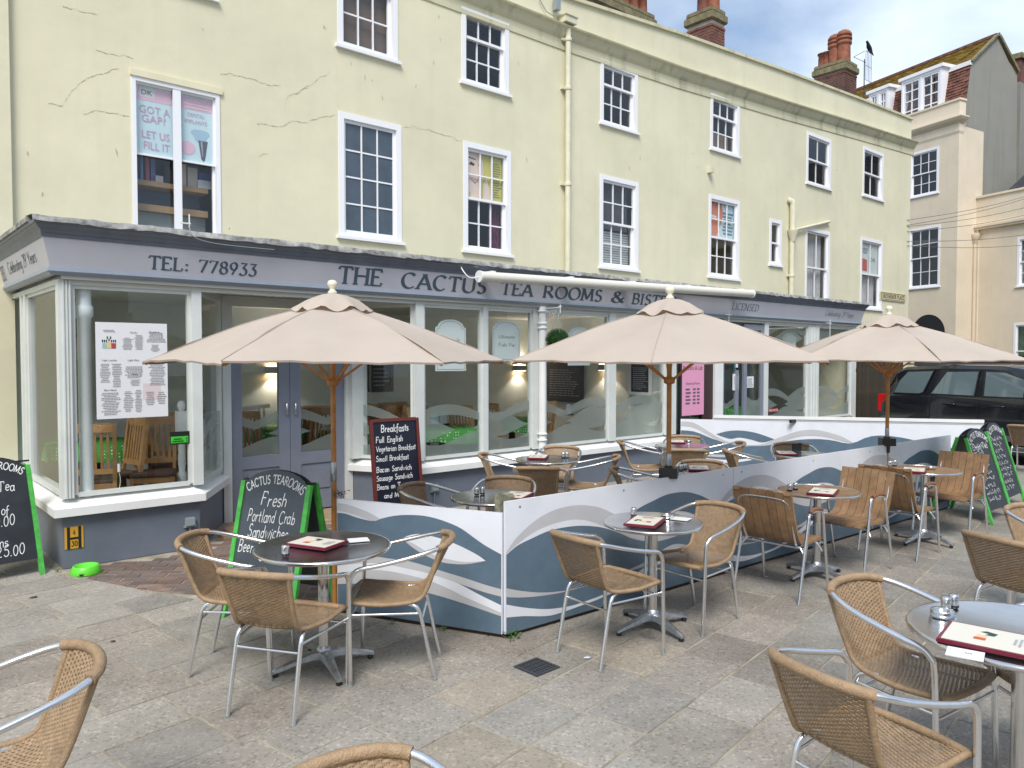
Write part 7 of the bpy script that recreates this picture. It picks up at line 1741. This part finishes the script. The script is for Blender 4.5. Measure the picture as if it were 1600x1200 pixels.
# ------------------------------------------------------------------ tables
def cafe_table(label, x, y, r, H=.71, wood=False, rot=0.0, grp='round steel café tables', baser=.30):
    t = empty('cafe_table', label, 'table', (x, y, 0), rot, grp)
    if wood:
        MB().lathe([(r - .004, H - .02), (r, H - .018), (r + .004, H - .006), (r + .002, H + .001), (r - .012, H + .002), (r - .014, H - .004), (r - .014, H - .02)], n=48, cap=False).build('rim', M_steel, t)
        n = 9; w_ = 2 * (r - .016) / n
        for k in range(n):
            x0 = -(r - .016) + k * w_ + .003; x1 = x0 + w_ - .006; f = lambda q: math.sqrt(max(.0001, (r - .016) ** 2 - q * q)); P = [(x0, -f(x0)), (x0 + (x1 - x0) / 2, -f((x0 + x1) / 2)), (x1, -f(x1)), (x1, f(x1)), (x0 + (x1 - x0) / 2, f((x0 + x1) / 2)), (x0, f(x0))]
            MB().prism(P, (0, 0, H - .014), (1, 0, 0), (0, 1, 0), (0, 0, .012)).build('slat', M_slat, t, fix=True)
    else:
        MB().lathe([(.0, H - .012), (r - .012, H - .012), (r - .004, H - .022), (r + .003, H - .018), (r + .005, H - .006), (r + .001, H + .001), (r - .010, H + .0015), (r - .022, H - .0015), (0, H - .0015)], n=64, cap=False).build('tabletop', M_steel, t)
    MB().lathe([(.10, H - .03), (.10, H - .022)], n=20).lathe([(.031, .10), (.031, H - .03)], n=20).build('column', M_steel, t)
    MB().lathe([(.045, .06), (.05, .085), (.04, .12), (.031, .13)], n=20).build('hub', M_cast, t)
    for k in range(4):
        a_ = R(90 * k + 20); u = Vector((math.cos(a_), math.sin(a_), 0)); v = Vector((-u.y, u.x, 0))
        st = [(.02, .105, .045, .04), (.08, .10, .035, .034), (baser * .5, .078, .027, .022), (baser * .85, .05, .020, .018), (baser, .034, .017, .012)]
        vs = []
        for (d, z, hw_, hh) in st: c = u * d; vs += [c + v * hw_ + Vector((0, 0, z - hh)), c + v * hw_ * .8 + Vector((0, 0, z)), c + Vector((0, 0, z + .008)), c - v * hw_ * .8 + Vector((0, 0, z)), c - v * hw_ + Vector((0, 0, z - hh))]
        m = 5; MB().add(vs, [(i * m + j, (i + 1) * m + j, (i + 1) * m + (j + 1) % m, i * m + (j + 1) % m) for i in range(4) for j in range(m)] + [tuple(range(m))[::-1], tuple(range(4 * m, 5 * m))], False).build('base_arm', M_cast, t, fix=True)
        MB().lathe([(.016, 0), (.018, .015), (.012, .024)], u * (baser - .02), 10).build('foot', M_black, t)
    return t
TBL = [(2.10, 4.05, .385, False, 'round steel café table at the front left with menu and salt pot'), (4.06, 3.20, .325, False, 'small round steel table against the long barrier'), (3.50, .93, .405, False, 'large steel café table at the bottom right corner'),
 (6.04, 3.07, .33, True, 'slatted wooden round table between the first two teak chairs'), (7.98, 2.97, .33, True, 'farther slatted wooden round table near the green boards'),
 (tA.x, tA.y, .34, False, 'steel table by the round column inside the enclosure'), (tB.x, tB.y, .33, False, 'steel table just inside the barrier corner'), (tC.x, tC.y, .33, False, 'steel table beyond the middle parasol pole'), (tD.x, tD.y, .33, False, 'steel table hidden behind the barrier right of the middle pole'), (tE.x, tE.y, .33, False, 'steel table with black stand beside the rear barrier')]
for x, y, r, wd_, lab in TBL: cafe_table(lab, x, y, r, .715, wd_, YAW + R(10), 'slatted wooden café tables' if wd_ else 'round steel café tables')
# ------------------------------------------------------------------ things on the tables
def shaker(label, x, y, z=.718):
    t = empty('shaker', label, 'condiment pot', (x, y, z), 0, 'salt and pepper pots'); MB().lathe([(.019, 0), (.021, .004), (.021, .012)], n=16).build('base', M_black, t)
    MB().lathe([(.0195, .012), (.0195, .032)], n=16).build('jar', mat('shaker glass', (.55, .56, .57), .15, .6), t); MB().lathe([(.021, .032), (.0215, .05), (.018, .058), (0, .060)], n=16).build('lid', M_steel, t); return t
def menu(label, x, y, rz, z=.718, w_=.21, h_=.30):
    t = empty('menu', label, 'menu', (x, y, z), rz, 'burgundy menus on the tables'); MB().box((-w_ / 2, -h_ / 2, 0), (w_ / 2, h_ / 2, .016)).build('cover', M_red, t, bevel=.003)
    e = .014; MB().box((-w_ / 2 + e, -h_ / 2 + e, .0165), (w_ / 2 - e, h_ / 2 - e, .0175)).build('sheet', mat('cream menu sheet', (.66, .63, .55), .5), t)
    mb = MB().use(mat('red print patch', (.5, .1, .06), .6)); mb.add([(-.05, .02, .018), (-.02, .02, .018), (-.02, .06, .018), (-.05, .06, .018)], [(0, 1, 2, 3)], False); mb.use(mat('printed pot 1', (.72, .5, .28), .6)).add([(-.018, .02, .018), (.015, .02, .018), (.015, .055, .018), (-.018, .055, .018)], [(0, 1, 2, 3)], False)
    mb.use(mat('printed cactus', (.02, .06, .05), .7)).add([(.02, .0, .0181), (.055, -.01, .0181), (.07, .03, .0181), (.05, .05, .0181), (.04, .02, .0181), (.02, .03, .0181)], [(0, 1, 2, 3, 4, 5)], False); mb.build('picture', None, t)
    mb = MB().use(M_inkl); dashes(mb, (-.05, -.11, .018), (1, 0, 0), (0, 1, 0), .10, .05, 3, random.Random(3)); mb.build('lettering', None, t); return t
def slip(label, x, y, rz, z=.718):
    t = empty('paper_slip', label, 'paper', (x, y, z), rz); MB().box((-.05, -.06, 0), (.05, .06, .003)).build('sheet', M_paper, t); return t
def ashtray(label, x, y, z=.718):
    t = empty('ashtray', label, 'ashtray', (x, y, z), 0, 'steel ashtrays'); MB().lathe([(.0, 0), (.046, 0), (.046, .026), (.043, .030), (.028, .026), (.024, .022), (.022, .006), (0, .005)], n=24, cap=False).build('bowl', M_steel, t); return t
ZT = .718
def g(px, py): p = G(px, py, ZT); return p.x, p.y
shaker('single salt pot on the front left table', *g(446, 868)); menu('burgundy edged menu lying on the front left table', *g(494, 851), YAW + R(-25)); slip('white paper slip at the far side of the front left table', *g(560, 844), YAW + R(20))
shaker('salt pot on the small table against the long barrier', *g(990, 806)); menu('menu on the small table against the long barrier', *g(1008, 817), YAW + R(65)); ashtray('ashtray on the small table against the long barrier', *g(1042, 809)); slip('white slip on the small table against the long barrier', *g(1064, 811), .3)
ashtray('round steel ashtray on the large foreground table', *g(1472, 963)); shaker('left shaker behind the foreground ashtray', *g(1478, 953)); shaker('right shaker behind the foreground ashtray', *g(1490, 949)); menu('burgundy menu on the large foreground table', 3.285, .965, R(9), w_=.26, h_=.34); slip('white card half under the foreground menu', *g(1508, 1022), .25, .7175)
shaker('left shaker on the first wooden table', *g(1234, 767)); shaker('right shaker on the first wooden table', *g(1243, 765)); menu('menu on the first wooden table', *g(1286, 770), YAW + R(60))
shaker('left shaker on the farther wooden table', *g(1391, 729)); shaker('right shaker on the farther wooden table', *g(1398, 728)); menu('menu on the farther wooden table', *g(1428, 736), YAW + R(60)); ashtray('ashtray on the farther wooden table', *g(1454, 733))
menu('menu on the table by the round column', *g(841, 715), YAW + R(80)); shaker('left shaker on the table by the column', *g(880, 715)); shaker('right shaker on the table by the column', *g(886, 715))
shaker('left shaker on the table inside the barrier corner', *g(745, 773)); shaker('right shaker on the table inside the barrier corner', *g(754, 772)); menu('menu on the table inside the barrier corner', *g(806, 776), YAW + R(70))
menu('menu on the table beyond the middle pole', *g(1057, 691), YAW + R(80)); ashtray('ashtray on the table beyond the middle pole', *g(1076, 691))
shaker('left shaker right of the middle pole', *g(1064, 735)); shaker('right shaker right of the middle pole', *g(1070, 734)); menu('menu right of the middle pole', *g(1092, 733), YAW + R(80))
menu('menu beside the black stand', *g(1228, 709), YAW + R(80))
p = G(1245, 706, ZT); t = empty('card_stand', 'black upright card stand on the table beside the rear barrier', 'stand', (p.x, p.y, ZT)); MB().box((-.09, -.01, 0), (.09, .01, .10)).build('panel', M_black, t)
letters(MB().use(M_ink), 'S', (0, 0, 0), (1, 0, 0), (0, 1, 0), .02, .012, .15, nrm=(0, 0, 1), lift=.0005).build('lettering', None, bpy.data.objects['paper_slip.002'], loc=(.0, -.02, .0035))
# ------------------------------------------------------------------ blackboards
def frame_vec(rz): return Vector((math.cos(rz), math.sin(rz), 0)), Vector((-math.sin(rz), math.cos(rz), 0))
def a_board(label, x, y, rz, lines, w_=.60, h_=1.02, lean=.26, board=M_chalkb, back=True, arc='CACTUS TEAROOMS', sd_=1, seed=1, frame=None, scrib=False):
    """green framed A-board; its written face looks along local -Y"""
    t = empty('a_board', label, 'sandwich board', (x, y, 0), rz)
    th = math.atan2(lean, h_)
    for sgn, nm in ((1, 'front_panel'), (-1, 'rear_panel')):
        u = Vector((1, 0, 0)); up = Vector((0, math.sin(th) * sgn, math.cos(th))); foot = Vector((0, -lean * sgn, 0)); nn = Vector((0, -math.cos(th) * sgn, math.sin(th)))
        pw = w_ - .07
        z0 = .14; zr = h_ - .14
        P = [(-pw / 2, z0), (pw / 2, z0), (pw / 2, zr)] + [(pw / 2 * math.cos(R(a_)), zr + .13 * math.sin(R(a_))) for a_ in range(15, 180, 15)] + [(-pw / 2, zr)]
        MB().prism(P, foot - nn * .004, u, up, nn * .008).build(nm, board, t, fix=True)
        for s_ in (-1, 1):
            a = foot + u * (s_ * (w_ / 2 - .018)); MB().bar(a + up * .0, a + up * (h_ - .10), .036, .03, nn).build('stile', M_green, t)
        if sgn == 1 or not back:
            if sgn == 1:
                mb = MB().use(M_chalk)
                if arc:
                    rad = .42; Lw = pw * .92; letters(mb, arc, foot + up * (zr + .035) + u * (-Lw / 2) , u, up, .058, Lw, .14, arch=(rad, Lw / 2), nrm=nn, lift=.006)
                for (s_, xx, zz, hh, ww) in lines:
                    letters(mb, s_, foot + u * (-pw / 2 + xx * pw) + up * (z0 + zz * (zr - z0)), u, up, hh, ww * pw, .085, slant=.16, jit=.055, nrm=nn, lift=.006, rs=random.Random(seed + len(s_)))
                if scrib:
                    rs = random.Random(seed)
                    for r_ in range(9):
                        zz = zr - .10 - r_ * .075; xx = -pw / 2 + .05 + rs.uniform(0, .03); e_ = rs.uniform(.25, .42)
                        if zz < z0 + .05: break
                        x_ = xx; 
                        while x_ < xx + e_:
                            L_ = rs.uniform(.05, .10); pts = [foot + u * (x_ + L_ * i / 7) + up * (zz + rs.uniform(0, .055)) + nn * .007 for i in range(8)]
                            pts = crv(pts, 3)
                            for a, b in zip(pts, pts[1:]): mb.add([a, b, b + up * .008 + u * .003, a + up * .008 + u * .003], [(0, 1, 2, 3)], False)
                            x_ += L_ + .025
                tag(mb.build('chalk_writing', None, t), kind='stuff')
    MB().tube([(-w_ / 2 - .01, 0, h_ - .12), (w_ / 2 + .01, 0, h_ - .12)], .008, 8).build('hinge', M_black, t)
    MB().box((-w_ / 2 + .01, -.17, .28), (-w_ / 2 + .02, .17, .30)).build('brace', M_black, t)
    return t
# centre board, tilted: between the left bay and the front table
p0, p1 = G(347, 964), G(456, 981)
cdir = math.atan2((p1 - p0).y, (p1 - p0).x); cc_ = (p0 + p1) / 2
nn_ = Vector((-math.sin(cdir), math.cos(cdir), 0))
a_board('green framed board lettered Fresh Portland Crab Sandwiches behind the front table', cc_.x + nn_.x * .26, cc_.y + nn_.y * .26, cdir, [('Fresh', .30, .84, .095, .42), ('Portland Crab', .12, .69, .085, .76), ('Sandwiches', .16, .55, .085, .64), ('Beer Battered', .04, .41, .085, .78), ('& Peas', .20, .09, .09, .48)], w_=.60, h_=1.05, lean=.26, board=M_chalkg, seed=3)
p0 = G(68, 897); a_ = R(8); q_ = p0 - Vector((math.cos(a_), math.sin(a_), 0)) * .30 + Vector((-math.sin(a_), math.cos(a_), 0)) * .36
a_board('green framed board with prices, cut by the left edge', q_.x, q_.y, a_, [('Cream Tea', .1, .78, .085, .72), ('Bottle of', .18, .52, .08, .52), ('£30.00', .32, .40, .085, .44), ('Pimms', .24, .18, .075, .40), ('£25.00', .38, .07, .085, .46)], w_=.62, h_=1.04, lean=.36, seed=9)
# the pair on the right
for k, (bx_, by_, ba_, lab) in enumerate(((9.69, 3.10, -1, 'green framed chalked board standing nearest behind the last teak chair'), (10.74, 3.24, 2, 'green framed chalked board standing behind the other at the right'))):
    a_board(lab, bx_, by_, R(ba_), [('Cream Tea', .1, .86, .07, .75)] if k == 0 else [], w_=.66, h_=1.06, lean=.32, board=M_chalkb, seed=20 + k, scrib=True)
# breakfast board leaning on the shopfront
a, b = W(577, 782, SY - .32), W(648, 658, SY - .18)
pL, pR = G(577, 800, 0), G(640, 800, 0)
t = empty('breakfast_board', 'tall red framed blackboard headed Breakfasts leaning by the right bay', 'blackboard', (4.27, 7.02, 0), R(-3))
bw_, bh_ = .57, 1.15
up = Vector((0, .12, .99)).normalized(); nn = Vector((0, -.99, .12)).normalized(); M_rf = mat('red stained frame', (.12, .02, .015), .5)
MB().prism([(0, 0), (bw_, 0), (bw_, bh_), (0, bh_)], (0, 0, 0), (1, 0, 0), up, nn * -.015).build('board', mat('navy blackboard', (.006, .008, .02), .4), t, fix=True)
for (a, b) in (((-.0, 0), (0, bh_)), ((bw_, 0), (bw_, bh_))): MB().bar(Vector((a[0], 0, 0)) + up * a[1], Vector((b[0], 0, 0)) + up * b[1], .035, .03, nn).build('frame', M_rf, t)
for z_ in (0.02, bh_ - .01): MB().bar(Vector((.018, 0, 0)) + up * z_, Vector((bw_ - .018, 0, 0)) + up * z_, .03, .035, up).build('frame', M_rf, t)
mb = MB().use(M_chalk)
for s_, xx, zz, hh, ww in (('Breakfasts', .20, .88, .075, .60), ('Full English', .08, .785, .06, .58), ('Vegetarian Breakfast', .07, .70, .055, .86), ('Small Breakfast', .06, .61, .055, .70), ('Bacon Sandwich', .05, .51, .055, .76), ('Sausage Sandwich', .04, .43, .055, .78), ('Beans on Toast', .04, .35, .055, .68), ('and More', .18, .265, .05, .46), ('Served until 12.00', .03, .155, .055, .84)):
    letters(mb, s_, Vector((xx * bw_, 0, 0)) + up * (zz * bh_), (1, 0, 0), up, hh, ww * bw_, .13, slant=.1, jit=.04, nrm=nn, lift=.003)
tag(mb.build('chalk_writing', None, t), kind='stuff')
# ------------------------------------------------------------------ fence and car
pf = W(1339, 600, SY + .15); pe = C0 + ray(1412, 600) * (18.5 / ray(1412, 600).dot(FW)); fd = Vector((pe.x - pf.x, pe.y - pf.y, 0)); Lf = fd.length; fd.normalize()
t = empty('board_fence', 'weathered vertical board fence between the shopfront end and the black car', 'fence', (pf.x, pf.y, 0), math.atan2(fd.y, fd.x))
n = int(Lf / .11); proto = None
rs = random.Random(8)
for k in range(n):
    o = MB().box((0, 0, 0), (.1, .02, 1.85)).build('board', M_fence, t) if proto is None else inst(proto, t)
    if proto is None: proto = o
    o.location = (k * .11, rs.uniform(0, .008), rs.uniform(-.01, .02))
for z_ in (.4, 1.5): MB().box((0, .025, z_), (Lf, .06, z_ + .08)).build('rail', M_fence, t)
t = empty('dark_fence', 'dark brown close boarded fence behind the roof of the black car', 'fence', (19.0, 4.4, 0), R(72.3 - 0)); rf = mat('dark stained board', (.04, .018, .014), .7, vary=.3, objvar=.2)
t.location = (19.6, 2.2, 0)
proto = None
for k in range(44):
    o = MB().box((0, 0, 0), (.14, .02, 1.86)).build('board', rf, t) if proto is None else inst(proto, t); proto = proto or o; o.location = (k * .15 - 1, 0, 0)
MB().box((-1, -.03, 1.72), (5.6, .0, 1.82)).build('rail', rf, t)
# car
BLK = mat('black car paint', (.006, .007, .010), .18, 0, coat=.6); TRM = mat('grey car trim', (.09, .095, .10), .4); GLS = mat('car glass painted reflection', (.11, .15, .16), .03, 0, spec=1.0, coat=.5); TYR = mat('tyre rubber', (.02, .02, .02), .8)  # car glass colour lightened to stand in for reflected sky
fx = Vector((-.225, -.974, 0)).normalized(); car = empty('parked_car', 'black four wheel drive car parked nose to the right behind the rear barrier', 'car', (16.26 + .95 * .974, 7.0 - .95 * .225, -.1), math.atan2(fx.y, fx.x))
# local frame: +x forward, +y left; length 4.7, the origin at the rear bumper
def loft(st, name, m, parent=car, capb=True):
    """st: list of (x, [(y,z)...]) closed half rings mirrored in y"""
    mb = MB(); k = len(st[0][1]); vs = []
    for x_, ring in st:
        full = ring + [(-y_, z_) for y_, z_ in reversed(ring)]; vs += [(x_, y_, z_) for y_, z_ in full]
    n = 2 * k; fs = [(i * n + j, i * n + (j + 1) % n, (i + 1) * n + (j + 1) % n, (i + 1) * n + j) for i in range(len(st) - 1) for j in range(n)] + [tuple(range(n))[::-1], tuple(range((len(st) - 1) * n, len(st) * n))]
    o = mb.add(vs, fs, True).build(name, m, parent, fix=True)
    sm = o.modifiers.new('edges', 'EDGE_SPLIT'); sm.split_angle = R(32); return o
def ring(w_, z0, zb): return [(w_ * .88, z0), (w_ * .985, z0 + .10), (w_, z0 + .38), (w_ * .995, z0 + .62), (w_ * .97, zb - .04), (w_ * .94, zb)]
body = loft([(0, ring(.86, .42, 1.10)), (.05, ring(.91, .38, 1.15)), (.25, ring(.955, .34, 1.17)), (1.2, ring(.965, .32, 1.175)), (2.6, ring(.965, .32, 1.19)), (3.35, ring(.96, .32, 1.17)), (3.7, ring(.955, .33, 1.13)), (4.35, ring(.93, .34, 1.07)), (4.62, ring(.86, .36, 1.0)), (4.72, ring(.74, .42, .90))], 'body', BLK)
def gr(w0, zb, w1, zt): return [(w0, zb), (w0 * .6 + w1 * .4, zb + (zt - zb) * .42), (w1 + .012, zt - .07), (w1 - .05, zt - .012), (w1 - .28, zt + .012)]
loft([(.10, gr(.88, 1.14, .80, 1.16)), (.34, gr(.90, 1.15, .78, 1.66)), (.50, gr(.90, 1.15, .78, 1.735)), (1.4, gr(.905, 1.16, .79, 1.775)), (2.4, gr(.905, 1.17, .79, 1.765)), (2.75, gr(.90, 1.17, .78, 1.72)), (3.55, gr(.88, 1.15, .80, 1.165))], 'cabin', BLK)
MB().bar((.42, .62, 1.785), (2.5, .62, 1.80), .04, .03).bar((.42, -.62, 1.785), (2.5, -.62, 1.80), .04, .03).build('roof_rail', TRM, car)
yA, zA, yB, zB = .9085, 1.17, .812, 1.71
def sidept(x_, z_, s_, off=.006):
    f = (z_ - zA) / (zB - zA); return (x_, s_ * (yA + (yB - yA) * f + .012 * math.sin(math.pi * f) + off), z_)
def pane_poly(pts, name, m, off, s_):
    mb = MB(); mb.add([sidept(a, b, s_, off) for a, b in pts], [tuple(range(len(pts)))], False); return mb.build(name, m, car)
for s_ in (-1, 1):
    for nm, pts in (('rear_quarter_window', [(.36, 1.21), (.46, 1.44), (.62, 1.63), (1.14, 1.65), (.98, 1.24), (.9, 1.21)]), ('rear_door_window', [(1.16, 1.22), (1.42, 1.64), (2.02, 1.655), (1.98, 1.21)]), ('front_door_window', [(2.17, 1.21), (2.16, 1.655), (2.5, 1.64), (2.9, 1.50), (3.3, 1.24), (3.3, 1.21)])):
        pane_poly(pts, nm, GLS, .010, s_)
        c = (sum(p[0] for p in pts) / len(pts), sum(p[1] for p in pts) / len(pts)); pane_poly([(c[0] + (a - c[0]) * 1.07, c[1] + (b - c[1]) * 1.11) for a, b in pts], 'window_seal', M_black, .006, s_)
    MB().box((1.38, s_ * .905, 1.2), (1.41, s_ * .925, 1.5)).build('window_divider', M_black, car) if False else None
    for x_ in (1.15, 2.08, 3.1): MB().box((x_, s_ * .968 - .004, .45), (x_ + .006, s_ * .968 + .004, 1.14)).build('door_gap', M_black, car)
    for x_ in (1.55, 2.45): MB().tube(crv([(x_ - .11, s_ * .965, 1.03), (x_ - .09, s_ * .995, 1.035), (x_ + .09, s_ * .995, 1.035), (x_ + .11, s_ * .965, 1.03)], 4), .014, 8).build('door_handle', BLK, car)
    MB().box((3.02, s_ * .93 - .0, 1.16), (3.10, s_ * 1.0, 1.2)).build('mirror_arm', M_black, car)
    MB().box((2.98, min(s_ * .98, s_ * 1.18), 1.16), (3.12, max(s_ * .98, s_ * 1.18), 1.34)).build('mirror', BLK, car, bevel=.03)
    MB().box((-.02, min(s_ * .70, s_ * .915), .80), (.16, max(s_ * .70, s_ * .915), 1.17)).build('tail_light', mat('red lamp lens', (.55, .01, .01), .2), car, bevel=.02)
    MB().box((-.025, min(s_ * .74, s_ * .86), 1.0), (.10, max(s_ * .74, s_ * .86), 1.12)).build('reverse_lamp', M_whitep, car)
    MB().box((.95, s_ * .962, .42), (3.5, s_ * .985, .52)).build('sill_trim', TRM, car)
    MB().box((4.45, min(s_ * .55, s_ * .85), .82), (4.69, max(s_ * .55, s_ * .85), .98)).build('headlight', M_paper, car, bevel=.02)
    for x_ in (.95, 3.78):
        wh = empty('wheel', None, None); wh.location = (x_, s_ * .83, .37); wh.rotation_euler = (R(90), 0, 0); setparent(wh, car)
        MB().lathe([(.22, -.12), (.34, -.12), (.37, -.09), (.37, .09), (.34, .12), (.22, .12)], n=28, cap=False).build('tyre', TYR, wh); mb = MB().lathe([(.23, -.10), (.22, 0), (.23, .10)], n=28, cap=False)
        for q in range(5): a_ = math.tau * q / 5; mb.bar((.03 * math.cos(a_), .03 * math.sin(a_), .0), (.22 * math.cos(a_), .22 * math.sin(a_), 0), .05, .12, (0, 0, 1))
        mb.lathe([(.05, -.1), (.05, .1)], n=12).build('rim', M_alu, wh)
        mb = MB(); n = 16; pts = [(x_ + .43 * math.cos(math.pi * i / n), .37 + .43 * math.sin(math.pi * i / n)) for i in range(n + 1)]
        mb.add([(a, s_ * .972, max(.33, b)) for a, b in pts], [tuple(range(n + 1))], False); mb.build('wheel_arch', M_black, car)
mb = MB(); mb.add([(.095, -.72, 1.2), (.095, .72, 1.2), (.33, .66, 1.64), (.33, -.66, 1.64)], [(0, 1, 2, 3)]); o = mb.build('rear_window', GLS, car); o.location = (-.012, 0, .01)
mb = MB(); mb.add([(3.48, -.76, 1.19), (3.48, .76, 1.19), (2.80, .68, 1.70), (2.80, -.68, 1.70)], [(0, 1, 2, 3)]); o = mb.build('windscreen', GLS, car); o.location = (.015, 0, .015)
MB().box((-.03, -.9, .42), (.12, .9, .62)).build('rear_bumper', BLK, car, bevel=.03); MB().box((-.012, -.26, .86), (.0, .26, .97)).build('number_plate', mat('yellow plate', (.6, .45, .03), .4), car)
# twiggy bundle tied at the left barrier end
p = BL; t = empty('dried_flower_head', 'small dark dried flower bundle tied at the left end of the barrier', 'dried flowers', (p.x + .03, p.y + .02, .82)); mb = MB(); rs = random.Random(4)
for k in range(60):
    a_ = rs.uniform(0, 6.28); q = Vector((.06 * rs.gauss(0, .5), .04 * rs.gauss(0, .5), .02 + .02 * rs.gauss(0, .6))); mb.tube([q, q + Vector((.012 * math.cos(a_), .012 * math.sin(a_), .012 * rs.uniform(-1, 1)))], .002, 4)
mb.build('twigs', mat('dry twig', (.07, .05, .035), .9), t)
# print made of several separate strokes stays one piece of lettering
for o in list(COL.objects):
    if o.parent and o.type == 'MESH' and o.name.split('.')[0] in ('lettering', 'print', 'picture') and 'kind' not in o: o['kind'] = 'stuff'
